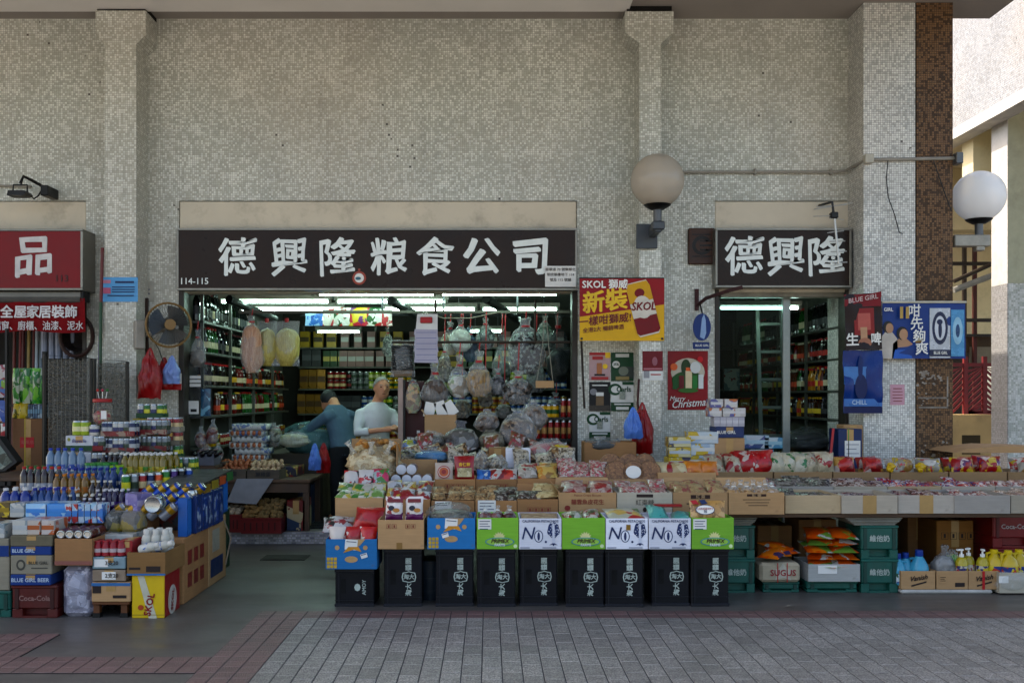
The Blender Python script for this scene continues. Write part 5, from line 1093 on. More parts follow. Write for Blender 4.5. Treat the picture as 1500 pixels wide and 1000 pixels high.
def whitedeco(o, w, h):
    text('CALIFORNIA PISTACHIOS', .024, o, (0, -.002, h*.91), NAVY, bold=.02, sx=.9)
    text('N', .12, o, (-w*.62, -.002, h*.50), NAVY, bold=.006, shear=.25, sx=.95); ix = -w*.08
    part('oval_ring', MB().disc(ix, h*.42, .031, .042, -.002, .001, 20).disc(ix, h*.42, .025, .036, -.0032, .001, 20, 1), [NAVY, WHC], o, 0)
    part('nut_shape', MB().disc(ix, h*.42, .009, .03, -.0045, .001, 12), NAVY, o, 0); part('dot', MB().disc(w*.26, h*.24, .008, .008, -.002, .001, 10), NAVY, o, 0)
    r2 = random.Random(5); tx, tz = w*.62, h*.62
    part('tree_crown', MB().poly([(tx + .042*(1 + .08*math.sin(k*5))*math.cos(R(k*15)), tz + .052*(1 + .08*math.cos(k*4))*math.sin(R(k*15))) for k in range(24)], -.002, .001), NAVY, o, 0)
    mb = MB()
    for k in range(40):
        a, rr = r2.random()*6.28, r2.random()**.5*.9; mb.disc(tx + .042*rr*math.cos(a), tz + .052*rr*math.sin(a), .003, .0035, -.003, .0008, 5)
    part('tree_nuts', mb, mat('#b9bcc8', .6), o, 0)['kind'] = 'stuff'
    part('tree_trunk', MB().poly([(tx - .008, h*.14), (tx + .008, h*.14), (tx + .007, h*.8), (tx, h*.86), (tx - .007, h*.8)], -.0042, .001), mat('#b9bcc8', .6), o, 0)
    part('tree_root', MB().poly([(tx - .03, h*.13), (tx - .008, h*.2), (tx + .008, h*.2), (tx + .03, h*.13), (tx + .008, h*.16), (tx, h*.1), (tx - .008, h*.16)], -.0052, .001), NAVY, o, 0)
    part('fine_print', MB().box(-w*.95, -w*.5, -.002, -.001, .008, .013).box(w*.1, w*.75, -.002, -.001, .008, .013), NAVY, o, 0)
seq = [(698.5, 759.5, GRC, 'green printed carton with a paper label holding maroon bundles'), (760.5, 822.5, WHC, 'white pistachio carton left of the middle green carton'), (823.5, 886.5, GRC, 'green printed carton without a paper label in the middle of the row'), (887.5, 949, WHC, 'white pistachio carton right of the middle green carton'), (950.5, 1012, WHC, 'white pistachio carton holding teal packets'), (1013.5, 1075, GRC, 'green printed carton at the right end holding a noodle packet')]
for k, (a, b, m, lb) in enumerate(seq):
    o, w, h = front_box(lb, a, b, .214 if m is GRC else .21, m)
    greendeco(o, w, h, k != 2) if m is GRC else whitedeco(o, w, h)
    if k == 3: part('sticker', MB().box(-.005, .025, -.0055, -.0045, h*.62, h*.8), mat('#8a6a1a', .5), o, 0)
ZB = TOPZ + .21
def stand(key, name, label, cat, a, b, Y, z, n, group, rows=1, dy=.06, tilt=-8, jit=.006, sc=1, each=True):
    for r in range(rows):
        for k in range(n):
            px = a + (b - a) * (k + .5) / n
            lb = label if not each or n*rows == 1 else '%s, %s from left%s' % (label, ordn(k), '' if rows == 1 else (', front row' if r == 0 else ', rear row'))
            place(key, name, lb, cat, (X(px, Y) + rnd.uniform(-jit, jit), Y + r*dy + rnd.uniform(-jit, jit), z + rnd.uniform(0, jit)), 0, group, sc, (R(tilt + rnd.uniform(-6, 6)), R(rnd.uniform(-4, 4)), R(rnd.uniform(-6, 6))))
def flat(key, name, label, cat, a, b, Y, Y2, z, nx, ny, group, tilt=-78, sc=1, dz=.0, jz=.02):
    for j in range(ny):
        for k in range(nx):
            px = a + (b - a) * (k + .5) / nx; y = Y + (Y2 - Y) * j / ny
            lb = '%s, %s from left%s' % (label, ordn(k), '' if ny == 1 else ', ' + ('front', 'second', 'third', 'fourth')[j] + ' row')
            place(key, name, lb if nx*ny > 1 else label, cat, (X(px, Y), y + rnd.uniform(0, .015), z + dz*j + rnd.uniform(0, jz)), 0, group, sc, (R(tilt + rnd.uniform(-7, 7)), R(rnd.uniform(-5, 5)), R(rnd.uniform(-10, 10))))
REDW = pr(('#a3121a', '#8e0f18', '#b01c22', '#c2b8b0'), 6); pack('red_bag', .115, .14, .08, REDW, 11); pack('red_bag2', .2, .16, .1, REDW, 12)
Yi = BY + .06
stand('red_bag', 'snack_packet', 'shiny red packet in the left blue carton', 'packet', 481, 552, Yi, .40, 3, 'red packets in the left blue carton', sc=1.05)
place('red_bag2', 'snack_packet', 'large red packet lying on top in the left blue carton', 'packet', (X(538, 7.05), 7.05, .53), 0, None, 1.05, (R(-40), 0, R(-8)))
pack('white_bag', .22, .2, .09, pr(('#b3b0ac', '#a8a6a4', '#2e2a2c', '#b3b0ac', '#8e3a40'), 20), 13)
place('white_bag', 'snack_packet', 'white packet with dark print lying at the far left of the display', 'packet', (X(497, 7.08), 7.02, .50), 0, None, 1, (R(-66), 0, R(6)))
PLUM = pr(('#d0c9c4', '#d0c9c4', '#c8c0bc', '#8a2030', '#d0c9c4'), 13); pack('plum', .125, .17, .07, PLUM, 14)
for k, px in enumerate((577, 607)):
    o = thing('plum_packet', ('left' if k == 0 else 'right') + ' of two white and purple fruit packets standing in the brown carton', 'packet', (X(px, Yi), Yi, ZB - .025), 0, 'fruit packets in the brown carton'); o.rotation_euler = (R(-12), 0, R(-3 + 6*k))
    link('packet_body', PROTO['plum'][0][1], o); part('header_print', MB().box(-.045, .045, -.034, -.028, .125, .15), mat('#7a1822', .4), o, 0); part('purple_foot', pillow(.127, .06, .075, 3), mat('#5c1450', .35), o, 60)
    part('fruit_print', MB().disc(-.015, .085, .022, .018, -.042, .004, 10), mat('#1a1a30', .4), o, 0); part('fruit_print', MB().disc(.02, .07, .024, .015, -.0425, .004, 10), mat('#a8752a', .4), o, 0)
sack('clearheap', .30, .30, .16, pr(('#5c5a50', '#7a7668', '#3f3d36'), 20), film('#a9aaa4', .55), 4, .0, .7)
place('clearheap', 'clear_bag', 'clear plastic bag heaped over the rim of the second blue carton', 'bag', (X(661, 7.05), 7.06, ZB - .07), 0)
sack('bundle', .105, .09, .13, pr(('#5a1c1e', '#3a1214', '#6d3a34'), 30), FILM, 5, .3, .7, WHITE)
for k, px in enumerate((711, 729, 747)): place('bundle', 'candied_fruit_bundle', '%s maroon bundle with twisted top in the green carton' % ('left', 'middle', 'right')[k], 'bundle', (X(px, Yi), Yi + .03, ZB - .055), k, 'maroon bundles in the green carton')
NUT = lambda a='#8a6d48', b='#a98c62', c='#5c432a', s=55: pr((a, b, c, a), s, .6)
pack('nutpack', .10, .15, .035, NUT(), 15); pack('nutpack2', .10, .15, .035, NUT('#4a3a30', '#2a2420', '#8f8a80'), 16); pack('sheetpack', .27, .3, .03, NUT('#9a8264', '#a89478', '#8a7358', 30), 17)
place('sheetpack', 'biscuit_packet', 'flat beige packet filling the first white pistachio carton', 'packet', (X(791, Yi), Yi - .04, ZB - .02), 0, None, 1, (R(-86), 0, 0))
pack('mixpack', .12, .17, .05, pr(('#7d8a6a', '#b9b4a8', '#8e2a2a', '#a5a8a0', '#4d5a44'), 22), 18)
flat('mixpack', 'snack_packet', 'mixed packet in the middle green carton', 'packet', 826, 884, BY + .03, BY + .3, ZB - .03, 2, 2, 'packets in the middle green carton')
pack('yelpack', .26, .3, .05, pr(('#b9a05a', '#a8a894', '#4a7a3a', '#a3242a', '#b0aa98'), 9), 19)
place('yelpack', 'snack_packet', 'large pale yellow packet in the second white pistachio carton', 'packet', (X(918, Yi), Yi - .04, ZB - .01), 0, None, 1, (R(-82), 0, R(3)))
pack('tealpack', .135, .28, .07, pr(('#3f8c86', '#4a9a94', '#357a78', '#3f8c86'), 8), 20)
flat('tealpack', 'snack_packet', 'teal packet in the third white pistachio carton', 'packet', 951, 1012, BY + .02, BY + .3, ZB - .02, 2, 1, 'teal packets', tilt=-84)
o = tag(part('snack_bar', MB().box(-.1, .1, -.03, .03, 0, .02, 0, .006), mat('#8f1a20', .35), loc=(X(979, 7.05), 7.08, ZB + .055)), 'red topped bar lying over the teal packets', 'packet')
o = thing('noodle_packet', 'clear noodle packet with an oval label standing in the right green carton', 'packet', (X(1037, Yi), Yi, ZB - .03)); o.rotation_euler = (R(-20), 0, R(-4))
part('packet_body', pillow(.25, .15, .06, 22), pr(('#b08a52', '#a3804a', '#b99a66', '#8a6a3a'), 26), o, 60)
part('label_oval', MB().disc(-.02, .075, .065, .035, -.04, .002, 20).disc(-.02, .075, .06, .031, -.042, .002, 20, 1), [NAVY, WHITE], o, 0); text('LONGEVITY', .02, o, (-.02, -.0445, .08), RED, bold=.02); text('麵', .024, o, (-.02, -.0445, .06), NAVY)
part('stripe', MB().poly([(-.12, .14), (-.08, .145), (-.06, .115), (-.1, .115)], -.034, .004).poly([(-.06, .145), (-.02, .148), (0, .12), (-.04, .115)], -.034, .004, 1), [RED, NAVY], o, 0)
# ---------------------------------------------------------------- benches that carry the rows behind
WD = mat('#5a4636', .7, var=.25, vs=5, dirt=.4)
def bench(label, x0, x1, y0, y1, z, name='display_table', legs=True):
    o = thing(name, label, 'table', ((x0 + x1)/2, y0, 0)); w = (x1 - x0)/2
    n = max(2, int((y1 - y0)/.22))
    for k in range(n): part('plank', MB().box(-w, w, (y1-y0)*k/n + .003, (y1-y0)*(k+1)/n - .003, z - .03, z, 0, .004), WD, o)
    if legs:
        for lx in (-w + .1, 0, w - .1):
            for ly in (.05, y1 - y0 - .1): part('leg', MB().box(lx - .03, lx + .03, ly, ly + .05, 0, z - .03), WD, o, 0)
Y2 = 7.28; Z2 = .50; Y3 = 7.76; Z3 = .70
bench('low plank bench behind the front cartons', X(492, Y2), X(1066, Y2), Y2 - .02, 7.73, Z2)
bench('plank table carrying the back rows of the centre display', X(505, Y3), X(1040, Y3), 7.755, 9.3, Z3)
# row two
def row2(label, a, b, top, m=None, Y=Y2, d=.44, z=Z2 + .002, deco_=None, **kw):
    o, w, h = carton(label, a, b, z, Z(top, Y) - z, Y, d, m, **kw); return o, w, h
o, w, h = row2('wide brown carton holding green and yellow bags at the left', 491, 561, 729, CARD2)
o, w, h = row2('brown carton holding white and yellow bags beside the nuts', 563, 630, 731, CARD)
o, w, h = row2('brown carton of packed nuts with a paper label', 632, 695, 733, CARD); label_sheet(o, -w*.45, h*.82, .12, .06, lines=2)
o, w, h = row2('brown carton of nuts and black packets with a larger paper label', 696.5, 757, 733, CARD); label_sheet(o, -w*.45, h*.78, .13, .09, lines=3)
o, w, h = row2('brown carton with red handling marks holding dark packets', 758, 817.5, 731, CARD); icons(o, w, h, INKR, -.5, 4, .62, .035)
o, w, h = row2('large brown carton printed with red characters in the second row', 818.5, 903, 721, CARD2)
text('囍雲魚皮花生', .04, o, (0, -.003, h*.72), INKR, bold=.015); text('Peanut Crispy Biscuits', .022, o, (0, -.003, h*.92), INKR); part('seal', MB().disc(-w*.7, h*.55, .022, .02, -.002, .001, 8), INKR, o, 0); label_sheet(o, w*.85, h*.4, .055, .04, lines=0)
o, w, h = row2('grey carton with a dark hand hole printed with three characters', 904, 985, 721, GCARD)
part('hand_hole', MB().box(-.06, .06, -.002, -.001, h*.86, h*.95), INK, o, 0); text('紅棗糖', .045, o, (0, -.003, h*.70), mat('#3a342c', .6)); part('emblem', MB().disc(0, h*.5, .015, .02, -.002, .001, 6), INK, o, 0)
for a, b, lb in ((986, 1066, 'brown carton with hand hole and fine print holding biscuits'), (1067.5, 1149, 'brown carton with hand hole holding bags tied with white')):
    o, w, h = row2(lb, a, b, 721, CARD2, z=Z2 + .002 if a < 1000 else .592)
    part('hand_hole', MB().box(-.07, .07, -.002, -.001, h*.82, h*.93), mat('#3a2016', .7), o, 0); text('紅 棗', .03, o, (0, -.004, h*.875), mat('#a58a6a', .6), bold=.02)
    for q in range(3): part('print_line', MB().box(-.1 + .02*q, .1 - .01*q, -.002, -.001, h*(.66 - .13*q), h*(.69 - .13*q)), INK, o, 0)
# contents of row two
pack('greenbag', .12, .17, .05, pr(('#6a8a4a', '#a8a59a', '#b0a24a', '#3a7a3a', '#b5b2a8'), 16), 31); pack('rwpack', .12, .16, .05, pr(('#a5161e', '#b5b0ac', '#a5161e', '#2a2426'), 14), 32); pack('pinkpack', .13, .17, .05, pr(('#a01f4a', '#b02a55', '#8a9a9a', '#4a7a3a'), 14), 33)
zt = Z(729, Y2)
flat('greenbag', 'snack_packet', 'green yellow bag in the wide left carton', 'packet', 493, 559, Y2 + .01, Y2 + .3, zt - .015, 4, 2, 'green yellow bags', tilt=-70, dz=.03)
stand('rwpack', 'snack_packet', 'red and white packet behind the green bags', 'packet', 504, 545, Y2 + .34, zt + .02, 2, 'red white packets', tilt=-25); stand('pinkpack', 'snack_packet', 'pink packet behind the green bags', 'packet', 545, 572, Y2 + .34, zt + .02, 1, None, tilt=-25)
pack('whyel', .12, .16, .05, pr(('#b5b0aa', '#a8923a', '#8a1f2a', '#a5a8ae', '#6d6a66'), 15), 34); flat('whyel', 'snack_packet', 'white yellow bag in the carton beside the nuts', 'packet', 566, 628, Y2 + .01, Y2 + .34, zt - .02, 3, 2, 'white yellow bags', tilt=-68, dz=.03)
flat('nutpack', 'nut_packet', 'clear packet of mixed nuts', 'packet', 634, 694, Y2 + .02, Y2 + .34, zt - .03, 3, 2, 'nut packets', tilt=-72, dz=.03)
flat('nutpack', 'nut_packet', 'clear packet of peanuts in the labelled carton', 'packet', 698, 728, Y2 + .02, Y2 + .34, zt - .03, 2, 2, 'peanut packets', tilt=-72, dz=.03); flat('nutpack2', 'seed_packet', 'black seed packet in the labelled carton', 'packet', 728, 756, Y2 + .02, Y2 + .34, zt - .03, 2, 2, 'seed packets', tilt=-72, dz=.03)
flat('nutpack2', 'seed_packet', 'dark packet with a price tag in the marked carton', 'packet', 759, 790, Y2 + .02, Y2 + .3, zt - .025, 2, 1, 'dark packets', tilt=-70); pack('creamstrip', .2, .12, .05, NUT('#a89468', '#b5a67c', '#8f7a50', 40), 35); flat('creamstrip', 'snack_packet', 'cream packet in the marked carton', 'packet', 783, 817, Y2 + .02, Y2 + .36, zt - .02, 1, 2, 'cream packets', tilt=-72, dz=.03)
pack('redfilm', .17, .2, .04, pr(('#8f6a64', '#a58a80', '#8e2c30', '#a59a90'), 26), 36); flat('redfilm', 'snack_packet', 'pale red packet in the large printed carton', 'packet', 821, 901, Y2 + .02, Y2 + .36, Z(721, Y2) - .02, 2, 2, 'pale red packets', tilt=-76, dz=.03)
CANDY = pr(('#a05a5e', '#b5a49a', '#7a5a4a', '#a3384a', '#8f8478', '#b0a8a0'), 60); pack('candy', .13, .17, .04, CANDY, 37); flat('candy', 'candy_packet', 'pink candy packet in the grey carton', 'packet', 906, 983, Y2 + .02, Y2 + .36, Z(721, Y2) - .025, 3, 2, 'candy packets', tilt=-74, dz=.03)
pack('biscuit', .13, .16, .05, NUT('#a08a64', '#8f7a56', '#8a4a44', 34), 38); flat('biscuit', 'biscuit_packet', 'biscuit packet in the carton with fine print', 'packet', 988, 1064, Y2 + .02, Y2 + .36, Z(721, Y2) - .025, 3, 2, 'biscuit packets', tilt=-72, dz=.03)
sack('tiedbag', .11, .1, .13, NUT('#9a7a4e', '#a88a60', '#7a5a36', 40), FILM, 6, .35, .65, WHITE)
for r_ in range(2):
    for k in range(4): place('tiedbag', 'biscuit_bag', 'small bag tied with white, %s from the left in the %s row of its carton' % (ordn(k), ('front', 'rear')[r_]), 'bag', (X(1078 + k*19, Y2), Y2 + .07 + r_*.18, Z(721, Y2) - .06), k, 'bags tied with white')
# row three
o, w, h = carton('tall open carton with round white lidded canisters lying in it', 566, 636, Z3 + .002, Z(710, Y3) - Z3, Y3, .45, CARD2, flaps=False)
part('raised_back', MB().box(-w, w, .42, .428, h, h + .17, 0, .002), CARD2, o); part('raised_side', MB().add([(w, .02, h), (w, .42, h), (w, .42, h + .17), (w - .006, .02, h), (w - .006, .42, h), (w - .006, .42, h + .17)], [(0, 1, 2), (3, 5, 4), (0, 2, 5, 3), (1, 4, 5, 2)]), CARD2, o, 0)
PROTO['canister'] = [('drum', MB().lathe([(.036, 0), (.036, .2)], 16, axis='Y').mesh('drum', pr(('#6a3a4a', '#8f7a80', '#4a2a44', '#a59aa0'), 20))), ('lid', MB().lathe([(.036, -.012), (.039, -.01), (.039, .004), (.036, .006)], 18, axis='Y').mesh('lid', mat('#b4b6bc', .4, var=.05)))]
for k, (px, zz) in enumerate(((579, 0), (595, 0), (610, 0), (625, 0), (587, 1), (602, 1))): place('canister', 'snack_canister', 'white lidded round canister lying %s in the %s row of the tall carton' % (ordn(k if zz == 0 else k - 4), 'bottom' if zz == 0 else 'top'), 'canister', (X(px, Y3), Y3 + .05, Z(703 - zz*15, Y3)), 0, 'round canisters')
for a, b, t, lb, mk in ((637, 696.5, 702, 'brown carton with red marks holding two standing biscuit packets', 1), (697.5, 757, 702, 'brown carton with red marks holding blue and red packets', 1), (758, 818, 701, 'brown carton with red marks holding striped packets', 1), (819, 888, 699, 'brown carton holding pink candy packets in the third row', 0), (889, 963, 702, 'brown carton holding round cakes in the third row', 0), (964, 1049, 692, 'shallow brown carton holding noodle packets', 0)):
    o, w, h = carton(lb, a, b, Z3 + .002, Z(t, Y3) - Z3, Y3, .40, CARD if mk else CARD2, flaps=False)
    if mk: icons(o, w, h, INKR, -.5, 4, .5, .035)
zt3 = Z(702, Y3)
o = thing('biscuit_packet', 'white biscuit packet with an orange round emblem standing in the third row', 'packet', (X(650, Y3), Y3 + .04, zt3 - .02)); o.rotation_euler = (R(-15), 0, 0)
part('packet_body', pillow(.145, .15, .06, 41), mat('#b5a79c', .35), o, 60)
for rr, mm, yy in ((.05, mat('#a03a28', .4), -.036), (.043, mat('#b5a79c', .4), -.038), (.036, mat('#a8582a', .4), -.04), (.018, mat('#8f2c20', .4), -.042)): part('emblem_ring', MB().disc(0, .07, rr, rr, yy, .002, 20), mm, o, 0)
o = thing('biscuit_packet', 'tall red biscuit packet with a pale window standing in the third row', 'packet', (X(680, Y3), Y3 + .06, zt3 - .02)); o.rotation_euler = (R(-12), 0, R(4))
part('packet_body', pillow(.16, .2, .07, 42), mat('#8f1219', .3, coat=.3), o, 60); part('window', MB().box(-.055, .055, -.044, -.04, .03, .1), NUT('#a89c74', '#b5ab8a', '#8f8460', 40), o, 0); text('杏仁餅', .03, o, (0, -.046, .125), YEL, bold=.02)
pack('bluepk', .13, .12, .05, pr(('#155a94', '#1a6aa8', '#0f3f70', '#a8b0b5'), 18), 43); pack('redpk', .13, .12, .05, pr(('#9a1a1a', '#b03a1f', '#a5a09a', '#7a1214'), 16), 44)
stand('bluepk', 'snack_packet', 'blue snack packet in the third row', 'packet', 699, 719, Y3 + .05, zt3 - .03, 1, None, tilt=-30); stand('redpk', 'snack_packet', 'red snack packet beside the blue one', 'packet', 719, 756, Y3 + .05, zt3 - .03, 2, 'red snack packets', tilt=-30)
pack('stripe', .15, .15, .05, pr(('#a09a90', '#8f2028', '#b5b0a8', '#8a8478'), 20), 45); pack('orangepk', .15, .15, .05, pr(('#b07a2a', '#a8924a', '#8a6a3a', '#b59a5a'), 20), 46)
flat('stripe', 'snack_packet', 'red striped packet in the third row', 'packet', 759, 788, Y3 + .02, Y3 + .3, zt3, 1, 2, 'striped packets', tilt=-55); flat('orangepk', 'snack_packet', 'orange packet in the third row', 'packet', 788, 818, Y3 + .02, Y3 + .3, zt3, 1, 2, 'orange packets', tilt=-55)
flat('candy', 'candy_packet', 'packet of pink candies in the third row', 'packet', 821, 887, Y3 + .02, Y3 + .3, zt3 + .01, 3, 2, 'pink candies third row', tilt=-50)
PROTO['cake'] = [('cake', MB().lathe([(.085, 0), (.09, .008), (.09, .03), (.085, .038)], 22, axis='Y').mesh('cake', NUT('#7d5a38', '#8f6a44', '#6a4a2c', 70))), ('paper_band', MB().lathe([(.0905, -.002), (.0905, .04)], 22, axis='Y', cap=False).mesh('paper_band', film('#b59a8a', .5)))]
for k, (px, zz, dy) in enumerate(((904, 0, 0), (929, 0, 0), (953, 0, 0), (899, 1, .14), (926, 1, .14), (950, 1, .14))):
    o = place('cake', 'sesame_cake', '%s round sesame cake in the %s row beside the candies' % (('left', 'middle', 'right')[k % 3], ('front', 'rear')[zz]), 'cake', (X(px, Y3), Y3 + .04 + dy, zt3 + .055 + .05*zz), 0, 'round sesame cakes', 1, (R(-14), 0, 0))
    if k == 1: part('paper_label', MB().disc(0, 0, .06, .05, -.003, .002, 16), PAPER, o, 0)
pack('noodle', .15, .12, .07, pr(('#b0a07a', '#b5a988', '#a3906a', '#8f1f22'), 10), 47); pack('noodleo', .15, .12, .07, pr(('#b5711a', '#c08a2a', '#a85f14', '#b5a988'), 9), 48)
stand('noodle', 'noodle_packet', 'cream noodle packet in the shallow carton', 'packet', 966, 1008, Y3 + .06, Z(692, Y3) - .03, 2, 'cream noodles', tilt=-35, rows=2, dy=.1); stand('noodleo', 'noodle_packet', 'orange noodle packet in the shallow carton', 'packet', 1008, 1048, Y3 + .06, Z(692, Y3) - .03, 2, 'orange noodles', tilt=-35, rows=2, dy=.1)
# big puff bag
o = thing('puff_bag', 'big clear bag of puffed cream and orange snacks at the display corner', 'bag', (X(546, 7.95), 8.0, Z3 + .002))
h = Z(642, 7.95) - Z3
part('contents', blob(.39, .34, h*.84, 3, 0, .14, fr=4), pr(('#b09c78', '#bdae8e', '#a38b66', '#c4b89c'), 26, .7), o, 60)
r4 = random.Random(8); PUF = [NUT('#b07a34', '#bd8a42', '#9a6a2c', 40), NUT('#b5a07a', '#c0b08c', '#a08a62', 40)]
for k in range(26): part('puff', blob(.075, .06, .05, k, 0, .2, 10, 8), PUF[0 if k % 3 else 1], o, 60, loc=(r4.uniform(-.15, .17), r4.uniform(-.1, .12), h*(.74 + .04*r4.random() + .10*(k % 3)/2)), rot=(r4.random(), r4.random(), r4.random()*3))
part('bag', blob(.43, .38, h*.98, 3, .14, .13, fr=3.5, fold=.05), film('#c9bea6', .42), o, 60)
for k, dx in enumerate((-.14, .0, .12)): part('bag_tuft', MB().tube([(dx, -.14, h*.72), (dx - .02 + .02*k, -.15, h*.84), (dx - .05 + .05*k, -.15, h*.95)], [.03, .012, .03], 8), film('#d0cabc', .9), o, 60)
part('carton_sleeve', MB().box(-.2, .2, .19, .2, 0, h*.97).box(.196, .203, -.15, .189, 0, h*.9), CARD2, o)
# row four: sacks and odd cartons behind
def sk(name, label, a, b, t, bt, Y, inner, fm=None, neck=.2, fill=.8, seed=1, tie=None, depth=.8):
    w = X(b, Y) - X(a, Y); h_ = Z(t, Y) - Z(bt, Y); o = thing(name, label, 'bag', (X((a+b)/2, Y), Y + w*depth/2, Z(bt, Y)))
    part('contents', blob(w*.93, w*depth*.93, h_*fill, seed, 0, .1), inner, o, 60); part('bag', blob(w, w*depth, h_, seed, neck, .11), fm or FILM, o, 60); return o
DRY = lambda a, b, c, s=34: pr((a, b, c, a), s, .6)
bench('plank table inside the doorway carrying sacks of dried goods', X(590, 9.32), X(845, 9.32), 9.32, 9.8, .86)
tg = thing('goods_crate', 'wooden box under the sacks behind the snack cartons', 'crate', (X(735, 8.3), 8.3, Z3 + .002)); part('box_body', MB().box(-.62, .5, 0, .9, 0, .14, 0, .006), WD, tg)
sk('herb_bag', 'bag of dark green dried goods beside the canisters', 583, 612, 655, 674, 8.35, DRY('#4a4a2a', '#8a8a5a', '#22221a'), seed=51)
sk('blue_bag', 'pale blue tied plastic bag on the dried goods', 604, 656, 655, 677, 8.2, mat('#4a7aa0', .4), FILMB, .3, .7, 52)
sk('snack_bag', 'bright blue and yellow printed bag behind the pale blue bag', 588, 610, 640, 658, 8.9, pr(('#1a5a94', '#2a6aa8', '#9aa02a'), 14), seed=53)
sk('dried_goods_bag', 'grey clear bag of pale dried goods behind the blue bags', 607, 655, 632, 656, 8.9, DRY('#6a665c', '#8f8a80', '#4a4640'), seed=54, neck=.1)
sk('dried_goods_bag', 'large grey translucent bag in the middle of the sacks', 651, 702, 618, 664, 8.8, DRY('#55524c', '#8a8680', '#3a3834', 16), film('#a5a7ae', .4), .25, .8, 55)
sk('dried_goods_bag', 'brown bag of dried mushrooms on top of the sacks', 696, 730, 600, 632, 9.35, DRY('#6a503c', '#8a6f58', '#4a3626'), seed=56, neck=.12)
sk('dried_goods_bag', 'cream bag of dried lily bulbs under the mushroom bag', 699, 740, 630, 660, 8.9, DRY('#8f8672', '#a59c88', '#756c58'), film('#a59f90', .5), .1, .85, 57)
sk('dried_goods_bag', 'large bag of dark dried shrimps beside the can rack', 731, 786, 600, 660, 8.95, DRY('#5a4636', '#8a7660', '#2a2018', 28), seed=58, neck=.15)
sk('dried_goods_bag', 'brown bag half hidden behind the shrimp bag', 764, 803, 586, 630, 9.4, DRY('#6a5644', '#7f6a56', '#4a3a2c'), seed=59, neck=.15)
sk('nut_bag', 'bag of speckled nuts standing behind the red biscuit packet', 694, 717, 660, 696, 8.15, DRY('#6d5a44', '#9a8a70', '#3a2c20', 50), seed=60, neck=.1)
sk('nut_bag', 'bag of pale nuts beside the white carton', 717, 744, 667, 694, 8.15, DRY('#7d705c', '#a39680', '#54452f', 50), seed=61, neck=.1)
o, w, h = carton('plain white carton standing behind the nut bags', 741, 777, Z3 + .15, Z(657, 8.35) - Z3 - .15, 8.35, .2, WHC, False)
o, w, h = carton('small brown carton left of the plain white carton', 716, 742, Z3 + .15, Z(656, 8.5) - Z3 - .15, 8.5, .2, CARD, False)
sk('snack_bag', 'large red and pink bag of packed snacks before the can rack', 776, 843, 643, 682, 8.6, pr(('#8f1f24', '#a55a5c', '#b5a02a', '#a59488', '#7a2a2c'), 12), FILM, .12, .85, 62, depth=.6)
sk('grey_bag', 'crumpled grey plastic bag in front of the red snack bag', 790, 845, 672, 690, 8.3, mat('#55585a', .5), film('#8a8f92', .6), .15, .7, 63)
o, w, h = carton('open carton with loose white papers above the sacks', 622, 668, .875, Z(607, 9.4) - .875, 9.4, .25, CARD2)
for k, (dx, dz, an_) in enumerate(((-.12, .12, .2), (.02, .16, -.3), (.13, .2, -.6))): part('loose_paper', MB().box(-.05, .05, -.002, 0, 0, .14), PAPER, o, 0, loc=(dx, .1, h - .06 + dz*.3), rot=(0, an_, 0))
for k in range(3): tag(part('tray_stack', MB().box(-.13, .13, 0, .2, 0, .025, 0, .006), mat(('#4a4c50', '#9a8a64', '#6a6c70')[k], .4), loc=(X(628, 9.33), 9.33, .862 + k*.027), rot=R(k*5 - 4)), '%s tray of the small stack beside the sacks' % ('lowest dark', 'middle tan', 'top grey')[k], 'tray')
pack('oddA', .13, .17, .05, pr(('#8a8478', '#a59a84', '#5a5040', '#b0a898'), 50), 95); pack('oddB', .12, .15, .05, pr(('#7a5a3a', '#9a7a54', '#4a3420', '#b5a58a'), 50), 96); pack('oddC', .13, .16, .05, pr(('#8f2a2c', '#a8a09a', '#7a5a3a', '#6a4a3a'), 40), 97)
r5 = random.Random(21)
for k in range(22):
    px = 600 + k*11; yy = 8.25 + .28*(k % 3); place(('oddA', 'oddB', 'oddC')[k % 3], 'dried_goods_packet', '%s clear packet leaning among the sacks, %s from left' % (('pale', 'brown', 'reddish')[k % 3], ordn(k)), 'packet', (X(px, yy), yy, Z3 + .15 + .06*(k % 3)), 0, 'loose packets among the sacks', 1.1, (R(r5.uniform(-65, -20)), R(r5.uniform(-25, 25)), R(r5.uniform(-30, 30))))
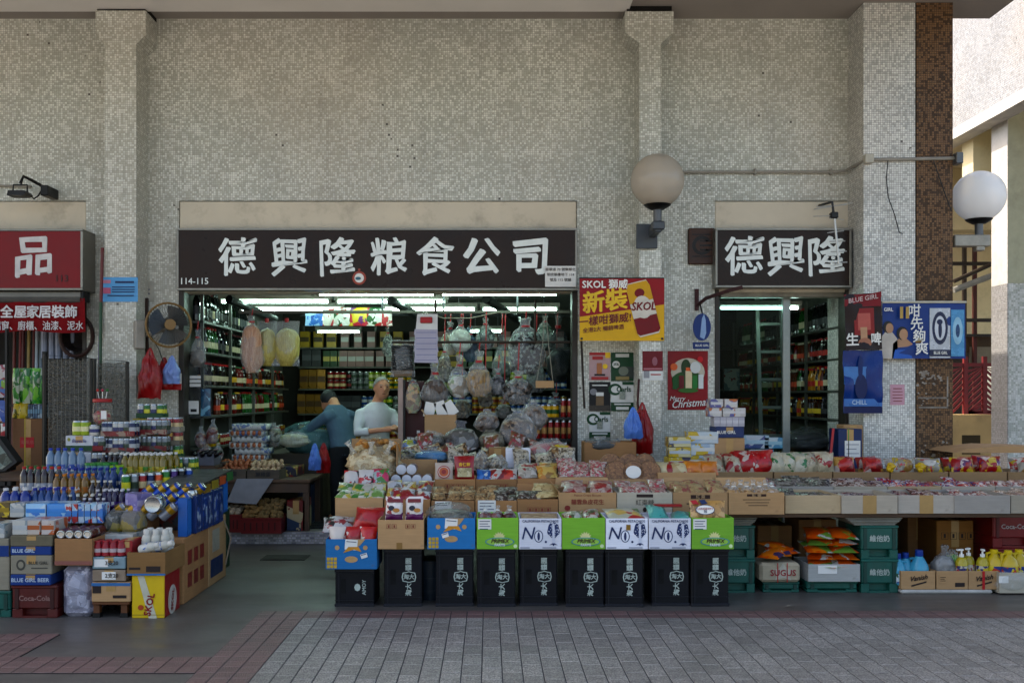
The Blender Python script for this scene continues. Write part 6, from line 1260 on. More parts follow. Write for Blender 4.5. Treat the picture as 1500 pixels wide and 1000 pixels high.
# wall foot between the doorways
o, w, h = carton('flattened brown carton topped with grey plastic at the foot of the poster wall', 856, 932, Z3 + .004, Z(648, 9.0) - Z3, 9.0, .3, CARD, True)
sk('grey_bag', 'crumpled grey plastic sheet on the carton under the posters', 858, 912, 640, 660, 8.98, mat('#4f5052', .5), film('#8f9290', .65), .0, .7, 64, depth=.4)
def hbag(label, a, b, t, bt, Y, m, seed):
    w = X(b, Y) - X(a, Y); h_ = Z(t, Y) - Z(bt, Y); o = thing('shopping_bag', label, 'bag', (X((a+b)/2, Y), Y, Z(bt, Y)))
    mb = MB(); nx, nz = 26, 30
    for side in (-1, 1):
        b0 = len(mb.v)
        for j in range(nz + 1):
            for i in range(nx + 1):
                u, v = i/nx*2 - 1, j/nz; wd = (.36 + .64*min(1, (1 - v)*2.0)**.8) * (1 + .16*noise.noise((seed, v*4, u*.3))); dp = max(0, 1 - u*u)**.5 * (.35 + .65*math.sin(math.pi*min(1, v*1.05 + .02)))
                f = .5*noise.noise((u*2.2 + seed, v*2.6, side*2)) + .45*abs(noise.noise((u*5 + seed + 2*v, v*3.2, side*5))) + .2*math.sin(u*14 + 4*v + seed)*v
                mb.v.append((u*w/2*wd + .03*w*noise.noise((v*5, seed, 1)), side*(.075*dp*(1 + .9*f)), h_*(v + (.05*noise.noise((u*2.5, seed, side*0)) if j in (0, nz) else .012*f)) ))
        for j in range(nz):
            for i in range(nx): mb.f.append([b0 + j*(nx+1) + i, b0 + j*(nx+1) + i+1, b0 + (j+1)*(nx+1) + i+1, b0 + (j+1)*(nx+1) + i]); mb.m.append(0)
    part('bag', mb, m, o, 80)
    for q in (-1, 1): part('handle', MB().tube([(q*w*.12, 0, h_*.95), (q*w*.06, .01, h_*1.1), (0, .01, h_*1.17)], [.02, .012, .009], 6), m, o)
RB = mat('#8f0f14', .4, var=.15, coat=.2); BB = mat('#5a80c0', .5, var=.12)
hbag('red plastic bag hanging on the pilaster behind the blue one', 925, 957, 600, 664, 9.32, RB, 71); hbag('light blue plastic bag hanging before the red one under the posters', 914, 941, 603, 642, 9.2, BB, 72)
tag(part('bag_hook', MB().tube([(X(936, 9.45), 9.45, Z(555, 9.45)), (X(934, 9.4), 9.4, Z(590, 9.4)), (X(936, 9.3), 9.3, Z(606, 9.3))], .012, 6), mat('#4a2422', .7)), 'dark red cord holding the bags on the pilaster', 'cord')
gbox('ynood', .19, .2, .085, pr(('#b0981a', '#a58f1a', '#2a2a4a', '#b5ae8a'), 12), mat('#a9b0b5', .5)); gbox('ynoodw', .26, .2, .1, pr(('#8fa0b0', '#a9b3b8', '#b0981a'), 10), mat('#b9b9b4', .5))
zq = Z3 + .002
part_t = bench('narrow plank table against the wall before the narrow doorway', X(968, 8.5), X(1100, 8.5), 8.45, 9.1, Z3 + .05)
zq = Z3 + .053
for k in range(4): place('ynood', 'noodle_box', 'yellow noodle box, %s up in the left stack by the narrow doorway' % ordn(k), 'box', (X(996, 8.6), 8.6, zq + k*.087), R(rnd.uniform(-4, 4)), 'yellow noodle boxes')
for k in range(3): place('ynoodw', 'noodle_box', 'pale blue and yellow box, %s up in the middle stack by the narrow doorway' % ordn(k), 'box', (X(1030, 8.62), 8.62, zq + .087 + k*.102), R(rnd.uniform(-4, 4)), 'pale noodle boxes')
place('ynood', 'noodle_box', 'yellow noodle box under the pale blue ones by the narrow doorway', 'box', (X(1030, 8.62), 8.62, zq), 0, None)
o, w, h = carton('dark navy beer carton below the white tissue boxes', 1048, 1090, Z(641, 8.62), Z(625, 8.62) - Z(641, 8.62), 8.62, .24, NAVY, False); text('BLUE GIRL', .035, o, (-.03, -.004, h*.5), WHITE, bold=.02)
o, w, h = carton('brown carton below the navy beer carton', 1047, 1091, zq, Z(641.3, 8.62) - zq, 8.62, .26, CARD2, False)
gbox('tiss', .052, .15, .085, mat('#a3a0a6', .5), mat('#b3b0b4', .5)); gbox('tiss2', .11, .16, .075, pr(('#a9a6a2', '#b5b2ae', '#a8602a', '#5a5a8a'), 16), mat('#b9b6b4', .5))
for k in range(5): place('tiss', 'tissue_pack', 'white tissue pack, %s from the left in the low row on the navy carton' % ordn(k), 'packet', (X(1052 + k*9, 8.62), 8.66, Z(625, 8.62)), 0, 'white tissue packs')
for k, (px, r_) in enumerate(((1050, 0), (1070, 0), (1085, 0), (1052, 1), (1073, 1))): place('tiss2', 'medicine_box', '%s white and orange box in the %s row above the tissue packs' % (ordn(k if r_ == 0 else k - 3), ('lower', 'upper')[r_]), 'box', (X(px, 8.62), 8.67, Z(625, 8.62) + .087 + .077*r_), R(rnd.uniform(-6, 6)), 'white orange boxes')
gbox('sanit', .26, .16, .12, pr(('#8fa5b0', '#a9b0b8', '#2a4a7a', '#7a6aa0'), 9), mat('#9fb5bf', .5)); gbox('sanit2', .17, .16, .1, pr(('#3f7f9a', '#5a9aad', '#a9b5b8'), 10), mat('#8fb0ba', .5))
tb = bench('stool carrying the blue sanitary packs inside the narrow doorway', X(1085, 9.2), X(1150, 9.2), 9.15, 9.5, .86)
place('sanit', 'tissue_pack', 'pale blue pack printed with a dark shape before the narrow doorway', 'packet', (X(1106, 9.2), 9.2, .97), 0, None); place('sanit2', 'tissue_pack', 'light blue pack under the printed one before the narrow doorway', 'packet', (X(1115, 9.2), 9.18, .862), 0, None, (1.3, 1, 1)); place('sanit2', 'tissue_pack', 'lilac pack at the right of the blue packs before the narrow doorway', 'packet', (X(1133, 9.2), 9.2, .97), 0, None)
# ---------------------------------------------------------------- right display: plank table on teal crates
TY = 7.38; TZ = .588
bench('long plank table with trays reaching the right edge', X(1068, TY), X(1530, TY), TY, 9.25, TZ, legs=False)
TEAL = mat('#0f5a50', .4, var=.15, dirt=.25); TEAL2 = mat('#0a4038', .45)
def teal_crate(label, a, b, z, h, Y, d=.34, writing=True, name='plastic_crate', m=TEAL, m2=TEAL2, logo='維他奶', lm=LOGO):
    w = (X(b, Y) - X(a, Y))/2; o = thing(name, label, 'crate', (X((a+b)/2, Y), Y, z), 0, None)
    hh = h*.28
    part('shell', MB().box(-w, w, .008, d, hh, h, 0, .008).box(-w, -w*.55, .008, d, 0, hh, 0, .004).box(w*.55, w, .008, d, 0, hh, 0, .004).box(-w*.55, w*.55, .06, d, .012, hh).box(-w*.55, w*.55, .008, .06, 0, .014), m, o)
    part('rim', MB().box(-w - .004, w + .004, 0, d + .004, h - .02, h - .001, 0, .005), m, o)
    for s in (-1, 1): part('corner_rib', MB().box(s*w*.78 - .012, s*w*.78 + .012, .002, .0078, hh, h - .022), m2, o, 0)
    if writing: text(logo, min(.05, h*.22), o, (0, .004, h*.6), lm, bold=.03)
    return o
HC = .248
for a, b, nm in ((1052, 1106, 'behind the last black crate'), (1262, 1316, 'in the middle of the long table')):
    teal_crate('lower teal crate of the pair standing ' + nm, a, b, 0, HC, 7.40); teal_crate('upper teal crate of the pair standing ' + nm, a, b, HC + .001, HC, 7.40)
teal_crate('low teal crate under the sack of sweets', 1118, 1171, 0, .08, 7.42, writing=False); teal_crate('low teal crate under the white carton of orange packets', 1182, 1256, 0, .085, 7.42, writing=False)
NEWS = mat('#7d7a70', .8, var=.15)
for a, b, nm in ((1040, 1112, 'left'), (1240, 1326, 'right')):
    o = thing('newspaper_wad', 'wad of folded newspapers between the %s pair of teal crates and the table' % nm, 'newspapers', (X((a+b)/2, 7.39), 7.39, 2*HC + .002)); w = (X(b, 7.39) - X(a, 7.39))/2; n = 5; th = (TZ - .03 - 2*HC - .004)/n
    for k in range(n): part('folded_sheet', MB().box(-w*(.72 + .07*k), w*(.7 + .06*k), rnd.uniform(-.01, .02), .35, k*th, (k+1)*th - .001, 0, .003), NEWS, o)
# trays in two rows
TR = [card('#a8967a'), card('#a39a8c'), card('#9f988e'), card('#98938c'), card('#9f9788')]
def film_pack(seed, *c): return pr(c, 36, .22, seed)
pack('t0', .16, .2, .03, film_pack(1, '#55504a', '#77706a', '#3d3a36', '#8a857c'), 61); pack('t1', .16, .2, .03, film_pack(2, '#7a5a50', '#9a8a80', '#5a4038', '#a59a92'), 62); pack('t2', .1, .2, .03, film_pack(3, '#5a2a26', '#8f7a70', '#a59a94', '#6d2026'), 63); pack('t3', .1, .18, .03, film_pack(4, '#7a2a30', '#a3908a', '#8f5a56', '#b0a8a2'), 64); pack('t4', .12, .18, .04, film_pack(5, '#9a1420', '#b0a8a8', '#8a1018', '#4a4a7a'), 65)
tp = ('t0', 't1', 't2', 't3', 't1', 't3'); what = ('grey brown', 'pale brown', 'dark red striped', 'pink cream', 'tan', 'rosy')
for k, a in enumerate((1150, 1233, 1316, 1398, 1481)):
    b = a + 82; zf = Z(725, TY - .02); pos = ('first', 'second', 'third', 'fourth', 'fifth')[k]
    o, w, h = carton('shallow pale carton tray, %s from left on the long table front' % pos, a, b, TZ + .002, zf - TZ - .002, TY - .02 - .012*(k % 2), .46, TR[k], flaps=False, name='tray', cat='tray', rz=R(rnd.uniform(-1.6, 1.6)))
    if k in (1, 2): part('tape', MB().box(-.05, .05, -.0016, -.0006, 0, h), mat('#a08456', .35), o, 0)
    flat(tp[k], 'snack_packet', '%s packet in the %s front tray' % (what[k], pos), 'packet', a + 3, b - 3, TY, TY + .42, zf - .05, 3 if k in (0, 1) else 4, 2, 'packets in the %s front tray' % pos, tilt=-80, jz=.014)
for k, a in enumerate((1068, 1143, 1222, 1301, 1380, 1459)):
    b = a + 78; Yt = TY + .48; zf = Z(712, Yt); pos = ('first', 'second', 'third', 'fourth', 'fifth', 'sixth')[k]
    o, w, h = carton('shallow pale carton tray, %s from left in the row behind' % pos, a, b, TZ + .002, zf - TZ - .002, Yt, .44, TR[(k + 2) % 5], flaps=False, name='tray', cat='tray')
    flat(('t3', 't0', 't1', 't4', 't4', 't3')[k], 'snack_packet', '%s packet in the %s rear tray' % (('rosy', 'grey', 'tan', 'red white', 'bright red', 'pink')[k], pos), 'packet', a + 3, b - 3, Yt + .02, Yt + .4, zf - .045, 3, 2, 'packets in the %s rear tray' % pos, tilt=-70, jz=.018)
# row of bread and noodle packets behind
Yq3 = TY + .96; Zq = Z(691, Yq3)
RC = card('#8f7658')
for k, (a, b) in enumerate(((1050, 1132), (1134, 1219), (1221, 1303), (1305, 1389), (1391, 1475), (1477, 1540))):
    carton('low brown carton, %s from left in the back row of the long table' % ordn(k), a, b, TZ + .002, Zq - TZ - .002, Yq3, .42, RC, flaps=False)
pack('creamn', .12, .15, .1, pr(('#a39a84', '#b0a894', '#8f8670', '#8e1a20', '#a89e88', '#9c927c'), 24), 71); pack('redn', .17, .17, .1, pr(('#9a0f18', '#a8151c', '#8a0d14', '#9a0f18', '#a8151c', '#b0a49a'), 22), 72); pack('greenn', .12, .15, .1, pr(('#b0ab9a', '#a39e8a', '#1f6a34', '#a8a494', '#a39e8a', '#b0a890'), 22), 73); pack('redbread', .14, .12, .11, pr(('#8f1a20', '#a5302c', '#7a1218', '#b08a4a', '#a59a94'), 12), 74); pack('yelw', .14, .11, .1, pr(('#a5a09a', '#8a6a3a', '#b09a1a', '#8a857a', '#a8302c', '#b5b0a8'), 20), 75); pack('redbox', .15, .12, .1, pr(('#8f0f18', '#9a141c', '#b0a09a', '#5a2a5a', '#8f0f18', '#b0982a'), 18), 76)
def brow(key, nm, label, a, b, n, tilt=-25, rows=2): stand(key, nm, label, 'packet', a, b, Yq3 + .06, Zq - .03, n, label + 's', rows=rows, dy=.12, tilt=tilt, sc=1.3)
brow('creamn', 'noodle_packet', 'cream noodle packet with red marks', 1040, 1088, 2, -35); brow('redn', 'noodle_bag', 'glossy red noodle bag', 1086, 1131, 2, -30); brow('greenn', 'noodle_packet', 'white noodle packet with green band', 1131, 1180, 3); brow('creamn', 'noodle_packet', 'plain cream noodle packet beside the green banded ones', 1180, 1218, 2)
brow('redbread', 'bread_packet', 'red wrapped bread packet', 1217, 1302, 2); brow('yelw', 'bread_packet', 'white packet with yellow end', 1303, 1388, 2)
brow('redbox', 'bread_packet', 'deep red boxed packet', 1390, 1474, 2); brow('yelw', 'bread_packet', 'pale packet at the right edge', 1476, 1540, 1)
for k, px in enumerate((1305, 1348)): tag(part('yellow_bow', blob(.06, .05, .08, k, 0, .3), mat('#c0a012', .4), None, 60, loc=(X(px, Yq3), Yq3 + .0, Zq + .0)), '%s gathered yellow wrapper end in the back row' % ('left', 'right')[k], 'wrapper')
o = tag(part('cardboard_sheet', MB().poly([(-.5, 0), (-.42, .03), (-.1, .06), (.3, .05), (.6, .03), (.6, 0)], 0, .55), CARD2, loc=(X(1470, 9.0), 8.85, Zq + .13)), 'flat brown cardboard sheet over the packets at the far right', 'cardboard')
bench('narrow plank shelf behind the bread packets', X(1070, 8.86), X(1530, 8.86), 8.84, 9.2, .74, legs=True)
o, w, h = carton('navy carton with white label and red straps by the pillar foot', 1228, 1263, .745, Z(628, 9.0) - .745, 9.0, .25, NAVY, False); label_sheet(o, .02, h*.55, .14, .16, lines=3)
part('strap', MB().box(-.02, -.012, -.003, -.0018, 0, h), mat('#5a8a3a', .5), o, 0)
o, w, h = carton('plain brown carton behind the navy carton', 1236, 1264, .745, Z(622, 9.3) - .745, 9.28, .2, CARD2, False)
tag(part('red_stick', MB().tube([(0, 0, 0), (.06, .05, .42)], .012, 6), RED, loc=(X(1212, 8.98), 8.95, .742)), 'thin red stick leaning beside the navy carton', 'stick')
# glass sliding door and dark cabinet of the narrow shopfront
o = thing('glass_door', 'sliding glass door with a pale metal stile in the narrow doorway', 'door', (X(1100, 10.0), 10.0, FL))
GLS = NT('door_glass'); trn = GLS.n('BsdfTransparent'); trn.inputs[0].default_value = (.6, .68, .67, 1); mxs = GLS.n('MixShader'); fr_ = GLS.n('Fresnel'); fr_.inputs[0].default_value = 1.12; gls = GLS.n('BsdfGlossy'); gls.inputs['Roughness'].default_value = .03
GLS.l(fr_.outputs[0], mxs.inputs[0]); GLS.l(trn.outputs[0], mxs.inputs[1]); GLS.l(gls.outputs[0], mxs.inputs[2]); GLS.l(mxs.outputs[0], GLS.o.inputs[0])
xl, xr = X(1054, 10) - X(1100, 10), X(1146, 10) - X(1100, 10)
part('pane', MB().box(xl, xr, .01, .016, .05, 2.3), GLS.m, o, 0); part('stile', MB().box(xr, xr + .075, -.02, .04, 0, 2.33, 0, .005), mat('#8a8f8c', .35, .5), o); part('stile', MB().box(xl - .03, xl, -.02, .04, 0, 2.33, 0, .005), mat('#55585a', .35, .5), o); part('rail', MB().box(xl, xr, -.015, .035, 0, .05, 0, .004), ALU, o)
o = thing('step_ladder', 'grey metal ladder standing behind the glass door', 'ladder', (X(1136, 10.6), 10.6, FL))
for s in (-1, 1): part('rail', MB().box(s*.13 - .02, s*.13 + .02, -.015, .015, 0, 2.4), mat('#8a8a84', .4, .5), o, 0, rot=(R(-6), 0, 0))
for k in range(7): part('rung', MB().box(-.11, .11, -.02, .03, .3 + k*.3, .33 + k*.3), mat('#8a8a84', .4, .5), o, 0, rot=(R(-6), 0, 0))
o = thing('calendar', 'framed picture calendar deep behind the glass door', 'calendar', (X(1072, 13.0), 13.0, Z(575, 13.0))); part('frame', MB().box(-.11, .11, 0, .03, 0, .34, 0, .005), DKGREY, o); part('picture', MB().box(-.1, .1, -.003, -.001, .03, .31), pr(('#6a7a80', '#8f9aa0', '#8e2a2a', '#a8a8a4'), 8), o, 0); part('cord', MB().tube([(0, .01, .33), (0, .01, 1.2)], .005, 5), DKGREY, o)
for k in range(3): carton('brown carton on the shop floor behind the glass door, %s from left' % ordn(k), 1156 + k*28, 1182 + k*28, FL + .003, .75, 10.3 + .1*k, .4, CARD, False)
sack('greyheap', .5, .4, .25, mat('#3a3c3e', .5), film('#6a6e72', .5), 66, .1, .8); place('greyheap', 'grey_bag', 'heap of grey plastic on the cartons inside the narrow doorway', 'bag', (X(1185, 10.4), 10.5, FL + .755), 0)
# ---------------------------------------------------------------- goods under the long table
o = thing('sweet_sack', 'crumpled pale carton of sweets tied with red string under the table', 'carton', (X(1143, 7.38), 7.38, .082)); w = (X(1175, 7.38) - X(1112, 7.38))/2; h = Z(824, 7.38) - .082
mb = MB().box(-w*.94, w*.94, 0, .3, 0, h, 0, .02); part('box_body', mb, card('#a09682', .25), o); text('SUGUS', .062, o, (.02, -.004, h*.48), mat('#8f2430', .5), bold=.03); part('star', MB().poly([((.05 if k % 2 else .10)*math.cos(R(k*36 + 18)) + .02, h*.5 + (.05 if k % 2 else .10)*.7*math.sin(R(k*36 + 18))) for k in range(10)], -.0025, .0015), mat('#a8a294', .7), o, 0)
for dx in (-.02, .05): part('string', MB().box(dx - .003, dx + .003, -.005, -.003, 0, h), RED, o, 0)
ORP = pr(('#c0560f', '#b84a0c', '#c8701a', '#a8a49a', '#4a3a5a'), 9); pack('orange_bag', .17, .3, .06, ORP, 81); pack('orange_bag2', .2, .32, .05, pr(('#b84a0c', '#c0560f', '#b5b0a8', '#6a8a3a', '#c8701a'), 8), 82)
for k in range(3): place('orange_bag', 'detergent_bag', 'orange refill bag lying on the sweet carton, %s from left' % ordn(k), 'bag', (X(1122 + k*21, 7.4), 7.37 + .03*k, .082 + h + .035 + .012*k), 0, 'orange bags on the sweet carton', 1, (R(-80), 0, R(-40 + 35*k)))
o, w, h = carton('white carton under the pile of orange packets', 1184, 1260, .087, Z(826, 7.38) - .087, 7.38, .36, card('#a8a8a4', .1), True, flaps=False); label_sheet(o, -.05, h*.7, .14, .06, lines=0)
for lv in range(5):
    for k in range(2): place('orange_bag2', 'rice_cracker_packet', '%s orange packet in layer %s of the pile under the table' % (('left', 'right')[k], ('one', 'two', 'three', 'four', 'five')[lv]), 'packet', (X(1203 + k*36 + 3*math.sin(lv*3), 7.4), 7.38 + .02*(lv % 2), .087 + h - .02 + lv*.052), 0, 'orange packet pile', 1, (R(-82), R(rnd.uniform(-6, 6)), R(rnd.uniform(-14, 14))))
PROTO['jugblue'] = [('jug_body', MB().lathe([(.05, 0), (.058, .01), (.06, .1), (.056, .13), (.035, .17), (.022, .19)], 14).mesh('jug_body', mat('#3f94ad', .35, coat=.3))), ('cap', MB().lathe([(.024, .19), (.026, .195), (.024, .23)], 12).mesh('cap', mat('#123f8a', .35))), ('handle', MB().tube([(.03, 0, .17), (.065, 0, .165), (.072, 0, .12), (.055, 0, .09)], .011, 7).mesh('handle', mat('#3f94ad', .35, coat=.3))), ('label_wrap', MB().lathe([(.0605, .02), (.0612, .09)], 14, cap=False).mesh('label_wrap', pr(('#2a5a3a', '#a8c0c4', '#1a4a8a', '#c0c8c8'), 22)))]
PROTO['jugyel'] = [('jug_body', MB().lathe([(.06, 0), (.07, .01), (.072, .09), (.06, .13), (.03, .16), (.024, .17)], 14).mesh('jug_body', mat('#b8a01a', .35, coat=.3))), ('cap', MB().lathe([(.026, .17), (.027, .2)], 12).mesh('cap', mat('#c0a81a', .35))), ('handle', MB().tube([(-.06, 0, .1), (-.055, 0, .17), (.0, 0, .185), (.05, 0, .17), (.06, 0, .12)], .012, 7).mesh('handle', mat('#b8a01a', .35, coat=.3))), ('label_wrap', MB().lathe([(.0725, .02), (.073, .085)], 14, cap=False).mesh('label_wrap', pr(('#b8a01a', '#a83a1a', '#1a3a7a', '#c0b02a'), 18)))]
PROTO['pump'] = [('bottle_body', MB().lathe([(.035, 0), (.042, .01), (.042, .13), (.03, .16), (.015, .17)], 12).mesh('bottle_body', mat('#a89a2a', .35, coat=.3))), ('pump_head', MB().lathe([(.016, .17), (.016, .19), (.006, .19), (.006, .215), (.014, .215), (.014, .225)], 10).box(-.035, .0, -.008, .008, .214, .224).mesh('pump_head', WHITE)), ('label_wrap', MB().lathe([(.0425, .03), (.0425, .11)], 12, cap=False).mesh('label_wrap', pr(('#b5b0a0', '#a03a4a', '#b5a02a', '#3a3a6a'), 20)))]
Yu = 7.36
fo = tag(part('foam_mat', MB().box(X(1320, Yu) - X(1385, Yu), X(1455, Yu) - X(1385, Yu), 0, .36, 0, .03, 0, .012), mat('#a3a19c', .6, var=.2, vs=8), loc=(X(1385, Yu), Yu, 0)), 'flat white padded wrap under the detergent cartons', 'mat')
z = .032
for k, (a, b, lb) in enumerate(((1320, 1370, 'torn open brown carton holding blue detergent bottles'), (1372, 1418, 'brown carton with barcode holding a clear bag'), (1419, 1463, 'brown carton with a red strap holding yellow pump bottles'))):
    o, w, h = carton(lb, a, b, z, .135, Yu + .01, .3, CARD2, flaps=False)
    if k != 1: text('Vanish', .05, o, (-.0, -.004, h*.62), INK, bold=.03, shear=.3, rise=.15); part('print_stripe', MB().poly([(-.05, .02), (.06, .05), (.06, .062), (-.05, .032)], -.002, .001), INK, o, 0)
    else: part('barcode', MB().box(.02, .09, -.002, -.001, .02, .05), INK, o, 0); label_sheet(o, -.07, .075, .05, .05, m=CARD2, lines=3, ink=INK)
    if k == 2: part('strap', MB().box(-.012, .006, -.006, -.0045, 0, h), RED, o, 0)
for k, (px, dy, lb) in enumerate(((1323, .1, 'leftmost blue detergent bottle half hidden by the teal crate'), (1338, .14, 'blue detergent bottle in the middle of the torn carton'), (1354, .09, 'large pale blue detergent bottle at the right of the torn carton'))): place('jugblue', 'detergent_bottle', lb, 'bottle', (X(px, Yu), Yu + dy, z + .02), R(10 + 60*k), 'blue detergent bottles', 1.0 + .12*(k == 2))
sack('clearbag', .17, .16, .28, mat('#8a8a88', .5), film('#a5a5a5', .5), 67, .25, .75); place('clearbag', 'clear_bag', 'clear bag of white pieces standing in the barcode carton', 'bag', (X(1392, Yu), Yu + .12, z + .02), 0)
for k, (px, dy) in enumerate(((1416, .08), (1432, .14), (1447, .08))): place('pump', 'pump_bottle', 'yellow soap bottle with white pump, %s from left' % ordn(k), 'bottle', (X(px, Yu), Yu + dy, z + .05), R(40*k), 'yellow pump bottles', 1.05)
o, w, h = carton('low carton wrapped in clear film at the right edge under the table', 1464, 1512, z - .02, .15, Yu - .03, .3, GCARD, flaps=False); part('film_wrap', blob(.33, .34, .17, 9, 0, .08), FILM, o, 60, loc=(0, .15, -.005)); label_sheet(o, -.09, .1, .07, .05, lines=0)
for k, (px, dy) in enumerate(((1466, .1), (1483, .06), (1503, .1))): place('jugyel', 'detergent_jug', 'yellow handled jug in the film wrapped carton, %s from left' % ordn(k), 'jug', (X(px, Yu), Yu + dy, z + .08), R(15*k), 'yellow jugs', 1.0)
sack('greenpk', .14, .12, .2, pr(('#4a8a2a', '#6aa03a', '#a8a82a', '#a5a8a0'), 14), FILM, 68, .1, .85); place('greenpk', 'detergent_bag', 'green and yellow detergent pouch beside the clear bag', 'bag', (X(1412, Yu), Yu + .2, z + .06), 0)
o, w, h = carton('large brown carton with handling marks deep under the table', 1372, 1426, 0, Z(762, 7.95), 7.95, .4, card('#8a6230'), False)
icons(o, w, h, INK, -.75, 4, .74, .055)
REDC = mat('#7a1018', .4, var=.15, dirt=.2)
teal_crate('red plastic crate with white script at the right edge under the table', 1455, 1520, .28, .27, 7.75, m=REDC, m2=mat('#5a0c12', .45), logo='Coca-Cola', lm=mat('#a8a0a0', .5)); teal_crate('red plastic crate below the one with white script', 1455, 1520, 0, .278, 7.76, m=REDC, m2=mat('#5a0c12', .45), writing=False)
teal_crate('red plastic crate behind the large brown carton', 1415, 1452, .0, .52, 8.3, m=REDC, m2=mat('#5a0c12', .45), writing=False)
for k, (a, b) in enumerate(((1110, 1160), (1170, 1225), (1330, 1365))): carton('dim brown carton deep under the long table, %s from left' % ordn(k), a, b, 0, .38 + .05*k, 8.3, .4, CARD, False)
# litter in front of the crates
tag(part('paper_scrap', MB().add([(0, 0, .006), (.03, .005, .012), (.06, 0, .006), (.06, .02, .004), (.03, .03, .014), (0, .02, .005)], [(0, 1, 4, 5), (1, 2, 3, 4)]), mat('#8a857a', .7), loc=(X(1150, 6.9), 6.88, .003)), 'crumpled paper scrap on the ground before the orange packets', 'scrap')
# ---------------------------------------------------------------- left display: stacked drinks
LY = 6.56
def lz(py, Y=LY): return Z(py, Y)
BEER = card('#8f8878', .12); BGB = card('#1a3f7a', .1)
# stack at the left edge
teal_crate('teal crate at the foot of the leftmost stack', -50, 15, 0, lz(866), LY + .02, .4, False)
z0 = lz(866) + .002
o, w, h = carton('grey beer carton on the teal crate at the left edge', -50, 14, z0, lz(816) - z0, LY + .03, .36, BEER, False)
o, w, h = carton('blue and grey beer carton at the left edge, upper one', -50, 13, lz(816) + .002, lz(789) - lz(816) - .003, LY + .03, .36, BEER, False); part('blue_band', MB().box(-w, w, -.002, -.001, .0, h*.6), BGB, o, 0)
# red cola crate stack
o = teal_crate('dark red cola crate at the foot of the second stack', 17, 83, 0, lz(857), LY, .44, True, m=mat('#5a150f', .45, var=.15, dirt=.3), m2=mat('#3f0e0a', .5), logo='Coca-Cola', lm=mat('#8a6a64', .5))
z1 = lz(857) + .002
o, w, h = carton('low blue carton with white lettering on the red cola crate', 15, 74, z1, lz(841) - z1, LY - .01, .38, BGB, False); text('BLUE GIRL BEER', .035, o, (0, -.004, h*.5), mat('#a9b5c4', .5), bold=.02)
z2 = lz(841) + .001
o, w, h = carton('grey beer carton with a round emblem in the second stack', 15.5, 76, z2, lz(813) - z2, LY, .36, BEER, False); part('emblem', MB().disc(-w*.5, h*.5, .03, .036, -.002, .001, 18).disc(-w*.5, h*.5, .018, .022, -.003, .001, 14, 1), [mat('#4a473f', .6), BEER], o, 0); text('BLUE GIRL', .028, o, (w*.35, -.003, h*.6), mat('#4a473f', .6), bold=.02); part('print_line', MB().box(0, w*.8, -.002, -.001, h*.3, h*.36), mat('#4a473f', .6), o, 0)
z3 = lz(813) + .001
o, w, h = carton('blue edged beer carton near the top of the second stack', 15, 75, z3, lz(800) - z3, LY, .36, BGB, False); text('BLUE GIRL', .032, o, (-w*.35, -.004, h*.5), mat('#a9b5c4', .5), bold=.03)
z4 = lz(800) + .001
o, w, h = carton('crinkled grey carton topping the second stack', 15, 77, z4, lz(784) - z4, LY, .36, card('#6f6856', .3), False)
z5 = lz(784) + .001
gbox('drinkbox_o', .085, .22, .095, pr(('#a8a099', '#b0a8a4', '#a8582a', '#a8a099'), 14), mat('#a05a2a', .5)); gbox('drinkbox_w', .1, .22, .095, pr(('#a9a9a4', '#b0b0ac', '#7d8a90', '#a9a9a4'), 14), mat('#9fa3a4', .5)); gbox('drinkbox_y', .1, .22, .1, pr(('#b8a010', '#b0980c', '#5a4a10'), 10), mat('#8a7410', .5)); gbox('drinkbox_b', .14, .25, .085, pr(('#8fb5cf', '#3f88c0', '#a9bcc8', '#2f78b8'), 9), mat('#3a84c0', .4))
for k, (px, key, lb) in enumerate(((-8, 'drinkbox_w', 'pale drink carton pack at the left edge on the grey cartons'), (26, 'drinkbox_w', 'white drink carton pack on the second stack'), (46, 'drinkbox_o', 'left orange printed drink pack on the second stack'), (67, 'drinkbox_o', 'right orange printed drink pack on the second stack'))): place(key, 'drink_pack', lb, 'drink pack', (X(px, LY), LY + .03, z5 if px > 0 else lz(789)), R(rnd.uniform(-3, 3)), 'drink packs on the front stacks')
# plastic wrapped bundle and cardboard tray of lying cans
o = thing('wrapped_bundle', 'tall bundle wrapped in crinkled clear plastic on the ground', 'bundle', (X(110, LY), LY + .02, 0)); w = (X(134, LY) - X(87, LY))/2; h = lz(828)
part('contents', MB().box(-w*.94, w*.94, .01, .3, 0, h*.97, 0, .03), pr(('#a09da8', '#8a8792', '#b3b0ba', '#7a7784'), 16, .3), o); part('plastic_wrap', blob(w*2.1, .34, h, 12, 0, .06, n=26, rows=18, fr=4), film('#c9cad8', .6), o, 60, loc=(0, .15, 0))
o, w, h = carton('brown cardboard tray of lying drink cans on the wrapped bundle', 80, 135, h + .004, lz(788) - h - .004, LY - .02, .4, CARD, flaps=False); zc = lz(788); part('pink_edge', MB().box(-w, w, -.002, -.001, .004, .03), mat('#8a5a50', .7), o, 0)
PROTO['lying_can'] = [('can_body', MB().lathe([(.025, 0), (.031, .006), (.031, .11), (.027, .12)], 16, axis='Y').mesh('can_body', mat('#6a1c18', .3, .4))), ('can_base', MB().lathe([(.016, -.003), (.021, -.007), (.026, -.006), (.0312, .008)], 16, axis='Y').mesh('can_base', SILC))]
for j in range(2):
    for k in range(4):
        for r_ in range(2): place('lying_can', 'drink_can', 'can lying base outward, %s from left, %s layer, %s row of the tray' % (ordn(k), ('lower', 'upper')[j], ('front', 'back')[r_]), 'can', (X(88 + k*13 + j*1, LY), LY + .0 + .13*r_, zc - .038 + j*.063), 0, 'lying cans in the cardboard tray')
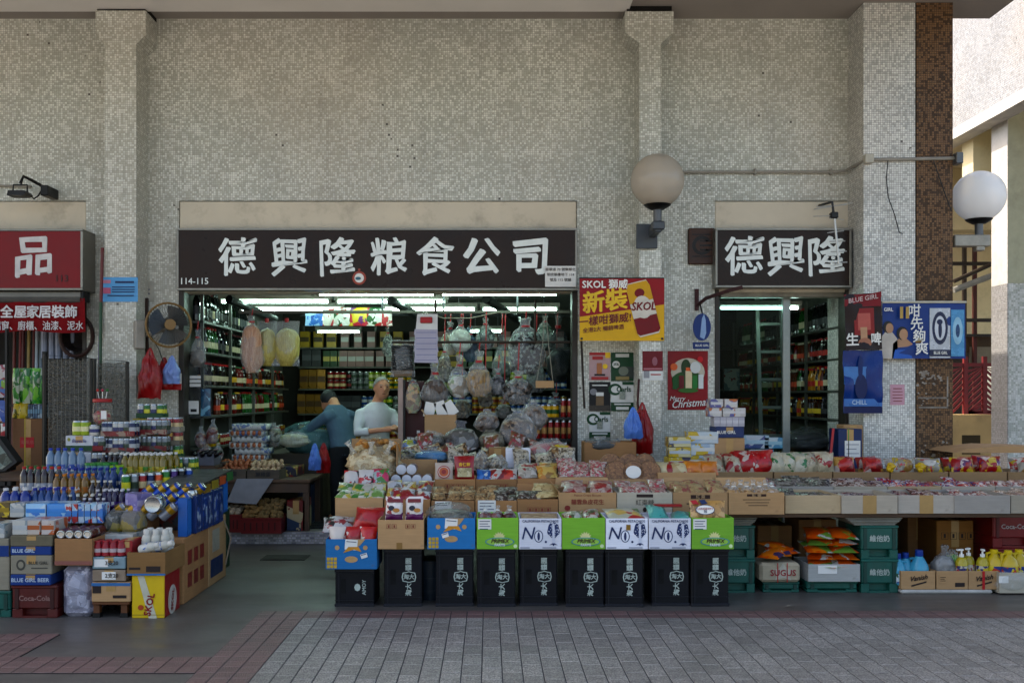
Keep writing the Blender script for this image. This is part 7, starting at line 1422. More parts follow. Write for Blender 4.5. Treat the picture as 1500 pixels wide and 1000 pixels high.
# stool with cartons and red bottle pack
o = thing('wooden_stool', 'small wooden stool with rubber feet under the white cartons', 'stool', (X(162, LY), LY, 0)); w = (X(190, LY) - X(136, LY))/2; zs = lz(881)
for lx in (-w + .02, w - .04):
    for ly in (.02, .28): lg = part('leg', MB().box(lx - .02, lx + .02, ly, ly + .04, .03, zs - .02), mat('#6a4222', .6), o, 0); link('rubber_foot', MB().box(lx - .024, lx + .024, ly - .004, ly + .044, 0, .03).mesh('rubber_foot', BLACK, 0), lg)
part('seat', MB().box(-w, w, 0, .34, zs - .02, zs, 0, .004), mat('#6a4222', .6), o)
o, w, h = carton('kraft carton with barcode on the wooden stool', 134, 191, zs + .001, lz(852) - zs - .002, LY - .01, .36, CARD2, False); part('barcode', MB().box(-w*.95, -w*.5, -.002, -.001, h*.45, h*.85), INK, o, 0); part('print_block', MB().box(w*.1, w*.8, -.002, -.001, h*.2, h*.35), INK, o, 0); part('blue_lid_edge', MB().box(-w, w, -.003, -.001, h - .022, h - .002), mat('#2a6a9a', .5), o, 0)
za = lz(851) + .001
for k, (t, bt) in enumerate(((834, 851), (815, 833))):
    o, w, h = carton('film wrapped pack with a handwritten price, %s one on the kraft carton' % ('lower', 'upper')[k], 135, 184, lz(bt) + .001, lz(t) - lz(bt) - .002, LY - .005, .34, mat(('#8a7a6a', '#7a8f96')[k], .35, var=.2), False); label_sheet(o, 0 if k == 0 else -.05, h*.5, .09, .05, lines=0); text('2支20' if k == 0 else '3支20', .035, o, (.02, -.006, h*.5), INK, bold=.02)
zr = lz(814.5) + .001
bottle('yakult', .026, .098, mat('#8f1a2a', .4), mat('#b0a0a0', .5), mat('#9a1a2c', .4), nr=.7, sh=.7, l0=.25, l1=.5)
for k in range(4):
    for r_ in range(2): place('yakult', 'yoghurt_drink', 'small red yoghurt drink bottle, %s from left in the %s row on the price packs' % (ordn(k), ('front', 'back')[r_]), 'bottle', (X(141 + k*11.5, LY), LY + .03 + r_*.055, zr), 0, 'red yoghurt drinks')
o, w, h = carton('red pack of yoghurt drinks in film beside the red bottles', 172, 194, zr, .095, LY + .03, .2, mat('#8f1a26', .35), False)
# yellow beer carton on end, brown carton with white bottles
o = thing('beer_carton', 'yellow beer carton with a red end standing on the ground at the stack corner', 'carton', (X(217, LY), LY, 0)); w = (X(240, LY) - X(192.5, LY))/2; h = lz(842); x_ = X(216, LY) - X(217, LY)
part('box_body', MB().box(-w, w, 0, .32, 0, h, 0, .004), mat('#c2a60c', .45, var=.08), o)
part('white_stripe', MB().poly([(-w*.65, h - .005), (-w*.25, h - .005), (w*.55, .0), (w*.05, .0)], -.002, .001), mat('#b5b1a0', .5), o, 0)
part('red_end', MB().box(w + .0005, w + .002, .004, .316, .004, h - .004), mat('#8a0f1a', .45), o, 0); part('foot_line', MB().box(-w, w, -.0022, -.001, .02, .024), mat('#8a7408', .5), o, 0)
text('SKOL', .062, o, (w*.1, -.004, h*.32), mat('#8a0f1a', .45), rot=(0, R(-78), 0), bold=.04); part('bird_emblem', MB().disc(-w*.45, h*.25, .02, .018, -.003, .001, 9), mat('#a8481a', .5), o, 0)
part('end_emblem', MB().add([(w + .003, .16 + .09*math.cos(R(k*20)), h*.33 + .10*math.sin(R(k*20))) for k in range(18)], [list(range(18))]), mat('#b0a8a0', .5), o, 0); text('SKOL', .06, o, (w + .0045, .16, h*.33), mat('#8a0f1a', .45), rot=(0, R(-80), R(90)), bold=.04)
zb_ = h + .002
o, w, h = carton('brown open carton of white bottles on the yellow beer carton', 186, 242, zb_, lz(808) - zb_, LY - .02, .42, card('#8a6a42'), flaps=False); part('blue_tape', MB().box(-w - .001, w + .001, -.002, -.001, 0, .012), mat('#2a6a9a', .5), o, 0); part('barcode', MB().box(w*.0, w*.75, -.002, -.001, h*.15, h*.4), INK, o, 0); part('print_block', MB().box(-w*.9, -w*.3, -.002, -.001, h*.25, h*.35), INK, o, 0)
zw = lz(808) - .04
PROTO['talc'] = [('bottle_body', MB().lathe([(.026, 0), (.03, .006), (.031, .085), (.026, .105), (.018, .112)], 12).mesh('bottle_body', mat('#b3b0a6', .4))), ('cap', MB().lathe([(.02, .112), (.021, .14), (.018, .145)], 12).mesh('cap', mat('#bdbab2', .4))), ('label_wrap', MB().lathe([(.0312, .02), (.0318, .07)], 12, cap=False).mesh('label_wrap', pr(('#b3b3b0', '#b3b3b0', '#2a5fa0', '#b3b3b0'), 26)))]
for k in range(3):
    for r_ in range(2): place('talc', 'lotion_bottle', 'white bottle with blue emblem, %s from left in the %s row of the brown carton' % (ordn(k), ('front', 'rear')[r_]), 'bottle', (X(205 + k*14, LY), LY + .13 + r_*.075, zw + .02), R(20*k), 'white bottles in the brown carton', 1.05)
for k in range(2): place('talc', 'lotion_bottle', 'white bottle lying across the front of the brown carton, %s one' % ('left', 'right')[k], 'bottle', (X(203 + 20*k, LY), LY + .03 + .0*k, zw + .05 + .012*k), 0, None, 1, (R(0), R(75), R(-12)))
# long brown cartons down the aisle side of the stack
xr = X(240, LY)
o = thing('carton', 'tall brown carton with red print along the aisle side of the drinks', 'carton', (xr - .3, LY + .42, 0)); part('box_body', MB().box(0, .3, 0, .62, 0, .46, 0, .006), CARD, o)
for k in range(3):
    for j in range(2): part('print_block', MB().box(.3008, .302, .1 + k*.15, .2 + k*.15, .1 + j*.16, .2 + j*.16), INKR, o, 0)
o = thing('carton', 'film wrapped carton with dark print at the aisle end of the drinks', 'carton', (xr - .32, LY + 1.05, 0)); part('box_body', MB().box(0, .32, 0, .5, 0, .5, 0, .006), CARD2, o); part('print_block', MB().box(.3208, .322, .05, .4, .06, .2), NAVY, o, 0); part('print_block', MB().box(.3208, .322, .1, .3, .25, .42), GCARD, o, 0); part('strap', MB().tube([(.325, .42, .46), (.36, .5, .3), (.33, .45, .1)], .006, 5), mat('#9a8a7a', .5), o)
teal_crate('green crate at the aisle corner below the blue beer packs', 262, 318, 0, .5, 8.2, .4, False, m=mat('#0f3f24', .45), m2=mat('#0a2a18', .5))
# stepped plank stand under the bottles
bench('stepped plank stand carrying the drinks, low step', X(-40, 6.98), xr - .34, 6.98, 7.45, .60); bench('stepped plank stand carrying the drinks, middle step', X(-40, 7.47), xr - .02, 7.47, 8.0, .70); bench('stepped plank stand carrying the drinks, high step', X(-40, 8.02), X(300, 8.2), 8.02, 8.9, .80)
# beer six packs standing tilted along the aisle edge
PROTO['beerpack'] = [('sleeve', MB().box(-.045, .045, 0, .13, 0, .27, 0, .004).mesh('sleeve', mat('#12386e', .4, var=.2))), ('sleeve_print', MB().box(.0455, .047, .02, .11, .03, .24).mesh('sleeve_print', pr(('#1a4a94', '#8f9fb5', '#12386e', '#12386e'), 24), 0)), ('can_top', MB().lathe([(.03, .27), (.031, .285), (.027, .30), (.026, .305)], 14, (0, .035, 0)).lathe([(.03, .27), (.031, .285), (.027, .30), (.026, .305)], 14, (0, .095, 0)).mesh('can_top', SILC))]
PROTO['bluesleeve'] = [('sleeve', MB().box(-.06, .06, 0, .13, 0, .27, 0, .004).mesh('sleeve', mat('#0f5a9a', .4, var=.1))), ('sleeve_panel', MB().box(.0605, .062, .01, .12, .02, .25).mesh('sleeve_panel', mat('#1a6ab0', .4), 0))]
place('bluesleeve', 'beer_pack', 'bright blue beer sleeve at the near end of the aisle edge', 'beer pack', (xr - .03, LY + .50, .46), R(4), None, (.55, 1, 1)); place('bluesleeve', 'beer_pack', 'bright blue beer sleeve at the far end of the aisle edge', 'beer pack', (xr - .03, LY + 1.44, .52), R(-2), None, (.6, 1, 1))
for k in range(5): place('beerpack', 'beer_pack', 'navy beer pack with silver can tops along the aisle edge, %s from the front' % ordn(k), 'beer pack', (xr - .025, LY + .66 + k*.152, .462), R(rnd.uniform(-4, 4)), 'navy beer packs along the aisle')
PROTO['tiltcan'] = [('can_body', MB().lathe([(.026, 0), (.032, .006), (.032, .10), (.027, .112)], 14).mesh('can_body', mat('#7d8088', .3, .4))), ('gold_band', MB().lathe([(.0325, .06), (.0325, .095)], 14, cap=False).mesh('gold_band', mat('#a8852a', .3, .5))), ('can_lid', MB().lathe([(.027, .112), (.026, .116), (.022, .114)], 14).mesh('can_lid', SILC))]
PROTO['tiltcan2'] = [('can_body', MB().lathe([(.026, 0), (.032, .006), (.032, .10), (.027, .112)], 14).mesh('can_body', mat('#1a4a94', .3, .4))), PROTO['tiltcan'][1], PROTO['tiltcan'][2]]
for j in range(3):
    for k in range(5):
        y = LY + .46 + j*.17; place('tiltcan' if j == 0 else 'tiltcan2', 'beer_can', '%s beer can lying tilted, %s from left in the %s row by the sleeves' % (('silver', 'blue', 'blue')[j], ordn(k), ('front', 'middle', 'rear')[j]), 'can', (xr - .52 + k*.088 + j*.05, y, .60 + .055*j), 0, 'tilted beer cans', 1.15, (R(8), R(48), R(14)))
o = thing('can_stand', 'cardboard pad under the tilted beer cans', 'pad', (xr - .33, LY + .42, 0)); part('box_body', MB().box(-.32, .02, 0, .5, 0, .57, 0, .005), CARD, o)
# front shelf line: dark gold packs, pocari style cans
for k, (px, w_, c1, c2, lb) in enumerate(((160, .13, '#16241e', '#8a7a20', 'dark green and gold beer can pack in film'), (184, .15, '#6a6460', '#9a8420', 'silver and gold beer can pack in crinkled film'))):
    o = thing('can_pack', lb, 'can pack', (X(px, 6.8), 6.85, lz(790)))
    part('cans', MB().box(-w_*.48, w_*.48, 0, .2, 0, .14, 0, .03), pr((c1, c1, c2, '#7d7f80'), 9), o); part('film', MB().box(-w_*.5, w_*.5, -.004, .204, -.002, .146, 0, .035), film('#b9b9b4', .3), o, 60)
place('drinkbox_w', 'drink_pack', 'low silver drink pack below the gold beer packs', 'drink pack', (X(158, 6.75), 6.76, lz(812)), 0, None, 1.1); place('drinkbox_w', 'drink_pack', 'patterned drink pack left of the white bottles', 'drink pack', (X(181, 6.75), 6.76, lz(814)), 0, None, 1.2)
for k in range(2): place('drinkbox_b', 'drink_pack', '%s of two blue and white drink packs above the lying cans' % ('left', 'right')[k], 'drink pack', (X(52 + k*31, 6.86), 6.86, .62), 0, 'blue white drink packs', (.98, 1, 1.1))
place('drinkbox_y', 'drink_pack', 'yellow drink pack at the left edge', 'drink pack', (X(1, 6.86), 6.88, .62), 0, None); place('drinkbox_w', 'drink_pack', 'white drink pack right of the yellow one at the left edge', 'drink pack', (X(23, 6.86), 6.88, .62), 0, None)
gbox('tetra', .04, .06, .13, pr(('#8fa9bc', '#2f6aa8', '#a9b5c0', '#a0383a', '#8fb0c4'), 16), mat('#3a74ac', .4))
for k in range(6):
    for r_ in range(2): place('tetra', 'drink_carton', 'light blue drink carton, %s from left in the %s row of six' % (ordn(k), ('front', 'rear')[r_]), 'drink carton', (X(102 + k*9.2, 6.86), 6.84 + r_*.07, .585), 0, 'light blue drink cartons', (.95, 1, 1))
# bottles: rows stepping back; (px0, px1, Y, z, n, proto, colour words)
def drink(key, body, lab, cap, r=.032, h=.2, **kw): bottle(key, r, h, mat(body, .2, coat=.4, var=.08), lab if not isinstance(lab, str) else pr((lab, lab, body, lab, '#b9b6b0'), 30, .4), mat(cap, .4), split=True, n=12, **kw)
drink('blueW', '#14307a', pr(('#1c3f8f', '#14307a', '#a0a8c0', '#1c3f8f'), 26), '#c3c1c0', .038, .2, sh=.68); drink('blueB', '#2a4a7a', '#1a3f74', '#142f8a', .03, .2, sh=.6); drink('greenC', '#5a8a8f', '#2a5f9a', '#0f7a24', .036, .2, nr=.7, sh=.62); drink('orangeC', '#7a5a1a', '#a8651a', '#c27a12', .03, .18); drink('whiteBr', '#2a150a', pr(('#5a3a1a', '#a0762a', '#3a1a10'), 22), '#c3c0b8', .028, .17, sh=.6); drink('purple', '#2c1c44', '#4a2a74', '#c0bcc0', .028, .16); drink('yellowT', '#7a6a14', pr(('#a8921a', '#3f7a2a', '#b0a04a', '#7a6a14'), 24), '#c6c4c0', .031, .2, sh=.66); drink('limeT', '#5a8a1a', '#8aa82a', '#8ab02a', .033, .2, sh=.66); drink('redC', '#3a2a2a', '#8a8f9a', '#a01a1c', .03, .22); drink('greenT', '#2a4a2a', '#7a8a8a', '#16682a', .03, .22); drink('clearB', '#6a7f94', '#2a4f94', '#1a3f9a', .036, .23)
def brow2(key, a, b, Y, z, n, words, rows=1, dy=.075, sc=1):
    for r_ in range(rows):
        for k in range(n):
            px = a + (b - a)*(k + .5)/n; x = X(px, Y) + rnd.uniform(-.005, .005)
            place(key, 'drink_bottle', '%s, %s from left%s' % (words, ordn(k), '' if rows == 1 else (', front row', ', second row', ', third row')[r_]), 'bottle', (x + .03*r_*(1 if n > 2 else 0), Y + r_*dy + rnd.uniform(-.005, .005), z), rnd.random()*6, words + 's', sc)
brow2('blueW', 2, 44, 7.05, .602, 3, 'deep blue bottle with white cap', 2, .085, 1.02)
brow2('blueB', 46, 98, 7.1, .602, 5, 'navy bottle with blue cap', 2, .075)
brow2('whiteBr', 98, 140, 7.1, .602, 4, 'short brown bottle with white cap', 2, .07, .9)
brow2('purple', 118, 158, 7.02, .602, 4, 'dark purple bottle by the brown ones', 1, .07, .85)
brow2('redC', 30, 92, 7.55, .702, 6, 'clear bottle with red cap', 1); brow2('greenT', 36, 92, 7.65, .702, 5, 'bottle with dark green cap behind the navy ones', 1)
brow2('orangeC', 78, 130, 7.50, .702, 5, 'amber bottle with orange cap', 2, .07, .92); brow2('whiteBr', 132, 166, 7.4, .66, 4, 'brown bottle with white cap by the amber ones', 1, .07, 1)
brow2('purple', 140, 182, 7.2, .63, 5, 'purple labelled bottle with white cap', 2, .065, .95)
brow2('clearB', 68, 124, 8.1, .802, 5, 'clear water bottle with blue cap', 1, .08, 1.0); brow2('blueB', 96, 170, 7.8, .702, 8, 'blue capped bottle in the middle of the drinks', 2, .08, .95)
brow2('greenC', 126, 160, 7.95, .702, 4, 'pale bottle with wide green cap', 2, .085, 1.1); brow2('limeT', 160, 178, 7.95, .702, 2, 'lime green bottle', 2, .08)
brow2('yellowT', 180, 242, 8.05, .802, 8, 'yellow tea bottle with white cap', 3, .085, .95)
brow2('whiteBr', 148, 200, 8.2, .802, 6, 'brown tea bottle with white cap before the can trays', 2, .075, 1.1)
# cans along the middle right and silver covered boards
for r_ in range(3):
    for k, c in enumerate(('green', 'silver', 'red', 'navy', 'orange', 'green', 'purple', 'dark', 'blue')[:9 - r_]):
        place('tall_' + c, 'drink_can', '%s can, %s from left, %s row of the aisle side cans' % (c, ordn(k), ('front', 'second', 'third')[r_]), 'can', (X(190 + k*8.8 + r_*5, 7.7), 7.62 + r_*.075 + k*.045, .702 + .02*(k > 4)), 0, 'cans beside the grey board', 1)
o = thing('cover_board', 'flat dark grey board lying over cans at the aisle edge', 'board', (xr - .1, 7.3, .78)); part('board', MB().add([(-.22, .1, 0), (.1, .0, 0), (.12, .95, .06), (-.25, .95, .06), (-.22, .1, .012), (.1, 0, .012), (.12, .95, .072), (-.25, .95, .072)], [(0, 1, 2, 3), (4, 7, 6, 5), (0, 4, 5, 1), (1, 5, 6, 2), (2, 6, 7, 3), (3, 7, 4, 0)]), mat('#4a4c4a', .35, .3), o, 0)
for k, c in enumerate(('#7a6414', '#8a7a1a', '#a8501f', '#2a6a34')): part('price_card', MB().box(.12, .124, .1 + k*.22, .28 + k*.22, -.05 + k*.012, .012 + k*.014), mat(c, .5), o, 0)
o = thing('can_block', 'dark shelf block of boxed cans below the grey board', 'box', (xr - .42, 7.42, .45)); part('box_body', MB().box(.0, .26, 0, .75, 0, .31, 0, .005), pr(('#2a2c30', '#4a4440', '#6a2a24', '#3a4a54'), 12), o)
gbox('lilac', .13, .12, .13, pr(('#7a729f', '#8d84b0', '#6a628d', '#a59cc0'), 12), mat('#a59cb8', .4))
for k in range(2): place('lilac', 'drink_pack', '%s lilac film pack before the silver cans' % ('left', 'right')[k], 'drink pack', (X(194 + k*15, 6.98), 7.02, .64), k, 'lilac film packs')
can('silvfilm', .062, .12, pr(('#3a4a4a', '#8a9a98', '#5a6a6a', '#a5b0ae'), 30, .2)); place('silvfilm', 'can_pack', 'round film wrapped can pack beside the lilac packs', 'can pack', (X(226, 6.98), 7.06, .70), 0, None, 1, (R(90), 0, 0))
place('drinkbox_y', 'drink_pack', 'olive yellow pack between the purple bottles and the lilac packs', 'drink pack', (X(176, 6.98), 7.0, .61), 0, None, (1, 1, .8))
# tall block of can trays behind
def tray_of_cans(label, a, b, z, Y, nx, colors, edge, ny=2, hh=.118):
    w = (X(b, Y) - X(a, Y))/2; o = thing('can_tray', label, 'can tray', (X((a+b)/2, Y), Y, z))
    part('tray_edge', MB().box(-w - .004, w + .004, -.006, ny*.068 + .02, 0, .045, 0, .003), edge, o)
    for k in range(nx):
        for r_ in range(ny):
            for n_, me in PROTO['can_' + colors[k % len(colors)]]: link('can', me, o, (-w + w*2*(k + .5)/nx, .034 + r_*.068, .004), (0, 0, rnd.random()*6))
    part('film', MB().box(-w - .003, w + .003, -.003, ny*.068 + .012, .0455, hh + .008, 0, .01), film('#a9aaa8', .14, .1), o)
Yk = 8.3; REDE = pr(('#7a1f22', '#8f7a6a', '#6a1a1c', '#4a4a44'), 14, .6); 
for lv in range(3):
    zz = .985 + lv*.128 if False else Z(686 - lv*24, Yk + .2); nm = ('lowest', 'middle', 'top')[lv]
    tray_of_cans('%s shrink wrapped tray of blue and white cans in the tall block' % nm, 148, 196, zz, Yk + .05, 6, ('navy', 'navy', 'white', 'white', 'silver'), REDE); tray_of_cans('%s shrink wrapped tray of silver cans right of the blue ones' % nm, 190, 243, zz + .008, Yk + .22, 7, ('silver', 'white', 'silver'), REDE)
o = thing('plank_stack', 'dark carton base under the tall block of can trays', 'carton', (X(170, Yk), Yk, .803)); part('box_body', MB().box(-.55, .48, 0, .55, 0, Z(686, Yk + .2) - .806, 0, .004), pr(('#5a2a24', '#4a3a30', '#7a6a5a'), 8, .7), o)
WBX = mat('#b0b2b6', .45, var=.06)
for lv in range(2):
    z_ = Z(683 - lv*24, Yk + .06) - .005
    o, w, h = carton('%s white beer carton with green foot at the left of the can trays' % ('lower', 'upper')[lv], 92 + lv*4, 133 + lv*3, z_, .128, Yk, .3, WBX, False); part('foot_band', MB().box(-w, w, -.0016, -.0004, .004, h*.36), mat('#1a4a2c', .5) if lv else mat('#a59aa0', .5), o, 0); text('Bayerle', .04, o, (0, -.004, h*.66), mat('#3a3f7a', .5), shear=.2, bold=.01); part('print_block', MB().box(-w*.55, w*.35, -.0028, -.0018, h*.08, h*.3), mat('#7a1a30', .5) if lv == 0 else mat('#1a4a2c', .5), o, 0); part('emblem', MB().disc(-w*.75, h*.75, .013, .015, -.002, .001, 10), mat('#8a8a3a', .5), o, 0)
    tray_of_cans('short shrink wrapped tray of pale cans beside the %s white carton' % ('lower', 'upper')[lv], 133 + lv*3, 150, z_, Yk, 2, ('white', 'silver'), mat('#7a1a20', .5))
for k in range(2): place('tin_' + ('ygreen', 'green')[0], 'food_tin', '%s large green and yellow tin on the white beer cartons' % ('left', 'right')[k], 'tin', (X(110 + k*11, Yk), Yk + .06, Z(659, Yk + .06) + .121), 0, 'green yellow tins', (1.0, 1.0, .95))
place('tin_white', 'food_tin', 'short grey tin beside the green and yellow tins', 'tin', (X(134, Yk), Yk + .06, Z(659, Yk + .06) + .121), 0, None, (.95, .95, .7))
# green-white trays at the far right of the block
for lv, (cs, e_) in enumerate(((('green', 'navy'), mat('#1a4a2c', .5)), (('green', 'silver'), mat('#1a4a2c', .5)), (('red', 'gold'), mat('#6a6458', .6)), (('red', 'red'), mat('#8a8478', .6)))):
    z_ = Z(690 - lv*19.5, 8.75); tray_of_cans('tray of %s cans, %s up in the stack at the pier foot' % (' and '.join(cs) if cs[0] != cs[1] else 'red', ordn(lv)), 214, 262, z_, 8.62, 5, cs, e_, 2)
o = thing('carton', 'brown carton under the can trays at the pier foot', 'carton', (X(238, 8.62), 8.6, .803)); part('box_body', MB().box(-.15, .15, 0, .25, 0, Z(690, 8.75) - .806, 0, .004), CARD, o)
tray_of_cans('tray of white and green cans on top at the pier foot', 200, 238, Z(612, 8.75), 8.68, 4, ('white', 'green'), mat('#1a4a2c', .5)); o = thing('carton', 'flat yellow carton under the topmost can tray at the pier foot', 'carton', (X(216, 8.68), 8.68, Z(622, 8.75))); part('box_body', MB().box(-.13, .13, 0, .16, 0, .055, 0, .004), mat('#a8921a', .5), o)
for lv in range(2): tray_of_cans('tray of green cans at the aisle corner, %s one' % ('lower', 'upper')[lv], 232, 284, Z(708 - 17*lv, 8.3), 8.25, 6, ('green', 'silver', 'green'), mat('#1f4f30', .5))
# sweet jar with red lid
o = thing('sweet_jar', 'big clear jar with red lid and lollipops standing above the can trays', 'jar', (X(150, 8.42), 8.42, Z(622, 8.42)))
part('jar', MB().lathe([(.055, 0), (.075, .015), (.08, .03), (.08, .16), (.07, .19)], 18), film('#b0a8a0', .3, .08), o); part('sweets', blob(.14, .14, .13, 5, 0, .05), pr(('#8a5a54', '#a58a7a', '#a03a3a', '#8f8a5a'), 40), o, 60); part('lid', MB().lathe([(.074, .19), (.078, .195), (.078, .215), (.07, .22)], 18), RED, o); part('price_tag', MB().box(.02, .065, -.083, -.081, .05, .12), PAPER, o, 0)
for k, dx in enumerate((-.04, .0, .04)): q = part('lollipop_stick', MB().tube([(dx*.6, 0, .2), (dx, 0, .28)], .003, 5), WHITE, o); link('lollipop', ell(MB(), (dx, 0, .29), (.013, .013, .013), 8, 6).mesh('lollipop', (RED, mat('#a02a4a', .3), GREEN)[k]), q)
# ---------------------------------------------------------------- pier: fan, bags, poles, racks
Yf = 9.35
o = thing('wall_fan', 'round brown wall fan turned to the side on the pier', 'fan', (X(247, Yf), Yf, Z(476, Yf))); o.rotation_euler = (0, 0, R(28))
r = .205; TANF = mat('#7d6238', .45, var=.2)
part('outer_ring', MB().tube([(r*math.cos(R(k*15)), 0, r*math.sin(R(k*15))) for k in range(24)], .011, 6, closed=True), TANF, o)
cg = MB()
for k in range(40):
    a = R(k*9); cg.tube([(.05*math.cos(a), -.075, .05*math.sin(a)), (r*.6*math.cos(a), -.06, r*.6*math.sin(a)), (r*math.cos(a), -.0, r*math.sin(a))], .0016, 3)
    cg.tube([(.05*math.cos(a), .07, .05*math.sin(a)), (r*.7*math.cos(a), .065, r*.7*math.sin(a)), (r*math.cos(a), .0, r*math.sin(a))], .0016, 3)
part('wire_guard', cg, mat('#3f3a30', .5, .3), o)['kind'] = 'stuff'
part('hub_badge', MB().lathe([(.052, -.078), (.05, -.086), (.03, -.088)], 20, axis='Y'), TANF, o)
for k in range(3):
    a0 = R(k*120); pts = []
    bl = MB(); n = 8
    for i in range(n + 1):
        a = a0 + R(95)*i/n; bl.v += [(.04*math.cos(a), .02 - .03*i/n, .04*math.sin(a)), (r*.88*math.cos(a), .025 - .05*i/n, r*.88*math.sin(a))]
    for i in range(n): bl.f.append([2*i, 2*i+1, 2*i+3, 2*i+2]); bl.m.append(0)
    part('blade', bl, mat('#2e3436', .3, coat=.3), o, 60)
part('motor', MB().lathe([(.06, .07), (.075, .09), (.07, .16), (.03, .19)], 16, axis='Y'), mat('#8a8272', .5), o)
part('wall_bracket', MB().tube([(-.0, .17, -.02), (-.1, .2, -.06), (-.2, .24, -.09)], .025, 8).box(-.27, -.18, .16, .30, -.22, .05, 0, .01), mat('#9a948a', .5, dirt=.2), o)
part('pull_cord', MB().tube([(-.13, .16, -.1), (-.06, .16, -.22), (-.02, .16, -.34)], .005, 5), BLACK, o)
tag(part('wood_strip', MB().box(-.05, .05, 0, .03, 0, .72, 0, .004), mat('#3a2418', .6, dirt=.2), loc=(X(209, 9.72), 9.72, Z(545, 9.72))), 'dark brown wooden strip on the pier behind the fan', 'board')
hbag('red plastic bag hanging under the wall fan', 202, 237, 520, 583, 9.4, RB, 73); hbag('second red plastic bag bunched behind the blue bag under the fan', 229, 252, 530, 570, 9.55, RB, 74); hbag('pale blue plastic bag hanging at the right under the fan', 239, 264, 527, 562, 9.5, mat('#7d92c0', .5), 75)
o = thing('tag_card', 'red edged card hanging below the pale blue bag', 'card', (X(249, 9.62), 9.62, Z(571, 9.62))); part('card', MB().box(-.11, .11, 0, .004, 0, .16), PAPER, o, 0); part('red_border', MB().box(-.11, .11, -.002, -.0005, 0, .06), RED, o, 0)
for k, (px, px2, t, c, lb) in enumerate(((139, 150, 363, '#6a1f1c', 'red brown'), (143, 149, 441, '#173a8a', 'blue'), (147, 150, 443, '#1a4a2a', 'green'))):
    tag(part('broom_pole', MB().tube([(X(px, 9.3), 9.3 - .02*k, .02), (X(px2, 9.42), 9.42 - .02*k, Z(t, 9.42))], .016, 8), mat(c, .4), None), '%s pole leaning against the left pilaster' % lb, 'pole')
def rack(label, a, b, t, bt, Y, rz):
    w = (X(b, Y) - X(a, Y))/2; h = Z(t, Y) - Z(bt, Y); o = thing('mesh_rack', label, 'rack', (X((a+b)/2, Y), Y, 0), R(rz)); z0 = Z(bt, Y)
    fm = mat('#33312c', .5, .3)
    part('frame', MB().tube([(-w, 0, 0), (-w, 0, z0 + h), (w, 0, z0 + h - .03), (w, 0, 0)], .016, 6), fm, o)
    g_ = MB(); nx = int(2*w/.035)
    for k in range(1, nx): g_.tube([(-w + 2*w*k/nx, 0, .1), (-w + 2*w*k/nx, 0, z0 + h - .01 - .03*k/nx)], .0022, 3)
    nz = int((z0 + h)/.035)
    for k in range(3, nz): g_.tube([(-w, -.004, k*.035), (w, -.004, k*.035)], .0022, 3)
    part('wire_mesh', g_, mat('#7d7a70', .5, .4), o)['kind'] = 'stuff'
    part('plastic_sheet', pillow(w*1.94, z0 + h - .1, .03, a, crimp=.02), film('#6a675e', .95), o, 60, loc=(0, .05, .06))
rack('tall mesh rack covered in dusty plastic before the left shopfront', 66, 133, 520, 640, 9.05, 3); rack('smaller mesh rack covered in plastic against the left pilaster', 138, 187, 525, 620, 9.25, -3)
# ---------------------------------------------------------------- left neighbour shopfront goods
bench('dark counter inside the left shopfront', -6.2, X(60, 9.9), 9.75, 10.6, .30)
o, w, h = carton('tall brown carton with a red label and yellow strap in the left shopfront', 18, 63, .02, Z(613, 9.3) - .02, 9.3, .28, card('#7d5c40'), False); part('red_label', MB().box(-.07, .06, -.003, -.0018, h*.78, h*.86), RED, o, 0); text('電風扇', .04, o, (0, -.005, h*.82), mat('#b0605a', .5)); part('strap', MB().box(-.03, -.018, -.004, -.002, 0, h + .003), mat('#a8923a', .5), o, 0); icons(o, w, h, INK, -.3, 3, .52, .05)
gbox('blu_sm', .02, .12, .13, pr(('#3a5a74', '#8a9aa4', '#2a3f54'), 20), mat('#6a8a9a', .5)); zt_ = Z(613, 9.3) + .002
for k in range(7): place('blu_sm', 'slim_box', 'slim grey blue box on the tall brown carton, %s from left' % ordn(k), 'box', (X(40 + k*3.6, 9.3), 9.33, zt_), 0, 'slim boxes')
pack('yelsm', .09, .15, .05, pr(('#a8921a', '#b5a02a', '#5a5a1a'), 12), 91); stand('yelsm', 'yellow_packet', 'yellow packet on the tall brown carton', 'packet', 19, 38, 9.34, zt_, 2, 'yellow packets')
o = tag(part('packet_shelf', MB().box(-.2, .14, 0, .25, 0, .015), DKGREY, loc=(X(45, 9.42), 9.4, Z(595, 9.4))), 'thin dark shelf under the hanging green packets', 'shelf')
pack('greenhang', .075, .33, .06, pr(('#1f7a1f', '#2a8a2a', '#6aa82a', '#176a1a', '#a8b09a'), 11), 92)
for k in range(6): place('greenhang', 'green_packet', 'tall green packet hanging in the left shopfront, %s from left' % ordn(k), 'packet', (X(23 + k*7.4, 9.35), 9.36 + .02*(k % 2), Z(594, 9.35) + .02), R(-20 + 6*k), 'hanging green packets')
HN = [(6, '#5a1f1a'), (15, '#6a2a20'), (22, '#7a1f1c'), (30, '#5a1a18'), (36, '#a08a54'), (42, '#6a1f1c'), (50, '#9aa4a8'), (54, '#8f9aa0'), (59, '#7a1a18')]
for k, (px, c) in enumerate(HN): tag(part('broom', MB().tube([(X(px, 9.95), 9.95 + .03*(k % 3), .33), (X(px + 1, 9.95), 10.0 + .03*(k % 3), Z(478, 9.95))], .016, 7), mat(c, .4)), 'broom handle standing in the left shopfront, %s from the left edge' % ordn(k), 'broom')
o = thing('dust_sheet', 'pale pleated plastic sheets hanging in the left shopfront', 'sheet', (X(84, 9.95), 9.95, Z(525, 9.95)))
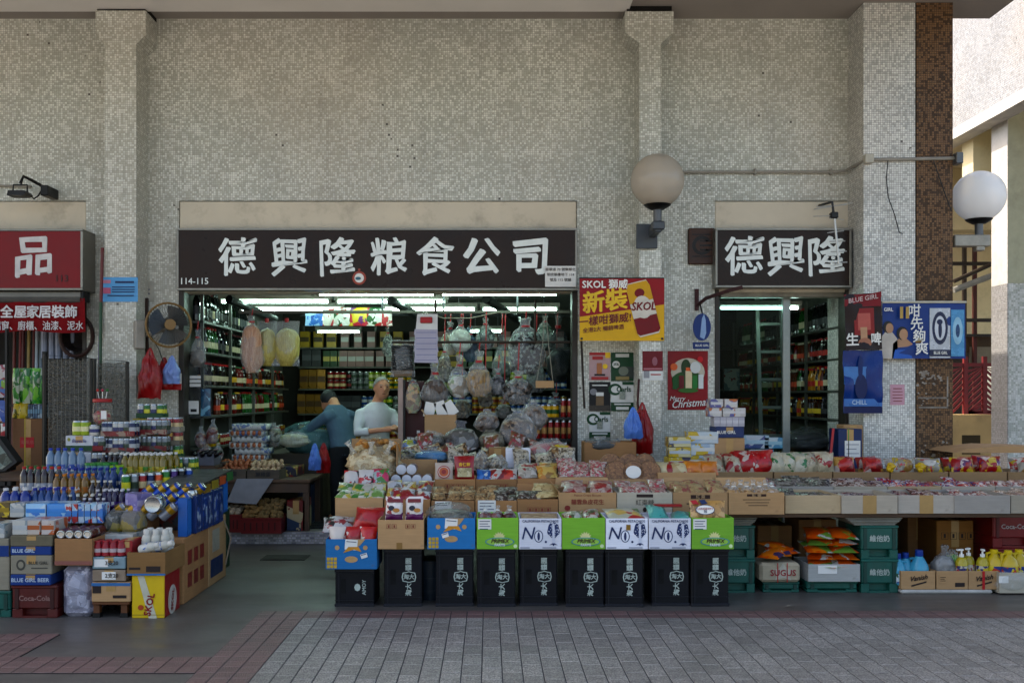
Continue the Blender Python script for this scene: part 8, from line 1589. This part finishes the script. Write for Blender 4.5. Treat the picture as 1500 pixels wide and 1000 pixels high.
for k in range(5): part('pleat', MB().tube([(-.13 + k*.07, .01*(k % 2), 0), (-.13 + k*.07, .01*(k % 2), .42)], .03, 8), mat('#8a90a0', .5, var=.15), o)
o = thing('basket', 'round brown basket rim hanging in the left shopfront', 'basket', (X(112, 9.8), 9.8, Z(492, 9.8))); part('rim', MB().tube([(.16*math.cos(R(k*18)), 0, .2*math.sin(R(k*18))) for k in range(20)], .02, 6, closed=True), mat('#3a1f14', .6), o); part('weave', MB().lathe([(.155, 0), (.12, .12), (.03, .16)], 18, axis='Y', cap=False), mat('#241610', .7), o)
pack('toy1', .1, .3, .03, pr(('#a8a09a', '#8a2a3a', '#3a6a9a', '#7a9a3a', '#b0a8a8'), 12), 93); place('toy1', 'toy_packet', 'tall narrow printed packet at the left edge', 'packet', (X(3, 9.2), 9.2, Z(582, 9.2)), 0); pack('toy2', .12, .2, .03, pr(('#3a5a9a', '#a8a8b0', '#a86a2a', '#2a4a8a'), 14), 94); place('toy2', 'toy_packet', 'blue printed packet below the narrow one at the left edge', 'packet', (X(3, 9.2), 9.2, Z(618, 9.2)), 0); place('hp1', 'toy_packet', 'small white packet below the blue one at the left edge', 'packet', (X(7, 9.2), 9.2, Z(638, 9.2)), 0, None, .6)
o = thing('display_case', 'tilted glass topped case edge at the left edge', 'case', (X(-2, 8.7), 8.7, Z(690, 8.7))); part('case_body', MB().poly([(-.3, 0), (.05, 0), (.16, .08), (0, .3), (-.3, .3)], 0, .12), DKGREY, o, 0); part('contents', MB().poly([(-.28, .02), (.03, .02), (.12, .085), (-.02, .27), (-.28, .27)], -.004, .003), pr(('#4a5a54', '#6a7a74', '#8a8f84', '#2a3a34'), 12), o, 0)
o = thing('slat_shutter', 'dark slatted box low at the left edge', 'box', (X(0, 8.9), 8.9, .3))
for k in range(8): part('slat', MB().box(-.3, .1, 0, .1, k*.07, k*.07 + .06, 0, .006), mat('#3a3836', .6), o)
part('rack_post', MB().box(X(15, 9.0) - X(0, 8.9), X(18, 9.0) - X(0, 8.9), 0, .04, -.3, 1.75), BLACK, o, 0)
tag(part('rack_post', MB().box(-.015, .015, 0, .04, 0, Z(515, 9.25)), BLACK, None, 0, loc=(X(64, 9.2), 9.2, 0)), 'black upright post beside the tall brown carton', 'post')
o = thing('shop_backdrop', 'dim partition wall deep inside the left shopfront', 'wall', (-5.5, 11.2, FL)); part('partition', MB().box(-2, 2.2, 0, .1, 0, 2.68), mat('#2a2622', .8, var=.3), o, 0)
# ---------------------------------------------------------------- egg table inside the wide doorway
Ye = 9.86; ez = Z(702, Ye)
o = thing('egg_table', 'worn wooden table with egg crates at the left of the wide doorway', 'table', (X(385, Ye), Ye, FL)); w = (X(455, Ye) - X(316, Ye))/2; zt_ = ez - FL
for k in range(5): part('plank', MB().box(-w, w, k*.15 + .003, k*.15 + .147, zt_ - .03, zt_, 0, .004), WD, o)
part('apron', MB().box(-w + .03, w - .03, .03, .05, zt_ - .13, zt_ - .031), WD, o, 0)
for lx in (-w + .05, w - .05):
    for ly in (.04, .68): part('leg', MB().box(lx - .03, lx + .03, ly, ly + .05, 0, zt_ - .03), WD, o, 0)
o = thing('paper_sheet', 'large pale paper sheet hanging down from the egg table', 'paper', (X(368, Ye - .01), Ye - .012, Z(735, Ye))); part('sheet', MB().poly([(-.24, -.0), (.05, -.02), (.22, .23), (-.14, .23)], 0, .004), mat('#8a8a8c', .7), o, 0)
EGGB = mat('#9a5f3c', .5, var=.1); EGGW = mat('#b09878', .5, var=.08)
PROTO['egg'] = ell(MB(), (0, 0, .022), (.021, .021, .026), 10, 7).mesh('egg', EGGB); PROTO['eggw'] = ell(MB(), (0, 0, .022), (.021, .021, .026), 10, 7).mesh('egg', EGGW)
for nm, key, a, b, py in (('brown', 'egg', 313, 360, 687), ('cream', 'eggw', 362, 409, 688)):
    o, w, h = carton('low worn crate of %s eggs on the egg table' % nm, a, b, ez + .001, Z(py, Ye) - ez, Ye + .01, .34, card('#5f564a', .3), flaps=False, name='egg_crate', cat='crate'); text('鮮雞蛋', .05, o, (0, -.004, h*.5), mat('#2a2a2c', .6), bold=.02, wob=.06)
    n = 0
    for r_ in range(4):
        for k in range(6):
            for lv in range(2 if r_ else 1): tag(link('egg', PROTO[key], None, (X(a + 4 + k*7.4 + (2 if r_ % 2 else 0), Ye), Ye + .05 + r_*.065, ez + h - .03 + lv*.035 + r_*.012 + rnd.uniform(0, .006)), (rnd.uniform(-.4, .4), rnd.uniform(-.5, .5), 0)), '%s egg, %s from left in %s row%s of its crate' % (nm, ordn(k), ('front', 'second', 'third', 'rear')[r_], '' if not r_ else (', lower layer' if lv == 0 else ', upper layer')), 'egg', '%s eggs in the crate' % nm)
TRW = pr(('#a5a5a0', '#b0b0aa', '#a5a5a0', '#5a6a8a'), 14, .7)
for lv in range(6):
    o = thing('egg_tray', 'white egg tray, %s up in the stack on the egg table' % ordn(lv), 'egg tray', (X(362 + (2 if lv % 2 else -2) + (4 if lv < 2 else 0), 10.25), 10.25, ez + .16 + lv*.062)); wv = .17
    mb = MB(); n = 24; vs = []
    for i in range(n + 1):
        x = -wv + 2*wv*i/n; zz = .014*math.cos(i*math.pi*.5)
        mb.v += [(x, 0, .0 + zz*.4), (x, 0, .052 + zz), (x, .3, .052 + zz), (x, .3, .0 + zz*.4)]
    for i in range(n):
        for q in range(4): mb.f.append([i*4 + q, (i+1)*4 + q, (i+1)*4 + (q+1) % 4, i*4 + (q+1) % 4]); mb.m.append(0)
    mb.f += [[0, 1, 2, 3], [n*4 + q for q in (3, 2, 1, 0)]]; mb.m += [0, 0]
    part('tray', mb, TRW, o, 60)
    if lv % 2 == 0:
        for k in range(6): link('egg', PROTO['egg'], o, (-wv + .03 + k*.056, .006, .012))
o, w, h = carton('plain box carrying the stacked egg trays', 336, 392, ez + .001, .157, 10.2, .4, CARD, False)
o = thing('fish_tin_tray', 'dark printed tray of packets behind the cream eggs', 'tray', (X(412, 10.2), 10.2, ez + .001)); part('box_body', MB().box(-.16, .16, 0, .4, 0, .1, 0, .006), pr(('#1a2448', '#8f1a20', '#a89a5a', '#2a2a3a'), 12), o)
sk('plastic_heap', 'heap of blue green plastic bags on the inner counter', 408, 492, 618, 668, 10.7, mat('#3f6264', .5), film('#6a9a98', .55), .0, .8, 81, depth=.6)
sk('corn_bag', 'clear bag of pale corn cobs on the inner counter', 405, 450, 632, 655, 10.4, fibre('#a0a084', '#8a8f74', 20), FILM, .1, .85, 82, depth=.5)
sk('herb_bag', 'clear bag of dried herbs beside the egg trays', 385, 412, 620, 655, 10.5, DRY('#5a5a48', '#7d7a66', '#3a382c'), FILM, .15, .8, 83)
o = thing('inner_counter', 'dark wooden counter running into the shop beside the egg table', 'counter', (X(452, 10.75), 10.72, FL)); part('body', MB().box(-.5, .14, 0, 1.4, 0, .72, 0, .006), mat('#3a3226', .6, dirt=.3), o)
for k in range(4): part('door_panel', MB().box(.1405, .146, .05 + k*.33, .34 + k*.33, .05, .66, 0, .003), mat('#4a4130', .6), o)
hbag('light blue plastic bag hanging on the egg table corner', 452, 470, 655, 688, 9.9, BB, 84); hbag('red plastic bag hanging beside the light blue one at the egg table', 464, 484, 655, 692, 10.05, RB, 85)
# vegetables in red baskets on the step
RBK = mat('#6a0f14', .4, var=.15, dirt=.15)
def basket(label, a, b, t, bt, Y, d=.36):
    w = (X(b, Y) - X(a, Y))/2; h = Z(t, Y) - FL - .003; o = thing('plastic_basket', label, 'basket', (X((a+b)/2, Y), Y, FL + .003)); mb = MB()
    mb.box(-w, w, 0, .01, 0, h).box(-w, w, d - .01, d, 0, h).box(-w, -w + .01, .01, d - .01, 0, h).box(w - .01, w, .01, d - .01, 0, h).box(-w + .01, w - .01, .01, d - .01, 0, .012)
    part('basket_body', mb, RBK, o); part('rim', MB().box(-w - .008, w + .008, -.008, -.0005, h - .02, h, 0, .003), RBK, o)
    for k in range(6): part('slot', MB().box(-w*.85 + k*w*.3, -w*.85 + k*w*.3 + .012, -.001, .0, h*.2, h*.7), mat('#2a0508', .8), o, 0)
    return h
hb = basket('red plastic basket of onions on the shop step', 316, 353, 753, 783, 9.78); hb2 = basket('wide red plastic basket of ginger and potatoes on the shop step', 353, 412, 758, 785, 9.70)
POT = mat('#7d6640', .8, var=.2, bump=.3, bs=50); ONI = mat('#a0907a', .5, var=.15)
PROTO['pot'] = blob(.075, .06, .055, 3, 0, .1, 10, 7).mesh('potato', POT, 60); PROTO['oni'] = ell(MB(), (0, 0, .03), (.032, .032, .03), 10, 7).mesh('onion', ONI); PROTO['ging'] = blob(.11, .06, .05, 8, 0, .3, 12, 8).mesh('ginger', mat('#86693e', .8, var=.2), 60)
for r_ in range(4):
    for k in range(4): tag(link('onion', PROTO['oni'], None, (X(321 + k*8.5, 9.8), 9.83 + r_*.07, FL + hb - .03 + r_*.012 + rnd.uniform(0, .02))), 'pale onion, %s from left in the %s row of the red basket' % (ordn(k), ('front', 'second', 'third', 'rear')[r_]), 'onion', 'onions')
for r_ in range(5):
    for k in range(7): tag(link('potato' if k > 2 else 'ginger_root', PROTO['pot' if k > 2 else 'ging'], None, (X(358 + k*8, 9.72) + rnd.uniform(-.01, .01), 9.75 + r_*.065, FL + hb2 - .03 + r_*.032 + rnd.uniform(0, .02)), (rnd.uniform(-.5, .5), rnd.uniform(-.5, .5), rnd.random()*3)), '%s, %s from left in the %s row of the wide red basket' % ('potato' if k > 2 else 'ginger root', ordn(k), ('front', 'second', 'third', 'fourth', 'rear')[r_]), 'potato' if k > 2 else 'ginger', 'roots in the wide basket')
o, w, h = carton('small open carton of vegetables under the egg table', 322, 350, FL + .003, .3, 10.2, .3, CARD); o, w, h = carton('red and blue printed carton beside the wide basket', 420, 447, FL + .003, .3, 9.9, .35, pr(('#7a1a1c', '#2a3f5a', '#a89a7a', '#6a1a1a'), 7), False)
teal_crate('dark blue crate beside the printed carton under the egg table', 436, 455, FL + .003, .42, 10.3, .3, False, m=mat('#12304f', .45), m2=mat('#0c2038', .5)); sack('eggplant', .07, .07, .1, mat('#15101c', .25), FILM, 86, .1, .9)
o, w, h = carton('grey plastic tub of dark vegetables left of the brown eggs', 283, 313, .78, .11, 9.7, .25, mat('#5f6068', .5), flaps=False)
for k in range(8): tag(part('aubergine', blob(.05, .05, .11, k, 0, .08, 10, 8), mat('#141118', .25), None, 60, loc=(X(287 + (k % 4)*7, 9.72), 9.76 + .07*(k//4), .86 + .015*(k//4)), rot=(R(70), 0, R(20*k))), 'dark glossy aubergine in the grey tub, %s from left, %s row' % (ordn(k % 4), ('front', 'rear')[k//4]), 'aubergine', 'aubergines')
bench('stool under the grey tub of dark vegetables', X(278, 9.7), X(316, 9.7), 9.68, 10.0, .778)
for k, (a, b, t, bt) in enumerate(((283, 301, 625, 655), (300, 318, 615, 650), (285, 310, 648, 675), (308, 325, 650, 675))): sk('snack_bag', 'clear bag of reddish dried goods by the left jamb, %s one' % ('upper left', 'upper right', 'lower left', 'lower right')[k], a, b, t, bt, 9.95, DRY('#6a2a20', '#8a6a4a', '#4a1a14'), FILM, .25, .7, 90 + k)
bench('shelf board under the bags of dried goods by the left jamb', X(278, 9.93), X(330, 9.93), 9.93, 10.2, .80)
# noodles, posters and clear boxes hung before the left shelves
o = thing('hanging_display', 'clear hanging pocket sheet with white cards and a blue packet by the left jamb', 'display', (X(287, 9.97), 9.97, Z(612, 9.97))); part('pocket_sheet', MB().box(-.13, .16, 0, .006, 0, .56), film('#5a5c60', .35), o, 0); part('white_card', MB().box(-.07, .03, -.008, -.004, .04, .17), PAPER, o, 0); part('card_picture', MB().box(-.05, .01, -.01, -.0085, .06, .09), DKGREY, o, 0); part('blue_packet', pillow(.1, .27, .03, 3), pr(('#2a5a74', '#6a9aad', '#1a3f5a'), 14), o, 60, loc=(.1, -.012, .02))
for k in range(3): part('white_card', MB().box(-.06, .05, -.008, -.004, .31 + k*.04, .34 + k*.04), PAPER, o, 0)
